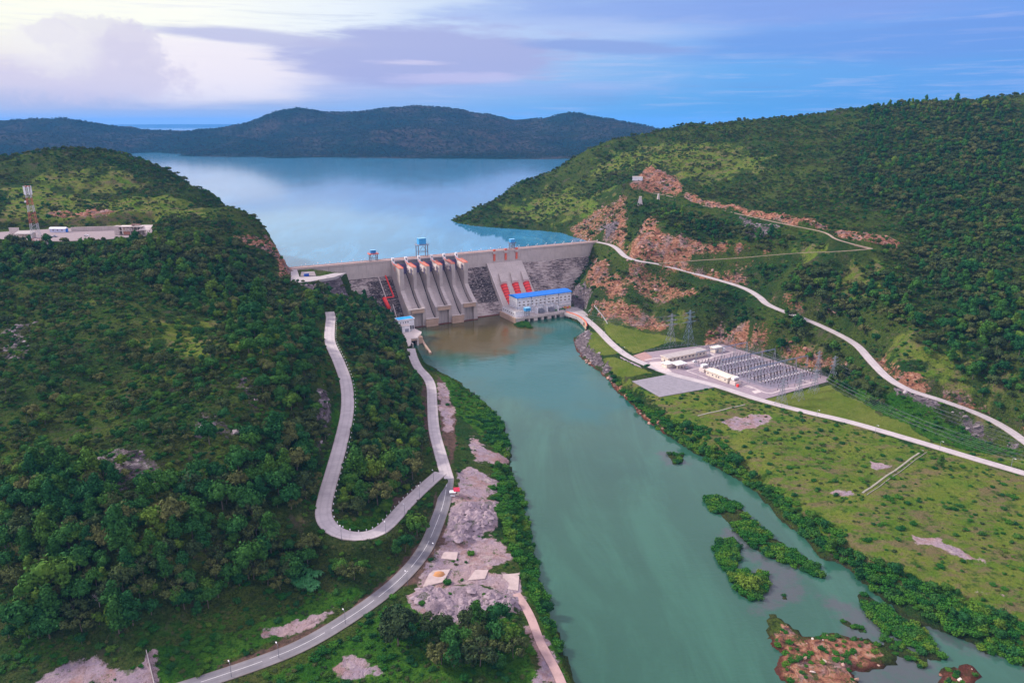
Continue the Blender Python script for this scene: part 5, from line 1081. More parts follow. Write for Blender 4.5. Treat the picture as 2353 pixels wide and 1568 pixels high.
flat_slab('driveway', [r3(340, 600), r3(450, 590), r3(500, 640), r3(560, 690), r3(470, 690), r3(380, 640)], YZ + 0.1, M_SLAB, 'paved entrance of the switchyard')
flat_slab('brown_gravel', [r3(190, 535), r3(300, 500), r3(370, 545), r3(360, 580), r3(290, 590)], YZ + 0.06, mat('red_gravel', (0.40, 0.24, 0.22), 0.95), 'reddish gravel corner by the switchyard entrance')
flat_slab('layby', [(1424, 818), (1440, 826), (1470, 840), (1476, 848), (1450, 842), (1428, 830)], YZ, M_YARD, 'purple gravel shoulder beside the road bend')
def frame(name, origin, label, cat, rz=YR): 
    o = empty(name, origin, rz); tag(o, label, cat); return o
# local x = E2, local -y = E1
o = frame('control_building', Vector((153.3, 683.2, YZ)), 'long cream control building with a flat grey roof in the switchyard', 'building')
MB().box((25.7, 4.9, 2.4), (51.5, 9.8, 5.0)).build('wall', M_CREAM, o); MB().box((25.7, 4.9, 5.1), (53.5, 11.8, 0.5)).build('cornice', M_CREAM, o)
MB().box((25.7, 4.9, 5.4), (52.3, 10.6, 0.15)).build('roof', M_ROOFG, o)
for i in range(10): MB().box((3.5 + i * 4.9, -0.02, 2.8), (2.0, 0.25, 1.7)).build('window', M_WIN, o)
MB().box((-0.02, 5, 1.4), (0.25, 1.6, 2.6)).build('door', M_GREY, o)
o = frame('relay_building', at_z(1620.8, 860.6, YZ), 'long cream shed with a plain roof on the near edge of the switchyard', 'building')
MB().box((5, -13.5, 2.3), (9.5, 27, 4.6)).build('wall', M_CREAM, o); MB().sweep([(-0.6, 0.6, 4.6), (10.4, 0.6, 4.6), (10.4, 0.6, 5.1), (5, 0.6, 5.9), (-0.6, 0.6, 5.1)], [(-0.6, -27.6, 4.6), (10.4, -27.6, 4.6), (10.4, -27.6, 5.1), (5, -27.6, 5.9), (-0.6, -27.6, 5.1)]).build('roof', mat('cream_roof', (0.76, 0.66, 0.54), 0.7), o)
for y in (-2.5, -8.5, -13, -16, -24): MB().box((0.2, y, 2.4), (0.25, 1.2, 1.3)).build('window', M_WIN, o)
for px, py, lab in ((1612, 853, 'grey transformer in a concrete box at the left end of the cream shed'), (1683, 883, 'grey transformer in a concrete box at the right end of the cream shed')):
    o = frame('transformer', at_z(px, py, YZ), lab, 'transformer'); MB().box((3, 0, 1.7), (7.5, 6.5, 3.4)).build('enclosure', M_PALE, o); MB().box((3.5, 1, 5.2), (6.5, 3.2, 2.4)).build('oil_tank', M_WHITE, o)
    for k in range(3): MB().bar((1 + k * 2, -1.2, 3.4), (1 + k * 2, -1.6, 5.6), 0.25, 6).build('bushing', M_BROWN, o)
o = frame('gate_house', at_z(1531, 846, YZ), 'low cream gatehouse with a white canopy on columns at the switchyard entrance', 'house')
MB().box((5, 4, 1.8), (9, 7, 3.6)).build('wall', M_CREAM, o); MB().box((4.5, 4, 3.8), (10, 8, 0.5)).build('roof', M_WHITE, o); MB().box((13, -2.5, 4.2), (13, 10, 0.6)).build('canopy', M_WHITE, o)
for x in (7.4, 11, 15, 18.6):
    for y in (-6.6, 1.2): MB().box((x, y, 2.0), (0.6, 0.6, 3.9)).build('column', M_CREAM, o)
o = frame('pump_house', at_z(1650, 809, YZ), 'small cream pump house in the back corner of the switchyard', 'building')
MB().box((0, 3, 2.4), (11, 7, 4.8)).build('wall', M_CREAM, o); MB().box((0, 3, 5.0), (12.4, 8.4, 0.4)).build('roof', mat('cream_roof2', (0.74, 0.68, 0.60), 0.7), o); MB().box((-2, -0.55, 1.6), (3, 0.2, 3.0)).build('door', M_LSTEEL, o)
MB().box((7.4, 1.0, 1.6), (3.4, 3.4, 3.2)).build('annex', M_WHITE, o)
make_car('parked_car', 'white car parked in front of the control building in the switchyard', M_WHITE, at_z(1596, 831, YZ + 0.15), YR, 5.5, 2.2, 1.7)
make_car('parked_car', 'dark grey car parked near the gatehouse of the switchyard', M_GREY, at_z(1577, 846, YZ + 0.15), YR + 0.8, 5.0, 2.0, 1.7)
o = frame('fire_box', at_z(1694, 888, YZ), 'red fire cabinet at the right end of the cream shed', 'cabinet'); MB().box((0, 0, 1), (1.8, 1.6, 2.0)).build('box', M_RED, o); MB().box((0, 0, 2.1), (2.1, 1.9, 0.2)).build('lid', M_RED, o)

# equipment prototypes
def proto_breaker():
    o = empty('circuit_breaker'); MB().box((0, 0, 1.0), (0.35, 0.35, 2.0)).box((0, 0, 0.1), (0.9, 0.9, 0.2)).build('support', M_LSTEEL, o)
    MB().bar((0, 0, 2.0), (0, 0, 5.0), 0.42, 8).build('insulator', M_BROWN, o); MB().bar((-1.3, 0, 5.2), (1.3, 0, 5.2), 0.3, 8).build('interrupter', M_BROWN, o); MB().box((0, 0, 1.2), (0.9, 0.7, 0.9)).build('drive_box', M_LSTEEL, o); return o
def proto_disc():
    o = empty('disconnector')
    for y in (-1.6, 1.6): MB().box((0, y, 0.9), (0.3, 0.3, 1.8)).build('support', M_LSTEEL, o); MB().bar((0, y, 2.2), (0, y, 3.9), 0.24, 8).build('insulator', M_BROWN, o)
    MB().box((0, 0, 2.0), (0.45, 4.4, 0.3)).build('base_beam', M_KERB, o); MB().bar((0, -1.7, 4.0), (0, 1.7, 4.0), 0.12, 6).build('blade', M_LSTEEL, o); return o
def proto_post():
    o = empty('insulator_post'); MB().box((0, 0, 1.1), (0.3, 0.3, 2.2)).build('support', M_LSTEEL, o); MB().bar((0, 0, 2.2), (0, 0, 4.6), 0.34, 8, 0.24).build('insulator', M_BROWN, o); MB().box((0, 0, 4.7), (0.5, 0.5, 0.2)).build('terminal', M_LSTEEL, o); return o
def proto_ct():
    o = empty('current_transformer'); MB().box((0, 0, 1.0), (0.5, 0.5, 2.0)).build('support', M_LSTEEL, o); MB().bar((0, 0, 2.0), (0, 0, 4.0), 0.32, 8).build('insulator', M_BROWN, o); MB().bar((0, 0, 4.0), (0, 0, 5.1), 0.55, 10, 0.4).build('head', M_WHITE, o); return o
PR = dict(b=proto_breaker(), d=proto_disc(), p=proto_post(), c=proto_ct()); used_p = set()
LABQ = dict(b=('dark T shaped circuit breaker pole', 'circuit breaker'), d=('pale disconnector switch on two low posts', 'disconnector'), p=('dark post insulator on a steel stand', 'insulator'), c=('current transformer with a white head', 'instrument transformer'))
O_ = at_z(1596, 838, YZ); rows = 'pdbdcpdbdcpdbdcp'
ROWN = ['nearest the control building', 'in the left third of the yard', 'in the middle of the yard', 'in the right part of the yard']
for r_, kd in enumerate(rows):
    for c_ in range(15):
        x0 = 3.0 + c_ * 4.3 - (0 if r_ < 9 else -(r_ - 8) * 0.0)
        if c_ % 5 == 4 and r_ % 3 == 0: continue
        p = O_ + E1 * (r_ * 5.2 + 2) + E2 * (x0 + max(0, r_ - 5) * 1.2)
        pp_ = proj((p.x, p.y, YZ))
        if pp_[0] < 1690 and pp_[1] > 851 + (pp_[0] - 1610) * 0.30 and pp_[0] > 1600: continue
        if kd not in used_p: o = PR[kd]; used_p.add(kd)
        else: o = copy_tree(PR[kd])
        o.location = p + Vector((random.uniform(-.2, .2), random.uniform(-.2, .2), 0)); o.rotation_euler = (0, 0, YR)
        l_, cat = LABQ[kd]; zone_ = ROWN[min(3, r_ // 4)]
        tag(o, l_ + ', ' + ordinal(c_ + 1) + ' from the front in the ' + ordinal(r_ + 1) + ' row', cat, l_ + 's ' + zone_)
M_YARDIN = mat('dark_gravel', (0.25, 0.215, 0.265), 0.95)
cs = [O_ + E2 * -1, O_ + E2 * 66, O_ + E1 * 84 + E2 * 78, O_ + E1 * 84 + E2 * 10]
tag(MB().prism([(p.x, p.y) for p in cs], YZ - 0.3, YZ + 0.05).build('gravel_bed', M_YARDIN), 'dark gravel bed under the switchgear', kind='structure')
# gantries
def gantry(p0, p1, h, ncol, label):
    o = empty('gantry', p0); tag(o, label, 'gantry', 'steel gantries over the switchyard')
    d = p1 - p0; L_ = d.length; u = d / L_; nrm = Vector((-u.y, u.x, 0))
    for i in range(ncol):
        m_ = MB(); b0 = u * (L_ * i / (ncol - 1))
        for sgn in (-1, 1):
            m_.bar(b0 + nrm * sgn * 1.6, b0 + nrm * sgn * 0.35 + Vector((0, 0, h)), 0.13)
            m_.bar(b0 + u * sgn * 0.0 + nrm * sgn * 1.6, b0 - nrm * sgn * 0.9 + Vector((0, 0, h * 0.5)), 0.08); m_.bar(b0 - nrm * sgn * 0.9 + Vector((0, 0, h * 0.5)), b0 + nrm * sgn * 0.4 + Vector((0, 0, h)), 0.08)
        m_.bar(b0 + Vector((0, 0, h)), b0 + Vector((0, 0, h + 5)), 0.08, 4, 0.03); m_.build('column', M_LSTEEL, o)
    m_ = MB(); n = int(L_ / 2.2)
    for sgn in (-0.6, 0.6): m_.bar(nrm * sgn + Vector((0, 0, h)), u * L_ + nrm * sgn + Vector((0, 0, h)), 0.14)
    m_.bar(Vector((0, 0, h + 0.9)), u * L_ + Vector((0, 0, h + 0.9)), 0.14)
    for i in range(n): m_.bar(u * (L_ * i / n) + nrm * 0.6 + Vector((0, 0, h)), u * (L_ * (i + 1) / n) + Vector((0, 0, h + 0.9)), 0.08); m_.bar(u * (L_ * i / n) - nrm * 0.6 + Vector((0, 0, h)), u * (L_ * (i + 1) / n) + nrm * 0.6 + Vector((0, 0, h)), 0.07)
    m_.build('beam', mat('galvanised_blue', (0.20, 0.24, 0.36), 0.5, 0.3), o)
    return o
GH = 14.0
for lab, a, c_, nc in (('lattice gantry on the left, nearest the control building', O_ + E1 * 4 - E2 * 3, O_ + E1 * 4 + E2 * 66, 5), ('lattice gantry across the middle of the switchyard', O_ + E1 * 34 + E2 * 0, O_ + E1 * 34 + E2 * 72, 5), ('lattice gantry on the right, nearest the open lawn', O_ + E1 * 64 + E2 * 4, O_ + E1 * 64 + E2 * 82, 6)):
    gantry(a, c_, GH, nc, lab)
ww = 0
for k in range(12):
    e = 4 + k * 5.3
    for j, (a, c_) in enumerate(((4, 34), (34, 64))):
        P0 = O_ + E1 * a + E2 * e + Vector((0, 0, GH)); P1 = O_ + E1 * c_ + E2 * (e + 3) + Vector((0, 0, GH)); m_ = MB()
        pts = [P0.lerp(P1, t / 6) - Vector((0, 0, 1.6 * 4 * (t / 6) * (1 - t / 6))) for t in range(7)]; m_.tube(pts, 0.06, 3)
        tag(m_.build('overhead_wire', M_LSTEEL), '%s strung wire from the front between the %s gantries' % (ordinal(k + 1), 'left and middle' if j == 0 else 'middle and right'), 'wire', 'strung wires over the %s half of the switchyard' % ('left' if j == 0 else 'right'))
# fence of the yard
def fence(name, pts, h, step, m, label, cat='fence', zf=None, rails=3):
    o = empty(name); tag(o, label, cat); pl_ = [at_z(px, py, YZ) if zf is None else zf(px, py) for px, py in pts]
    rl = MB(); npost = 0
    for a, c_ in zip(pl_[:-1], pl_[1:]):
        n = max(1, int((c_ - a).length / step))
        for i in range(n):
            q_ = a.lerp(c_, i / n)
            if npost < 98: MB().box((q_.x, q_.y, q_.z + h / 2), (0.28, 0.28, h)).build('post', m, o); npost += 1
            q2 = a.lerp(c_, (i + 1) / n)
            for k in range(rails): rl.bar(q_ + Vector((0, 0, h * (k + 0.6) / rails)), q2 + Vector((0, 0, h * (k + 0.6) / rails)), 0.07)
            for k in range(1, 4): q3 = q_.lerp(q2, k / 4); rl.bar(q3, q3 + Vector((0, 0, h * 0.95)), 0.05)
    rl.build('rail', m, o); return o
fence('steel_fence', [(1481, 808), (1585, 793), (1622, 800), (1655, 789), (1780, 826), (1920, 871)], 2.6, 3.6, M_GREY, 'grey steel fence round the back of the switchyard')
# pylons
def pylon(px, py, h, w0, label, z=10.0, arms=3, awid=8.0, m=None, rz=YR, p=None, group='lattice pylons by the switchyard'):
    m = m or M_LSTEEL; p = p or at_z(px, py, z); o = empty('pylon', p, rz); tag(o, label, 'pylon', group)
    b_ = MB(); wt = w0 * 0.16; lv = [0, 0.22, 0.40, 0.54, 0.66, 0.76, 0.84, 0.92, 1.0]
    def wd(t): return (w0 * (1 - t / 0.62) + wt * 1.6 * (t / 0.62) if t < 0.62 else wt * 1.6 * (1 - (t - .62) / .38) + wt * .7 * (t - .62) / .38) / 2
    for a, c_ in zip(lv[:-1], lv[1:]):
        wa, wc = wd(a), wd(c_); ca = [(-wa, -wa), (wa, -wa), (wa, wa), (-wa, wa)]; cc = [(-wc, -wc), (wc, -wc), (wc, wc), (-wc, wc)]
        for i in range(4):
            j = (i + 1) % 4; b_.bar((*ca[i], a * h), (*cc[i], c_ * h), 0.15 if a < .6 else 0.10); b_.bar((*ca[i], a * h), (*cc[j], c_ * h), 0.07); b_.bar((*ca[j], a * h), (*cc[i], c_ * h), 0.07); b_.bar((*cc[i], c_ * h), (*cc[j], c_ * h), 0.09)
    b_.build('tower_body', m, o)
    for k in range(arms):
        t = 0.66 + k * 0.13; wa = wd(t); aw = awid * (1 - 0.12 * k) / 2 + wa; m_ = MB()
        for sx in (-1, 1):
            tip = (sx * aw, 0, t * h + 0.3)
            for sy in (-1, 1): m_.bar((sx * wa, sy * wa, t * h), tip, 0.12); m_.bar((sx * wa, sy * wa, t * h + h * 0.035), tip, 0.10)
            MBi = MB(); MBi.bar(tip, (tip[0], 0, tip[2] - 2.2), 0.18, 6); MBi.build('insulator_string', M_BROWN, o)
        m_.build('crossarm', m, o)
    return o
M_BLUEST = mat('bluish_steel', (0.20, 0.27, 0.36), 0.5, 0.3)
pylon(1539, 796, 36, 9.5, 'left one of the two tall lattice pylons behind the control building', awid=15)
pylon(1580, 792, 38, 10, 'bluish tall lattice pylon, right one of the pair behind the control building', m=M_BLUEST, awid=17)
pylon(1794, 928, 23, 7.5, 'grey lattice pylon on the lawn, nearest the road', awid=11)
pylon(1833, 917, 23, 7.5, 'grey lattice pylon on the lawn, second from the road', awid=11)
pylon(1869, 905, 23, 7.5, 'grey lattice pylon on the lawn, third from the road', awid=11)
pylon(1876, 862, 24, 6.5, 'thin grey pylon at the right end of the switchgear', awid=9)
pylon(1911, 880, 26, 7.5, 'grey lattice pylon outside the far right corner of the switchyard', awid=10)
def wire(P0, P1, sag, label, group, r=0.085):
    m_ = MB(); m_.tube([P0.lerp(P1, t / 10) - Vector((0, 0, sag * 4 * (t / 10) * (1 - t / 10))) for t in range(11)], r, 3)
    tag(m_.build('power_line', M_GREY), label, 'power line', group)
for k, (pxb, pyb) in enumerate([(1869, 905), (1911, 880)]):
    b0 = at_z(pxb, pyb, YZ)
    for j, hh in enumerate((16, 19, 22)):
        for sx in (-1, 1):
            P0 = b0 + Vector((math.cos(YR) * sx * 4, math.sin(YR) * sx * 4, hh)); tgt = at_z(2470, [1150, 1108][k] + sx * 7, 10) + Vector((0, 0, hh))
            wire(P0, tgt, 8, '%s %s wire of the power line leaving the %s pylon' % (('lower', 'middle', 'upper')[j], 'left' if sx < 0 else 'right', ('lawn', 'corner')[k]), 'power lines running from the pylons to the right', 0.05)
for sx in (-1, 1):
    for j, hh in enumerate((24, 29, 33)):
        for (pxb, pyb) in ((1539, 796), (1580, 792)):
            b0 = at_z(pxb, pyb, YZ); wire(b0 + Vector((math.cos(YR) * sx * 7, math.sin(YR) * sx * 7, hh)), Vector(dam(268 + 10 * j + 5 * sx, 79, 27)), 12, '%s %s wire from the %s tall pylon to the powerhouse' % (('lower', 'middle', 'upper')[j], 'left' if sx < 0 else 'right', 'left' if pxb < 1550 else 'right'), 'power lines from the tall pylons to the powerhouse', 0.06)
# road side fence near the powerhouse
fence('guard_fence', [(1352, 718), (1365, 727), (1385, 742), (1395, 752)], 2.4, 4.0, M_WHITE, 'pale guard fence beside the powerhouse access road', zf=lambda px, py: (lambda q: Vector((q.x, q.y, HZ(q.x, q.y))))(at_z(px, py, 8)))
# street lamps
def street_lamp(p, h, rz, label, group, m=M_LSTEEL):
    o = empty('street_lamp', p, rz); tag(o, label, 'street lamp', group)
    MB().bar((0, 0, 0), (0, 0, h), 0.14, 6, 0.08).build('pole', m, o); MB().bar((0, 0, h), (1.6, 0, h + 0.4), 0.08, 5).build('arm', m, o); MB().box((1.8, 0, h + 0.35), (1.0, 0.45, 0.22)).build('lamp_head', M_WHITE, o)
def gz(px, py): return drape(px, py)
nth = ['first', 'second', 'third', 'fourth', 'fifth', 'sixth', 'seventh', 'eighth', 'ninth', 'tenth']
for i, (px, py) in enumerate([(1876, 959), (2010, 996), (2158, 1032), (2322, 1073)]):
    p = gz(px, py); street_lamp(p, 6.5, -1.2, nth[i] + ' street lamp from the left on the lawn side of the long straight road', 'street lamps along the straight road')
for i, (px, py) in enumerate([(785, 1243), (887, 1234), (930, 1188), (964, 1145), (996, 1108)]):
    p = gz(px, py); street_lamp(p, 7.5, 2.0, nth[i] + ' dark pole counted from the bend on the outer edge of the hairpin road', 'poles along the hairpin road', M_GREY)
for i, (px, py) in enumerate([(532, 1555), (641, 1512), (794, 1437), (936, 1345), (999, 1280)]):
    p = gz(px, py); street_lamp(p, 7.0, 2.2, nth[i] + ' dark pole from the bottom of the picture along the asphalt road', 'poles along the asphalt road', M_GREY)
for i, (px, py) in enumerate([(1358, 748), (1385, 775), (1430, 812), (1602, 870)]):
    p = gz(px, py)
    if p: street_lamp(p, 6.5, -0.5, nth[i] + ' street lamp after the powerhouse on the lawn beside the access road', 'street lamps along the powerhouse road')
# drains
def drain(a, c_, name='drain', label='', w=0.6):
    A = gz(*a); B_ = gz(*c_); n = 24; L = []
    for i in range(n + 1): q_ = A.lerp(B_, i / n); L.append((q_.x, q_.y, HZ(q_.x, q_.y) + 0.35))
    ribbon(name, np.array(L), w, mat('mossy_concrete', (0.30, 0.28, 0.22), 0.9), 0, 0.8, label=label)
drain((1602, 956), (1711, 930), label='short concrete drain crossing the grass below the road'); drain((1980, 1134), (2120, 1036), label='straight concrete drain running down from the road', w=0.6); drain((1990, 1138), (2128, 1040), label='second edge of the straight concrete drain', w=0.2)
# guard stones along the hairpin road
st0 = None; Ls = ROADW['switchback']; k = 0
T = np.gradient(Ls[:, :2], axis=0); T /= np.linalg.norm(T, axis=1)[:, None]
for i in range(6, len(Ls) - 2, 2):
    if k >= 75: break
    for sg_ in (1,) :
        x = Ls[i, 0] + T[i, 1] * 5.6; y = Ls[i, 1] - T[i, 0] * 5.6
        if i < 60: x = Ls[i, 0] - T[i, 1] * 5.2 * -1; y = Ls[i, 1] + T[i, 0] * 5.2 * -1
        if st0 is None: st0 = MB().box((0, 0, 0.35), (0.5, 0.5, 1.1)).build('guard_stone', M_WHITE); o = st0
        else: o = st0.copy(); COL.objects.link(o)
        o.location = (x, y, HZ(x, y)); k += 1; tag(o, ordinal(k) + ' small white guard stone from the lower end of the hairpin road', 'guard stone', 'guard stones along the hairpin road')
# kiosks by the asphalt road
p = gz(1049, 1136); o = empty('kiosk', p, 0.1); tag(o, 'tiny cream kiosk with a red roof beside the road junction', 'kiosk'); MB().box((0, 0, 1.5), (2.8, 2.6, 3.0)).build('wall', M_CREAM, o); MB().sweep([(-2, -2, 3.0), (2, -2, 3.0), (2, 2, 3.6), (-2, 2, 3.6)], [(-2, -2, 3.3), (2, -2, 3.3), (2, 2, 4.0), (-2, 2, 4.0)]).build('roof', mat('crimson_roof', (0.50, 0.02, 0.06), 0.5), o); MB().box((-0.2, -1.32, 1.7), (0.8, 0.1, 1.0)).build('window', M_WIN, o)
p = gz(1040, 1140); o = empty('shelter', p, 0.05); tag(o, 'open white roofed shelter on posts beside the red roofed kiosk', 'shelter'); MB().box((0, 0, 2.9), (4.0, 3.2, 0.3)).build('roof', M_WHITE, o)
for x in (-1.6, 1.6):
    for y in (-1.2, 1.2): MB().box((x, y, 1.4), (0.2, 0.2, 2.8)).build('post', M_GREY, o)
MB().box((0, -1.2, 0.7), (3.2, 0.15, 1.2)).build('screen', M_WHITE, o)
# slabs and sand heap on the quarry floor
for i, (P, lab) in enumerate([([(1019, 1269), (1052, 1272), (1048, 1289), (1011, 1282)], 'upper'), ([(989, 1311), (1034, 1311), (1019, 1341), (971, 1349)], 'left lower'), ([(1092, 1309), (1122, 1312), (1114, 1330), (1074, 1334)], 'middle'), ([(1154, 1320), (1193, 1321), (1190, 1358), (1166, 1355)], 'right')]):
    W_ = [gz(*p) for p in P]; z_ = sum(p.z for p in W_) / 4
    tag(MB().prism([(p.x, p.y) for p in W_], z_ - 1.5, z_ + 0.28).build('concrete_slab', mat('white_slab', (0.46, 0.36, 0.34), 0.9)), lab + ' pale concrete slab on the pink quarry floor', kind='structure')
p = gz(1009, 1322); m_ = MB(); n = 14
rings = [[(p.x + r_ * math.cos(a * 6.283 / n) * (1 + .15 * math.sin(a * 2.1 + r_)), p.y + r_ * 0.8 * math.sin(a * 6.283 / n), p.z + 0.3 + h_) for a in range(n)] for r_, h_ in ((3.4, 0), (2.7, 0.7), (1.6, 1.3), (0.6, 1.55))]
V = [v for r_ in rings for v in r_]; F_ = [(i * n + a, i * n + (a + 1) % n, (i + 1) * n + (a + 1) % n, (i + 1) * n + a) for i in range(3) for a in range(n)] + [tuple(range(3 * n, 4 * n))]
m_.v = V; m_.f = F_; m_.mi = [0] * len(F_); tag(m_.build('sand_heap', mat('orange_sand', (0.50, 0.24, 0.10), 0.95), smooth=True), 'small heap of orange sand on a pale slab of the quarry', 'sand heap')
# wall at the bottom left
A = gz(337, 1500); B_ = gz(353, 1566); B2 = A + (B_ - A) * 1.4
o = empty('boundary_wall'); tag(o, 'thin grey boundary wall beside the bare pink yard at the bottom left', 'wall'); d = (B2 - A).normalized(); nr = Vector((-d.y, d.x, 0)) * 0.15
m_ = MB(); m_.sweep([A - nr - Vector((0, 0, 1)), A + nr - Vector((0, 0, 1)), A + nr + Vector((0, 0, 1.3)), A - nr + Vector((0, 0, 1.3))], [B2 - nr - Vector((0, 0, 1)), B2 + nr - Vector((0, 0, 1)), B2 + nr + Vector((0, 0, 1.3)), B2 - nr + Vector((0, 0, 1.3))]); m_.build('panel', M_ROOFG, o)

# ---------------------------------------------------------------- left plateau
def zp(u, v): return at_z(u * .1643, 412.3 + v * .1643, PLAT_Z)
tag(MB().prism([tuple(at_z(px, py, PLAT_Z))[:2] for px, py in [(-40, 546), (-40, 536), (40, 530), (180, 523), (345, 517), (350, 530), (345, 540), (250, 549), (150, 554), (60, 553)]], PLAT_Z - 2, PLAT_Z).build('paved_yard', mat('dusty_paving', (0.27, 0.21, 0.22), 0.9)), 'dusty pink paved yard on the plateau at the left', kind='structure')
TB = gz(86.7, 563); o = empty('radio_mast', TB, 0.3); tag(o, 'tall red and white lattice radio mast rising on the left plateau', 'radio mast')
hM = 62.0; M_MR = mat('faded_red_steel', (0.48, 0.12, 0.09), 0.7); M_MW = mat('faded_white_steel', (0.55, 0.52, 0.56), 0.7); cols_ = [M_MR, M_MW, M_MR, M_MW, M_MR, M_MW]; lv = [0, .12, .36, .55, .66, .78, 0.97]
def mw(t): return (7.6 * (1 - t) + 3.4 * t) / 2
for k in range(6):
    m_ = MB(); ns = max(2, int((lv[k + 1] - lv[k]) * 18))
    for i in range(ns):
        a = lv[k] + (lv[k + 1] - lv[k]) * i / ns; c_ = lv[k] + (lv[k + 1] - lv[k]) * (i + 1) / ns; wa, wc = mw(a), mw(c_)
        ca = [(-wa, -wa), (wa, -wa), (wa, wa), (-wa, wa)]; cc = [(-wc, -wc), (wc, -wc), (wc, wc), (-wc, wc)]
        for q in range(4): j = (q + 1) % 4; m_.bar((*ca[q], a * hM), (*cc[q], c_ * hM), 0.20); m_.bar((*ca[q], a * hM), (*cc[j], c_ * hM), 0.11); m_.bar((*ca[j], a * hM), (*cc[q], c_ * hM), 0.11)
    m_.build('mast_section', cols_[k], o)
for k in range(6): a = k * math.pi / 3; MB().box((3.3 * math.cos(a), 3.3 * math.sin(a), hM * (.90 - .0 * k)), (0.8, 0.8, 8.5)).build('antenna', M_WHITE, o)
MB().box((0, 0, hM * .965), (5, 5, 0.5)).build('platform', mat('rust_paint', (0.35, 0.08, 0.06), 0.7), o); MB().box((-3.4, -1, hM * .72), (1.6, 1.6, 1.6)).build('dish', M_WHITE, o)
o = empty('equipment_hut', TB + Vector((9, -2, 0)), 0.1); tag(o, 'small pale hut at the foot of the radio mast', 'hut'); MB().box((0, 0, 1.3), (5, 3, 3)).build('wall', M_PALE, o); MB().box((0, 0, 2.95), (5.6, 3.6, 0.3)).build('roof', M_LSTEEL, o)
make_car('parked_car', 'dark blue car parked right of the foot of the radio mast', mat('navy_paint', (0.03, 0.06, 0.22), 0.35), TB + Vector((16, -2, 0)), 0.2, 5, 2.1, 1.7)
p = zp(215, 800); o = empty('concrete_wall', p, 0.1); tag(o, 'plain grey concrete wall panel at the far left of the plateau yard', 'wall'); MB().box((0, 0, 4.5), (10, 0.8, 10)).build('panel', M_PALE, o); MB().box((0, 0, 9.7), (10.4, 1.2, 0.5)).build('coping', M_CONC, o)
p = zp(350, 815); o = empty('open_shed', p, 0.02); tag(o, 'long low open shed with a pale roof left of the radio mast', 'shed'); MB().sweep([(-9.5, -3, 4.2), (9.5, -3, 4.2), (9.5, 5, 6.4), (-9.5, 5, 6.4)], [(-9.5, -3, 4.7), (9.5, -3, 4.7), (9.5, 5, 6.9), (-9.5, 5, 6.9)]).build('roof', M_ROOFG, o); MB().box((0, 4.6, 2.5), (19, 0.4, 5)).build('wall', M_CREAM, o)
for k in range(6): MB().box((-9 + k * 3.6, -2.6, 2.1), (0.5, 0.5, 4.2)).build('column', M_CREAM, o)
p = zp(828, 735); o = empty('long_cabin', p, 0.0); tag(o, 'long white cabin with a white roof and blue end behind the radio mast', 'cabin'); MB().box((0, 0, 2.1), (18, 5, 4.2)).build('wall', mat('pale_blue_wall', (0.55, 0.58, 0.74), 0.7), o); MB().sweep([(-9.6, -3.2, 4.2), (-9.6, 3.2, 4.2), (-9.6, 0, 5.8)], [(9.6, -3.2, 4.2), (9.6, 3.2, 4.2), (9.6, 0, 5.8)]).build('roof', M_WHITE, o); MB().box((9.1, 0, 2.1), (0.3, 4.6, 4)).build('end_panel', M_BLUE, o)
for k in range(3): MB().box((-5 + k * 5, -2.55, 2.4), (1.4, 0.2, 1.2)).build('window', M_WIN, o)
o = empty('long_wall'); tag(o, 'long grey block wall along the back of the plateau yard', 'wall'); A = zp(1000, 725); B_ = zp(1620, 705); d = B_ - A; MB().box(((A.x + B_.x) / 2, (A.y + B_.y) / 2, PLAT_Z + 2), (d.length, 0.8, 4.6), math.atan2(d.y, d.x)).build('panel', M_CONC, o); MB().box(((A.x + B_.x) / 2, (A.y + B_.y) / 2, PLAT_Z + 4.4), (d.length + .4, 1.1, 0.3), math.atan2(d.y, d.x)).build('coping', M_PALE, o)
p = zp(1850, 775); o = empty('unfinished_building', p, 0.03); tag(o, 'unfinished concrete building with bare frames at the right end of the plateau yard', 'building')
MB().box((-17, 4, 4.5), (5, 7, 10.5)).build('stair_tower', M_CONC, o)
for z_ in (4.6, 9.0): MB().box((-2, 6, z_), (26, 11, 0.6)).build('floor_slab', M_PALE, o)
for i in range(7):
    for j in range(3): MB().box((-14 + i * 4, 1 + j * 5, 4.6), (0.6, 0.6, 9.2)).build('column', M_CONC, o)
MB().box((-3, 11, 4.5), (24, 0.5, 8.6)).build('wall', M_CREAM, o); MB().box((-4, 2, 6.4), (8, 0.5, 2.2)).build('balcony', M_PALE, o); MB().box((-6, 0.6, 2.0), (7, 0.4, 3.4)).build('wall', mat('rusty_wall', (0.36, 0.16, 0.11), 0.8), o)
for i in range(5): MB().box((1 + i * 4.4, 2, 2.6), (0.6, 0.6, 5.2)).build('column', M_PALE, o)
MB().sweep([(8, -1, 5.0), (20, -1, 5.0), (20, 9, 9.4), (8, 9, 9.4)], [(8, -1, 5.5), (20, -1, 5.5), (20, 9, 9.9), (8, 9, 9.9)]).build('roof', M_CONC, o); MB().box((2, 7, 10.6), (10, 6, 0.4)).box((-1, 7, 9.8), (0.4, 6, 1.6)).build('roof_frame', mat('rusty_steel', (0.20, 0.09, 0.08), 0.8), o)
make_car('parked_car', 'white car half hidden by bushes at the front of the plateau yard', M_WHITE, zp(1210, 790), 0.1, 5, 2, 1.6); make_car('pickup_truck', 'grey pickup truck standing alone in the middle of the plateau yard', M_LSTEEL, zp(762, 805), 0.1, 6, 2.4, 2.4, 'truck', True)
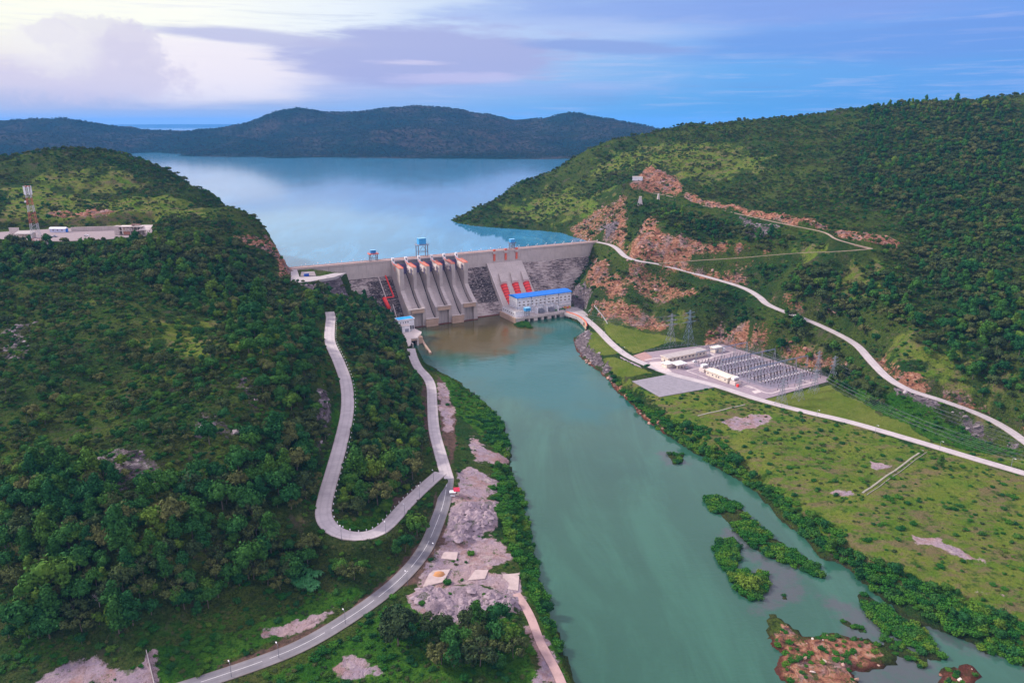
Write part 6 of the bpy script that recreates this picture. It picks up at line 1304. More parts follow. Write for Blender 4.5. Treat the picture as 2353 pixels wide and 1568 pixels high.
# structures on the bench road of the right mountain
p = at_z(1463, 437, 131); o = empty('bench_hut', Vector((p.x, p.y, HZ(p.x, p.y))), -0.25); tag(o, 'small white hut on the bench below the red cliff', 'hut'); MB().box((0, 0, 2.4), (16, 6, 6)).build('wall', M_WHITE, o); MB().box((0, 0, 5.6), (17, 7, 0.5)).build('roof', M_CREAM, o); MB().box((6, 0, 1.5), (6, 5, 3)).build('annex', M_LSTEEL, o)
def slab_on(px, py, wdt, hgt, label, rz=0.0, name='support_wall'):
    q = gz(px, py)
    o = empty(name, q, rz); tag(o, label, 'support wall'); MB().sweep([(-wdt * .3, -1.5, hgt), (wdt * .3, -1.5, hgt), (wdt * .3, 1.5, hgt), (-wdt * .3, 1.5, hgt)], [(-wdt, -3, -4), (wdt * .9, -3, -4), (wdt * .9, 1.5, -4), (-wdt, 1.5, -4)]).build('buttress', M_PALE, o); MB().box((0, 0, hgt + .2), (wdt * .8, 3.6, 0.5)).build('cap', M_PALE, o)
slab_on(1470, 471, 5, 11, 'tapering pale concrete buttress on the rock below the bench', -0.2)
slab_on(1512, 458, 2.6, 8, 'thin pale concrete support under the edge of the bench road')
# ---------------------------------------------------------------- foliage
def leaf_fn(pal, var=0.5):
    def f(nb, p):
        o = nb.pos(); r = nb.rand(); big = nb.noise(o, 0.016, 4, 0.6); sm_ = nb.noise(o, 0.9, 3, 0.6)
        t = nb.add(nb.mul(r, 0.62), nb.mul(nb.sub(big, 0.5), 1.1)); t = nb.m('ADD', t, 0.19, clamp=True)
        c = nb.ramp(t, [(0.0, pal[0]), (0.35, pal[1]), (0.68, pal[2]), (1.0, pal[3])])
        c = nb.mix(nb.sm(sm_, 0.40, 0.75), c, tuple(k * 1.0 for k in pal[3]), 'MIX') if False else nb.mix(nb.mul(nb.sm(sm_, 0.45, 0.7), 0.35), c, pal[2])
        nb.put(p.inputs['Base Color'], c); p.inputs['Roughness'].default_value = 0.9; p.inputs['Specular IOR Level'].default_value = 0.06
    return f
M_LEAF = mat('tree_foliage', fn=leaf_fn([(0.009, 0.052, 0.019), (0.020, 0.092, 0.025), (0.048, 0.130, 0.020), (0.160, 0.215, 0.024)]))
M_LEAF2 = mat('grey_green_foliage', fn=leaf_fn([(0.022, 0.048, 0.022), (0.046, 0.074, 0.025), (0.088, 0.104, 0.032), (0.150, 0.145, 0.048)]))
M_BUSH = mat('bush_foliage', fn=leaf_fn([(0.008, 0.055, 0.012), (0.020, 0.105, 0.016), (0.055, 0.155, 0.016), (0.130, 0.205, 0.022)]))
M_BARK = mat('bark', (0.14, 0.11, 0.09), 0.9)
M_BARE = mat('dry_branches', (0.28, 0.24, 0.24), 0.9)
def crown_arrays(rng, lobes, per, leaf, core=0.66):
    """leaf quads on a set of lobes; lobes = (x,y,z,r)"""
    V = []; Fq = []; Ft = []
    for (x, y, z, r) in lobes:
        d = rng.normal(size=(per, 3)); d[:, 2] = d[:, 2] * 0.9 + 0.25; d /= np.linalg.norm(d, axis=1)[:, None]
        rr = r * rng.uniform(0.62, 1.32, per)[:, None]; c = np.array([x, y, z]) + d * rr * np.array([1, 1, 0.85])
        nrm = d + rng.normal(size=(per, 3)) * 0.55; nrm /= np.linalg.norm(nrm, axis=1)[:, None]
        t = np.cross(nrm, rng.normal(size=(per, 3))); t /= np.linalg.norm(t, axis=1)[:, None]; b_ = np.cross(nrm, t)
        s = leaf * rng.uniform(0.6, 1.35, per)[:, None]
        k = len(V); q = np.stack([c - t * s - b_ * s * .7, c + t * s - b_ * s * .5, c + t * s * .8 + b_ * s * .7, c - t * s * .7 + b_ * s * .6], 1).reshape(-1, 3)
        V += q.tolist(); Fq += (np.arange(per * 4).reshape(-1, 4) + k).tolist()
        # faceted inner mass
        k = len(V); nu, nv = 7, 5; rc = r * core
        for j in range(nv):
            ph = math.pi * (j + 0.5) / nv
            for i in range(nu):
                th = 2 * math.pi * (i + 0.5 * (j % 2)) / nu; q_ = rc * rng.uniform(0.85, 1.1)
                V.append([x + q_ * math.sin(ph) * math.cos(th), y + q_ * math.sin(ph) * math.sin(th), z + q_ * 0.85 * math.cos(ph)])
        for j in range(nv - 1):
            for i in range(nu): Fq.append([k + j * nu + i, k + (j + 1) * nu + i, k + (j + 1) * nu + (i + 1) % nu, k + j * nu + (i + 1) % nu])
        Fq.append([k + i for i in range(nu)]); Fq.append([k + (nv - 1) * nu + i for i in range(nu - 1, -1, -1)])
    return V, Fq
def mk_lobes(rng, kind):
    L = []
    if kind == 'round':
        R_ = 3.4; h0 = 5.2; L.append((0, 0, h0 + 0.6, 2.3))
        for i in range(11): a = rng.uniform(0, 6.28); q = rng.uniform(0.35, 1) * R_ * 0.72; L.append((q * math.cos(a), q * math.sin(a), h0 + rng.uniform(-1.3, 1.7) * (1.2 - q / R_), rng.uniform(0.7, 1.75)))
        for i in range(6): a = rng.uniform(0, 6.28); q = rng.uniform(.8, 1.25) * R_ * .8; L.append((q * math.cos(a), q * math.sin(a), h0 + rng.uniform(-1.4, .8), rng.uniform(.5, .9)))
    elif kind == 'tall':
        for i in range(12): t = i / 11; a = rng.uniform(0, 6.28); q = rng.uniform(0.2, 1) * (2.4 - 1.4 * t); L.append((q * math.cos(a), q * math.sin(a), 3.0 + t * 7.0, rng.uniform(1.1, 1.8) * (1.15 - 0.4 * t)))
    elif kind == 'flat':
        for i in range(12): a = rng.uniform(0, 6.28); q = rng.uniform(0.1, 1) ** .7 * 3.9; L.append((q * math.cos(a), q * math.sin(a), 4.9 + rng.uniform(-.5, .6) - 0.08 * q * q, rng.uniform(0.8, 1.25)))
    elif kind == 'small':
        for i in range(7): a = rng.uniform(0, 6.28); q = rng.uniform(0, 1) * 1.5; L.append((q * math.cos(a), q * math.sin(a), 3.2 + rng.uniform(-.8, .9), rng.uniform(0.7, 1.15)))
    elif kind == 'bush':
        for i in range(7): a = rng.uniform(0, 6.28); q = rng.uniform(0, 1) * 1.4; L.append((q * math.cos(a), q * math.sin(a), 0.7 + rng.uniform(-.2, .6), rng.uniform(0.6, 1.05)))
    elif kind == 'scrub':
        for i in range(5): a = rng.uniform(0, 6.28); q = rng.uniform(0, 1) * 1.1; L.append((q * math.cos(a), q * math.sin(a), 0.35 + rng.uniform(-.1, .3), rng.uniform(0.35, 0.7)))
    return L
def trunk_mb(rng, h, r, spread=1.6, n=5):
    m_ = MB(); top = Vector((rng.uniform(-.3, .3), rng.uniform(-.3, .3), h)); m_.bar((0, 0, -1.0), (0, 0, 0.2), r * 1.3, 6, r); m_.bar((0, 0, 0.2), top, r, 6, r * 0.6)
    for i in range(n): a = 6.28 * i / n + rng.uniform(-.4, .4); m_.bar(Vector((0, 0, h * 0.65)).lerp(top, i / n), (math.cos(a) * spread, math.sin(a) * spread, h + rng.uniform(0.8, 2.2)), r * 0.45, 4, r * 0.15)
    return m_
def mesh_of(name, V, Fq, m):
    me = bpy.data.meshes.new(name); me.from_pydata(V, [], Fq); me.materials.append(m); return me
SPEC = [('round', 110, .30, M_LEAF, 3.8, 0.20, 'tree'), ('round', 110, .30, M_LEAF2, 3.8, 0.20, 'tree'), ('tall', 110, .30, M_LEAF, 4.0, 0.20, 'tree'), ('flat', 90, .28, M_LEAF2, 4.0, 0.16, 'tree'), ('small', 90, .25, M_LEAF, 2.2, 0.10, 'tree'), ('round', 110, .30, M_LEAF, 3.8, 0.2, 'tree')]
rngv = np.random.default_rng(5)
TREE_VAR = []       # (crown mesh, trunk mesh)
for kind, per, leaf, m_, th, tr, cat in SPEC:
    V, Fq = crown_arrays(rngv, mk_lobes(rngv, kind), per, leaf); cm = mesh_of('crown', V, Fq, m_)
    tb = trunk_mb(rngv, th, tr); tm = bpy.data.meshes.new('trunk'); tm.from_pydata(tb.v, [], tb.f); tm.materials.append(M_BARK)
    TREE_VAR.append((cm, tm, kind))
BUSH_VAR = []
for kind, per, leaf, m_ in [('bush', 75, .22, M_BUSH), ('bush', 75, .22, M_LEAF), ('scrub', 60, .17, M_BUSH), ('scrub', 60, .17, M_LEAF2)]:
    V, Fq = crown_arrays(rngv, mk_lobes(rngv, kind), per, leaf); BUSH_VAR.append(mesh_of('shrub', V, Fq, m_))
def lod_mesh(kind, per, leaf, m_, th, tr):
    V, Fq = crown_arrays(rngv, mk_lobes(rngv, kind), per, leaf, 0.86); me = mesh_of('far_tree', V, Fq, m_)
    tb = trunk_mb(rngv, th, tr, 1.4, 2); me2 = bpy.data.meshes.new('ft'); nV = len(V)
    me2.from_pydata(V + [list(v) for v in tb.v], [], Fq + [tuple(i + nV for i in f) for f in tb.f]); me2.materials.append(m_); me2.materials.append(M_BARK)
    mi = [0] * len(Fq) + [1] * len(tb.f); me2.polygons.foreach_set('material_index', mi); return me2

# ---- GN scatter of uncountable growth
SRC = {}
def src_obj(me):
    if me.name not in SRC: SRC[me.name] = bpy.data.objects.new('source_' + me.name, me)
    return SRC[me.name]
def scatter(name, pts, scl, rot, idx, meshes, label, szr=None):
    n = len(pts); me = bpy.data.meshes.new(name); me.vertices.add(n); me.vertices.foreach_set('co', np.asarray(pts, np.float32).ravel())
    for nm, ty, arr, key in (('s_', 'FLOAT_VECTOR', np.asarray(scl, np.float32).ravel(), 'vector'), ('r_', 'FLOAT_VECTOR', np.asarray(rot, np.float32).ravel(), 'vector'), ('i_', 'INT', np.asarray(idx, np.int32), 'value')):
        a = me.attributes.new(nm, ty, 'POINT'); a.data.foreach_set(key, arr)
    o = link(name, me); ng = bpy.data.node_groups.new(name + '_nodes', 'GeometryNodeTree')
    ng.interface.new_socket(name='Geometry', in_out='INPUT', socket_type='NodeSocketGeometry'); ng.interface.new_socket(name='Geometry', in_out='OUTPUT', socket_type='NodeSocketGeometry')
    N = ng.nodes; gi = N.new('NodeGroupInput'); go = N.new('NodeGroupOutput'); iop = N.new('GeometryNodeInstanceOnPoints'); ji = N.new('GeometryNodeJoinGeometry')
    for m_ in reversed(meshes):
        oi = N.new('GeometryNodeObjectInfo'); oi.inputs['Object'].default_value = src_obj(m_); oi.inputs['As Instance'].default_value = True; ng.links.new(oi.outputs['Geometry'], ji.inputs[0])
    ng.links.new(gi.outputs[0], iop.inputs['Points']); ng.links.new(ji.outputs[0], iop.inputs['Instance']); iop.inputs['Pick Instance'].default_value = True
    def at(nm, t):
        a = N.new('GeometryNodeInputNamedAttribute'); a.data_type = t; a.inputs[0].default_value = nm; return a.outputs[0]
    ng.links.new(at('i_', 'INT'), iop.inputs['Instance Index']); ng.links.new(at('r_', 'FLOAT_VECTOR'), iop.inputs['Rotation']); ng.links.new(at('s_', 'FLOAT_VECTOR'), iop.inputs['Scale'])
    ng.links.new(iop.outputs[0], go.inputs[0]); md = o.modifiers.new('scatter', 'NODES'); md.node_group = ng; tag(o, label, kind='stuff'); return o

# ---- where things grow
def inpoly(P, x, y):
    ins = np.zeros(x.shape, bool); P = np.array(P)
    for i in range(len(P)):
        a = P[i]; c = P[(i + 1) % len(P)]; k = ((a[1] > y) != (c[1] > y)) & (x < (c[0] - a[0]) * (y - a[1]) / (c[1] - a[1] + 1e-12) + a[0]); ins ^= k
    return ins
def projv(x, y, z):
    zz = z - HC; dep = y * math.cos(PITCH) - zz * math.sin(PITCH); up = y * math.sin(PITCH) + zz * math.cos(PITCH); return 1176 + FPX * x / dep, 784 - FPX * up / dep, dep
def jitter(x0, x1, y0, y1, s, seed):
    r = np.random.default_rng(seed); xs = np.arange(x0, x1, s); ys = np.arange(y0, y1, s); X, Y = np.meshgrid(xs, ys); X = X + r.uniform(-.48, .48, X.shape) * s; Y = Y + r.uniform(-.48, .48, Y.shape) * s
    x = X.ravel(); y = Y.ravel(); z = HZa(x, y); px, py, d = projv(x, y, z + 4); k = (px > -160) & (px < 2512) & (py < 1700) & (py > -50); return x[k], y[k], z[k]
zf = {k: v for k, v in ZN.items()}
def samp(G, x, y): return bil(gx, gy, G, x, y)
DENSE = [dpoly(P) for P in ([(0, 1060), (300, 1120), (520, 1060), (700, 1000), (735, 1190), (705, 1290), (640, 1375), (450, 1425), (200, 1468), (0, 1480)], [(775, 750), (900, 745), (950, 850), (972, 960), (985, 1040), (940, 1110), (880, 1165), (800, 1185), (775, 1150), (815, 1020), (835, 920), (800, 820)],
   [(700, 1250), (860, 1255), (950, 1190), (1000, 1125), (995, 1190), (950, 1265), (890, 1310), (820, 1350), (700, 1330)], [(800, 1440), (900, 1400), (1000, 1440), (1180, 1400), (1210, 1450), (1205, 1520), (1000, 1530), (860, 1500)],
   [(0, 560), (260, 560), (600, 600), (680, 700), (740, 840), (735, 1000), (600, 900), (500, 740), (300, 640), (0, 640)], [(1480, 480), (1640, 490), (1880, 560), (1700, 565), (1520, 520)], [(1560, 660), (1700, 680), (1800, 740), (1900, 790), (1960, 830), (1800, 800), (1640, 760)], [(1860, 740), (1980, 810), (2040, 880), (2000, 900), (1950, 880), (1900, 830)], [(1700, 590), (1900, 600), (2100, 640), (2100, 740), (1950, 730), (1800, 660)],
   [(2000, 250), (2352, 240), (2352, 880), (2200, 820), (2100, 560), (1900, 420)], [(760, 640), (860, 700), (900, 740), (800, 740), (720, 700)])]
RIP = [dpoly(P) for P in ([(1400, 860), (1470, 925), (1560, 985), (1620, 985), (1700, 1060), (1850, 1170), (2000, 1290), (2150, 1350), (2352, 1440), (2352, 1530), (2200, 1465), (2020, 1370), (1930, 1290), (1860, 1245), (1745, 1130), (1590, 1035), (1510, 985), (1405, 880)],
   [(1150, 1050), (1200, 1130), (1240, 1340), (1310, 1568), (1290, 1568), (1230, 1400), (1190, 1290), (1145, 1180), (1125, 1120)], [(1080, 905), (1150, 965), (1178, 1050), (1150, 1050), (1120, 1000)])]
def green_density(x, y, z, kind):
    zr_, zk, zpk, zl, zd, zg, zlu = [samp(zf[k], x, y) for k in ('red', 'rock', 'pink', 'lawn', 'dirt', 'grass', 'lush')]
    road = samp(DROAD, x, y); dr = samp(dR, x, y); dl = samp(dLk, x, y)
    n = fbm(x, y, 70, 4, 201) + 0.5 * fbm(x, y, 22, 3, 207)
    up = sstep(z, 14, 22)
    dense = np.zeros(x.shape, bool)
    wb = fbm(x, y, 60, 4, 303) * 46
    for P in DENSE: dense |= (sdist(P, x, y, 50) + wb * (1.0 if len(P) and min(q_[1] for q_ in P) > 520 else 0.35)) < 0
    rip = np.zeros(x.shape, bool)
    for P in RIP: rip |= inpoly(P, x, y)
    if kind == 'tree':
        d = up * np.clip(0.62 + 0.85 * n, 0.08, 0.92); d = np.where(dense, 0.93, d); d = np.where(rip, np.maximum(d, np.where(x > 40, .42, .22)), d); d *= 1 - 0.72 * np.clip(zg, 0, 1) * ~rip
        d *= (1 - 0.80 * np.clip(zr_, 0, 1)) * (1 - 0.7 * np.clip(zk, 0, 1)) * (zpk < .08) * (zl < .2) * (1 - .9 * np.clip(zd, 0, 1)) * np.where(dense, 1, 1 - .75 * np.clip(zlu, 0, 1)); clear = 6.5
    else:
        d = np.clip(0.52 + 0.7 * n, 0.14, 0.95) * (0.32 + 0.68 * up); d = np.where((x < -40) & (z < 26) & (y < 420), np.maximum(d, .55), d); d = np.where(rip, 0.97, d); d = np.where(dense, .5, d); d = np.where((zlu > .5) & ~dense, np.maximum(d, 0.5), d)
        d *= (1 - 0.62 * np.clip(zr_, 0, 1)) * (1 - 0.6 * np.clip(zk, 0, 1)) * (1 - .88 * (zpk > .25)) * (1 - .45 * np.clip(zg, 0, 1) * up) * (zl < .15) * (1 - .85 * np.clip(zd, 0, 1)); clear = 5.6
    d *= (road > clear) & (dr > np.where(rip, -0.5, 1.5)) & (dl > 1.0)
    for P in (YARD, GRAVEL, PLATEAU, DECK): d = d * (sdist(P, x, y, 8) > 2.5)
    s_ = (x - DL.x) * DU.x + (y - DL.y) * DU.y; nn = (x - DL.x) * DN.x + (y - DL.y) * DN.y
    fn_ = np.clip((WALLZ - z) * FACE_N / WALLZ, 0, FACE_N)
    d *= ~((s_ > -8) & (s_ < DAM_LEN + 6) & (nn > -16) & (nn < fn_ + 4)); d *= ~((s_ > 105) & (s_ < 345) & (nn > -12) & (nn < 100)); d *= sdist(LEFTPAD, x, y, 8) > 3
    return d, dense, rip, zg
r = np.random.default_rng(99)
x, y, z = jitter(-1340, 1430, 225, 1720, 6.0, 3); d, dn_, rp, zg_ = green_density(x, y, z, 'tree')
kk = (d > r.uniform(0, 1, x.shape)); kk &= ~((y > 1000) & (r.uniform(0, 1, x.shape) > 0.85))
x, y, z, dn_, rp, zg_ = x[kk], y[kk], z[kk], dn_[kk], rp[kk], zg_[kk]
# keep the sight lines onto the roads open, as the cleared verges do in the photo
ppx, ppy, pdd = projv(x, y, z + 1); tpx, tpy, tdd = projv(x, y, z + np.where(y < 450, 17.0, 11.0)); hide = np.zeros(len(x), bool)
for kname, L in ROADW.items():
    if kname == 'track' or kname == 'asphalt' or kname == 'riverroad' or kname == 'switchback' or kname == 'highroad' or kname == 'benchroad' or kname == 'midroad':
        for q_ in L[::2]:
            if kname == 'highroad' and 1795 < proj(q_)[0] < 1850: continue
            if kname == 'switchback' and (proj(q_)[1] < 712): continue
            a_, b_, c_ = proj(q_); wpx = (6.5 if q_[1] < 470 else 4.6) / pdd * FPX
            hide |= (np.abs(ppx - a_) < wpx + 4) & (ppy > b_ - 2) & (tpy < b_ + 6) & (pdd < c_ + 4)
kk = ~hide | (r.uniform(0, 1, len(x)) < 0.0); x, y, z, dn_, rp, zg_ = x[kk], y[kk], z[kk], dn_[kk], rp[kk], zg_[kk]
n = len(x); sc = np.clip(r.lognormal(-0.22, 0.26, n), .4, 1.5) * np.where(dn_, 1.22, 0.82) * np.where((y < 430) & dn_, 1.28, np.where(y < 480, 1.1, 1.0)) * np.where(y > 750, 0.80, 1.0)
sc *= np.where(r.uniform(0, 1, n) < 0.07, 1.35, 1.0)
var = np.where(dn_, r.choice([0, 2, 5, 3, 1, 4], n), r.choice([0, 1, 3, 3, 4, 4, 5], n)); var = np.where((y > 700) & (r.uniform(0, 1, n) < .35), r.choice([1, 3], n), var); var = np.where(rp, r.choice([0, 5, 4], n), var)
px, py, dep = projv(x, y, z + 4 * sc); size = sc / dep
order = np.argsort(-size); ind = []
def visible(x_, y_, z_):
    c = np.array([x_, y_, z_]); o_ = np.array([0, 0, HC]); t = np.linspace(0.25, 0.985, 70); P = o_ + (c - o_) * t[:, None]; return bool(np.all(P[:, 2] > HZa(P[:, 0], P[:, 1]) - 0.5))
for i in order:
    if not (-15 < px[i] < 2367 and -10 < py[i] < 1590): continue
    if visible(x[i], y[i], z[i] + 5 * sc[i]): ind.append(i)
    if len(ind) >= 300: break
isind = np.zeros(n, bool); isind[ind] = True
ADJ = {0: 'round crowned green tree', 1: 'round crowned grey green tree', 2: 'tall narrow dark tree', 3: 'flat topped thin tree', 4: 'small slim tree', 5: 'bushy dark green tree'}
CELLX = [(0, 'far left edge'), (300, 'left'), (560, 'middle left')]
def where_lab(px, py):
    if px < 770 and py > 560:
        a = 'at the far left' if px < 180 else 'left of centre' if px < 360 else 'near its middle' if px < 540 else 'toward the hairpin'
        b_ = 'at the left hill foot' if py > 1330 else 'low on the left hill' if py > 1200 else 'halfway up the left hill' if py > 1020 else 'high on the left hill'
        return b_ + ' ' + a
    if px > 1320: return 'on the right bank of the river'
    if px > 770 and py > 1370: return 'in the grove between the asphalt road and the river'
    if px > 770 and py < 1190 and px < 1010: return 'on the wooded spur inside the hairpin road'
    if px > 690 and py > 1190: return 'on the slope below the hairpin bend'
    if py > 1250: return 'at the foot of the left hillside'
    if px < 350: return 'on the far left of the wooded hillside'
    return 'on the middle of the left hillside'
for i in ind:
    v = int(var[i]); cm, tm, kd = TREE_VAR[v]; o = empty('tree', (x[i], y[i], z[i] - 0.2), float(r.uniform(0, 6.28))); s_ = float(sc[i]); o.scale = (s_, s_, s_ * float(r.uniform(.85, 1.12)))
    wl = where_lab(px[i], py[i]); sz = 'big ' if sc[i] > 1.15 else 'smaller ' if sc[i] < .85 else ''; tag(o, sz + ADJ[v] + ' ' + wl, 'tree', sz + ADJ[v] + 's ' + wl)
    link_o = bpy.data.objects.new('crown', cm); COL.objects.link(link_o); link_o.parent = o
    t_ = bpy.data.objects.new('trunk', tm); COL.objects.link(t_); t_.parent = o
j = ~isind; near = j & (y < 620); far = j & ~(y < 620)
LOD = [lod_mesh('round', 34, .55, M_LEAF, 3.8, .2), lod_mesh('round', 34, .55, M_LEAF2, 3.8, .2), lod_mesh('tall', 30, .5, M_LEAF, 4, .2), lod_mesh('flat', 28, .5, M_LEAF2, 4, .18), lod_mesh('small', 30, .4, M_LEAF, 2.2, .12), lod_mesh('round', 34, .55, M_LEAF, 3.8, .2)]
NEARM = []
for (cm, tm, kd), sp in zip(TREE_VAR, SPEC):
    NEARM.append(lod_mesh(kd, sp[1], sp[2], sp[3], sp[4], sp[5]))
def pack(k, zoff=0.2):
    m_ = k.sum(); s = sc[k]; return np.stack([x[k], y[k], z[k] - zoff], 1), np.stack([s * r.uniform(.88, 1.15, m_), s * r.uniform(.88, 1.15, m_), s * r.uniform(.8, 1.15, m_)], 1), np.stack([r.uniform(-.06, .06, m_), r.uniform(-.06, .06, m_), r.uniform(0, 6.28, m_)], 1), var[k]
a = pack(near); scatter('woodland', a[0], a[1], a[2], a[3], NEARM, 'woodland covering the nearer hillsides')
a = pack(far); scatter('woodland', a[0], a[1], a[2], a[3], LOD, 'woodland covering the farther hillsides')
print('trees', n, 'ind', len(ind), 'near', near.sum(), 'far', far.sum())
# shrubs
x, y, z = jitter(-1340, 1430, 225, 1500, 3.0, 17); d, dn_, rp, zg_ = green_density(x, y, z, 'bush')
kk = (d > r.uniform(0, 1, x.shape)) & (((y < 620) | (r.uniform(0, 1, x.shape) < 0.62)) & ((y < 1000) | (r.uniform(0, 1, x.shape) < 0.6))); x, y, z, rp, zg_ = x[kk], y[kk], z[kk], rp[kk], zg_[kk]
# bushes on the islands
def isl_pts(key, s, seed, p=1.0, zmin=0.05):
    P = [tuple(at_z(a_, b_, 0.5))[:2] for a_, b_ in ISL[key]]; A = np.array(P); rr = np.random.default_rng(seed); xs = np.arange(A[:, 0].min(), A[:, 0].max(), s); ys = np.arange(A[:, 1].min(), A[:, 1].max(), s); X, Y = np.meshgrid(xs, ys); X = (X + rr.uniform(-.5, .5, X.shape) * s).ravel(); Y = (Y + rr.uniform(-.5, .5, Y.shape) * s).ravel()
    k = inpoly(P, X, Y) & (rr.uniform(0, 1, X.shape) < p) & (fbm(X, Y, 14, 3, 400 + seed) > (-.16 if key not in ('side', 'basin') else -1)); return X[k], Y[k]
ix_ = []; iy_ = []; isz = []
for key, s, p, bs in (('main', 2.3, .80, 1.45), ('side', 2.2, .9, 1.3), ('long', 2.4, .85, 1.3), ('mid', 2.2, .7, .7), ('mid2', 2.2, .7, .8), ('bars', 2.2, .7, .8), ('rocky', 2.8, .42, .8), ('east', 2.3, .8, .9), ('south', 3, .25, .8), ('tiny', 2.5, .7, 1.2), ('basin', 2.0, .95, .9)):
    a_, b_ = isl_pts(key, s, len(key) * 7 + 1, p); ix_.append(a_); iy_.append(b_); isz.append(np.full(len(a_), bs))
ix_ = np.concatenate(ix_); iy_ = np.concatenate(iy_); isz = np.concatenate(isz); iz_ = HZa(ix_, iy_); k = iz_ > -0.1; ix_, iy_, iz_, isz = ix_[k], iy_[k], iz_[k], isz[k]
n0 = len(x); x = np.r_[x, ix_]; y = np.r_[y, iy_]; z = np.r_[z, iz_]; rp = np.r_[rp, np.ones(len(ix_), bool)]; n = len(x)
sc = r.uniform(0.45, 1.0, n) ** 1.2 * 1.15 * np.where(rp, 1.6, 1.0); sc[n0:] = isz * r.uniform(.6, 1.15, n - n0)
var = np.where(rp, r.choice([0, 0, 1], n), r.choice([0, 1, 2, 3, 3], n))
px, py, dep = projv(x, y, z + sc); size = sc * np.where(var < 2, 1, .6) / dep; order = np.argsort(-size); ind = []
for i in order:
    if not (-10 < px[i] < 2362 and -10 < py[i] < 1578): continue
    if visible(x[i], y[i], z[i] + 2 * sc[i]): ind.append(i)
    if len(ind) >= 300: break
isind = np.zeros(n, bool); isind[ind] = True
def where_b(px, py, k):
    if k >= n0:
        if py < 900: return 'on the small islet by the powerhouse'
        if px < 1600: return 'on the tiny islet in mid river'
        if py < 1345 and (py - 1140) < (px - 1620) * .9 + 40: return 'on the long upper island' + (' near its tip' if py < 1190 else ' near its lower end' if px > 1800 else ' near its middle')
        if px < 1775 and py < 1400: return 'on the round left arm of the upper island'
        if px > 1940 and py < 1500 and px < 2200: return 'on the long narrow island beside the right bank'
        return 'on the rocky lower island'
    if px > 1320: return 'along the right river bank ' + ('near the bottom right corner' if px > 2150 else 'opposite the rocky island' if px > 1900 else 'opposite the upper island' if px > 1600 else 'below the switchyard')
    if px > 1120: return 'along the left river bank'
    if px > 690: return 'beside the asphalt road'
    return 'at the foot of the left hill'
for i in ind:
    o = bpy.data.objects.new('shrub', BUSH_VAR[int(var[i])]); COL.objects.link(o); o.location = (x[i], y[i], z[i] - .15); s_ = float(sc[i]); o.scale = (s_ * 1.15, s_ * 1.15, s_); o.rotation_euler = (0, 0, float(r.uniform(0, 6.28)))
    wl = where_b(px[i], py[i], i); ad = ['leafy green shrub', 'dark green shrub', 'low bright shrub', 'low dry shrub'][int(var[i])]; tag(o, ad + ' ' + wl, 'shrub', ad + 's ' + wl)
j = ~isind; m_ = j.sum(); s = sc[j]
scatter('undergrowth', np.stack([x[j], y[j], z[j] - .15], 1), np.stack([s * r.uniform(.9, 1.4, m_), s * r.uniform(.9, 1.4, m_), s * r.uniform(.7, 1.1, m_)], 1), np.stack([np.zeros(m_), np.zeros(m_), r.uniform(0, 6.28, m_)], 1), var[j], BUSH_VAR, 'low undergrowth and bushes covering the slopes and banks')
print('shrubs', n, m_)
# trees and tufts on the far hills (skyline texture)
xs = r.uniform(-3400, 4200, 26000); ys = r.uniform(3600, 5750, 26000); zs = bil(fx_, fy_, FH, xs, ys); k = zs > 71; xs, ys, zs = xs[k], ys[k], zs[k]; m_ = len(xs); s = r.uniform(0.6, 1.25, m_)
scatter('far_woods', np.stack([xs, ys, zs - 1], 1), np.stack([s * 1.5, s * 1.5, s], 1), np.stack([np.zeros(m_), np.zeros(m_), r.uniform(0, 6.28, m_)], 1), r.choice([0, 1], m_), [lod_mesh('round', 10, 1.0, mat('far_foliage', (0.022, 0.042, 0.020), 1.0), 3.8, .3), lod_mesh('flat', 8, 1.0, mat('far_foliage2', (0.035, 0.050, 0.026), 1.0), 3.8, .3)], 'woods covering the distant hills across the lake')
# boulders on cuts, banks and islands
def rock_mesh(seed):
    rr = np.random.default_rng(seed); bm = bmesh.new(); bmesh.ops.create_icosphere(bm, subdivisions=1, radius=1.0)
    for v in bm.verts: v.co *= rr.uniform(.7, 1.25); v.co.z *= .75
    me = bpy.data.meshes.new('rock'); bm.to_mesh(me); bm.free(); return me
def rock_fn(pal):
    def f(nb, p):
        rr = nb.rand(); nb.put(p.inputs['Base Color'], nb.ramp(nb.add(nb.mul(rr, .7), nb.mul(nb.noise(nb.pos(), 1.0, 4, .7), .3)), [(0.1, pal[0]), (.5, pal[1]), (.9, pal[2])])); p.inputs['Roughness'].default_value = .95; p.inputs['Specular IOR Level'].default_value = .1
    return f
M_RK = mat('red_rock', fn=rock_fn([(.16, .07, .055), (.36, .16, .11), (.48, .32, .27)])); M_RG = mat('grey_rock', fn=rock_fn([(.10, .08, .085), (.26, .21, .22), (.42, .36, .37)])); M_RW = mat('white_rock', fn=rock_fn([(.30, .16, .11), (.50, .36, .29), (.66, .56, .50)]))
RK = [rock_mesh(i) for i in range(3)]; RKm = []
for me in RK:
    for m_ in (M_RK, M_RG, M_RW): c_ = me.copy(); c_.materials.append(m_); RKm.append(c_)
x, y, z = jitter(-900, 1100, 225, 1350, 3.0, 31); zr_ = samp(zf['red'], x, y); zk = samp(zf['rock'], x, y); rd_ = samp(DROAD, x, y); ok = (rd_ > 6) & (z > -0.2)
s_q = (x - DL.x) * DU.x + (y - DL.y) * DU.y; nn_q = (x - DL.x) * DN.x + (y - DL.y) * DN.y; ok &= ~((s_q > 3) & (s_q < DAM_LEN) & (nn_q > -14) & (nn_q < 48))
for P in (YARD, DECK, PLATEAU, LEFTPAD): ok &= sdist(P, x, y, 6) > 1.5
u = r.uniform(0, 1, x.shape); k = ok & (((zr_ > .35) & (u < .15)) | ((zk > .35) & (u < .20)))
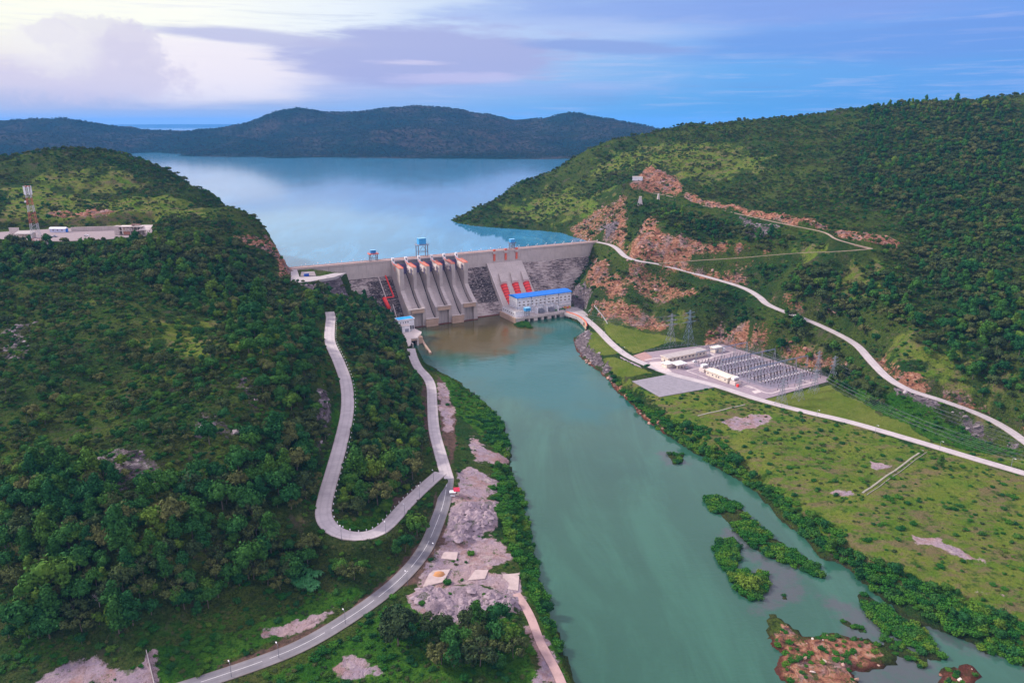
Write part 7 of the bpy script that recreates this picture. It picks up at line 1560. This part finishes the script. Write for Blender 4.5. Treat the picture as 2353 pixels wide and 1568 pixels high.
isr = zk[k] > zr_[k]; rocky = np.zeros(k.sum(), bool)
for key in ('rocky', 'south'): rocky |= inpoly([tuple(at_z(a_, b_, 1))[:2] for a_, b_ in ISL[key]], x[k], y[k])
dr_ = r.uniform(0, 1, k.sum()); ty = np.where(isr, 1, 0); ty = np.where(rocky, r.choice([0, 2, 2], k.sum()), ty); s = (r.uniform(.35, 1.0, k.sum()) ** 2 * 2.1 + .25) * np.where(rocky, .5, 1.0)
m_ = k.sum(); scatter('boulders', np.stack([x[k], y[k], z[k]], 1), np.stack([s * r.uniform(.7, 1.5, m_), s * r.uniform(.7, 1.3, m_), s * r.uniform(.6, 1.3, m_)], 1), np.stack([r.uniform(-.5, .5, m_), r.uniform(-.5, .5, m_), r.uniform(0, 6.28, m_)], 1), ty + 3 * r.integers(0, 3, m_), RKm, 'loose boulders on the road cuts, banks and rocky island')
print('rocks', m_)
# gravel heaps dumped on the quarry floor
def heap_mesh(seed):
    rr = np.random.default_rng(seed); n = 12; V = []; F_ = []
    for k_, (r_, h_) in enumerate(((3.0, -.4), (2.1, .45), (1.35, 1.15), (.7, 1.85), (.12, 2.35))):
        for a in range(n): q = r_ * rr.uniform(.68, 1.32); V.append((q * math.cos(a * 6.283 / n), q * math.sin(a * 6.283 / n), h_ * rr.uniform(.9, 1.1)))
    for i in range(4):
        for a in range(n): F_.append((i * n + a, i * n + (a + 1) % n, (i + 1) * n + (a + 1) % n, (i + 1) * n + a))
    F_.append(tuple(range(4 * n, 5 * n))); me = bpy.data.meshes.new('gravel_heap'); me.from_pydata(V, [], F_); me.materials.append(mat('lavender_gravel', (0.32, 0.245, 0.275), 0.95)); return me
HM = [heap_mesh(i) for i in range(3)]
for P, wl in (([(1035, 1167), (1091, 1154), (1144, 1154), (1137, 1210), (1081, 1249), (1026, 1246)], 'in the upper heap field below the red roofed kiosk'), ([(945, 1370), (983, 1348), (1100, 1352), (1180, 1381), (1165, 1405), (1108, 1428), (996, 1428)], 'in the lower heap field behind the riverside grove')):
    W_ = dpoly(P); A = np.array(W_); c_ = 0
    for yy in np.arange(A[:, 1].min(), A[:, 1].max(), 4.2):
        for xx in np.arange(A[:, 0].min(), A[:, 0].max(), 4.2):
            x_ = xx + r.uniform(-1.8, 1.8); y_ = yy + r.uniform(-1.8, 1.8)
            if inpoly(W_, np.array([x_]), np.array([y_]))[0] and r.uniform() < .86 and float(vnoise(np.array(x_ / 16), np.array(y_ / 16), 5)) > -.28:
                o = bpy.data.objects.new('gravel_heap', HM[c_ % 3]); COL.objects.link(o); c_ += 1; o.location = (x_, y_, HZ(x_, y_) + .1); s_ = float(r.uniform(.45, 1.0)); o.scale = (s_ * float(r.uniform(.9, 1.7)), s_, s_ * float(r.uniform(.6, 1.0))); o.rotation_euler = (0, 0, float(r.uniform(0, 3)))
                tag(o, 'lavender grey gravel heap ' + wl, 'gravel heap', 'gravel heaps ' + wl)
# banana plants and a few landmark plants
def banana_mesh(seed):
    rr = np.random.default_rng(seed); m_ = MB()
    for st in range(5):
        bx, by = rr.uniform(-1.2, 1.2, 2); h = rr.uniform(2.2, 3.4)
        for i in range(9):
            a = rr.uniform(0, 6.28); L_ = rr.uniform(1.8, 2.8); dx, dy = math.cos(a), math.sin(a); pts = [(bx, by, h * .8), (bx + dx * L_ * .4, by + dy * L_ * .4, h * .8 + 1.1), (bx + dx * L_ * .8, by + dy * L_ * .8, h * .8 + .9), (bx + dx * L_, by + dy * L_, h * .8 + .2)]; w_ = [.12, .38, .34, .08]
            k = len(m_.v)
            for p_, q_ in zip(pts, w_): m_.v += [(p_[0] - dy * q_, p_[1] + dx * q_, p_[2]), (p_[0] + dy * q_, p_[1] - dx * q_, p_[2])]
            for t in range(3): m_.f.append((k + 2 * t, k + 2 * t + 1, k + 2 * t + 3, k + 2 * t + 2)); m_.mi.append(0)
    return m_
M_BAN = mat('banana_leaf', (0.030, 0.150, 0.040), 0.5)
bp = banana_mesh(3); o0 = empty('banana_plant'); bp.build('leaves', M_BAN, o0, fix=False); MB().bar((0, 0, -.5), (0.2, 0, 2.4), .16, 6).bar((.8, .5, -.5), (1, .5, 2.2), .14, 6).bar((-.8, .6, -.5), (-.7, .6, 2.4), .14, 6).build('stem', mat('banana_stem', (.10, .14, .05), .8), o0)
k_ = 0
for i in range(22):
    a_, b_ = r.uniform(640, 730), r.uniform(1305, 1365); 
    if b_ > 1375 - (a_ - 640) * .1: continue
    q = gz(a_, b_)
    if q is None: continue
    o = o0 if k_ == 0 else copy_tree(o0); k_ += 1; o.location = (q.x, q.y, q.z); o.rotation_euler = (0, 0, float(r.uniform(0, 6.28))); tag(o, ordinal(k_) + ' bright banana plant from the back of the thicket' if False else 'bright green banana plant in the thicket below the left hill', 'banana plant', 'banana plants in the thicket')
# bare trees
def bare(seed):
    rr = np.random.default_rng(seed); m_ = MB()
    def br(p, d, L_, r_, k):
        q = p + d * L_; m_.bar(p, q, r_, 4, r_ * .6)
        if k == 0: return
        for i in range(3): e = (d + Vector(rr.normal(size=3) * .55)).normalized(); e.z = abs(e.z) * .8 + .15; br(p.lerp(q, rr.uniform(.6, 1)), e.normalized(), L_ * rr.uniform(.55, .8), r_ * .55, k - 1)
    br(Vector((0, 0, -.5)), Vector((0, 0, 1)), 3.2, .22, 4); return m_
for i, (a_, b_, lab) in enumerate([(1165, 1035, 'bare branching tree standing at the water edge of the left bank'), (870, 905, 'bare pale tree among dense trees on the spur'), (580, 800, 'leafless pale tree on the upper left hillside'), (1090, 905, 'thin bare sapling at the left river bank near the concrete road'), (230, 1390, 'pale leafless tree inside the woods at the lower left')]):
    q = gz(a_, b_ + 6)
    if q is None: continue
    o = empty('bare_tree', q); tag(o, lab, 'tree'); m_ = bare(i + 2); m_.build('branches', M_BARE, o)
q = gz(2160, 1074); o = empty('lone_tree', q); tag(o, 'lone dark conifer like tree standing in the field below the straight road', 'tree'); c_ = bpy.data.objects.new('crown', TREE_VAR[2][0]); COL.objects.link(c_); c_.parent = o; t_ = bpy.data.objects.new('trunk', TREE_VAR[2][1]); COL.objects.link(t_); t_.parent = o; o.scale = (.9, .9, .85)
q = gz(1487, 848); o = empty('lone_tree', q); tag(o, 'small dark round tree at the road edge by the switchyard entrance', 'tree'); c_ = bpy.data.objects.new('crown', TREE_VAR[4][0]); COL.objects.link(c_); c_.parent = o; t_ = bpy.data.objects.new('trunk', TREE_VAR[4][1]); COL.objects.link(t_); t_.parent = o; o.scale = (1.4, 1.4, 1.1)
q = gz(2350 - 650, 1340) if False else at_z(1722, 1345, .6); o = empty('round_bush_tree', q); tag(o, 'large round dense green bush on the left arm of the river island', 'tree'); c_ = bpy.data.objects.new('crown', TREE_VAR[0][0]); COL.objects.link(c_); c_.parent = o; c_.location = (0, 0, -3.2); o.scale = (1.9, 1.9, 1.2)
# ---------------------------------------------------------------- air
HAZE = 0.00004
def haze_mat():
    m = bpy.data.materials.new('haze'); m.use_nodes = True; nt = m.node_tree
    for n in list(nt.nodes): nt.nodes.remove(n)
    v = nt.nodes.new('ShaderNodeVolumePrincipled'); v.inputs['Color'].default_value = (0.15, 0.44, 0.88, 1); v.inputs['Density'].default_value = HAZE
    v.inputs['Anisotropy'].default_value = 0.0
    o = nt.nodes.new('ShaderNodeOutputMaterial'); nt.links.new(v.outputs[0], o.inputs['Volume']); return m

hb = MB().box((0, 15500, 190), (70000, 37000, 440))
tag(hb.build('haze', haze_mat()), 'thin blue evening haze over the valley and lake', kind='stuff')
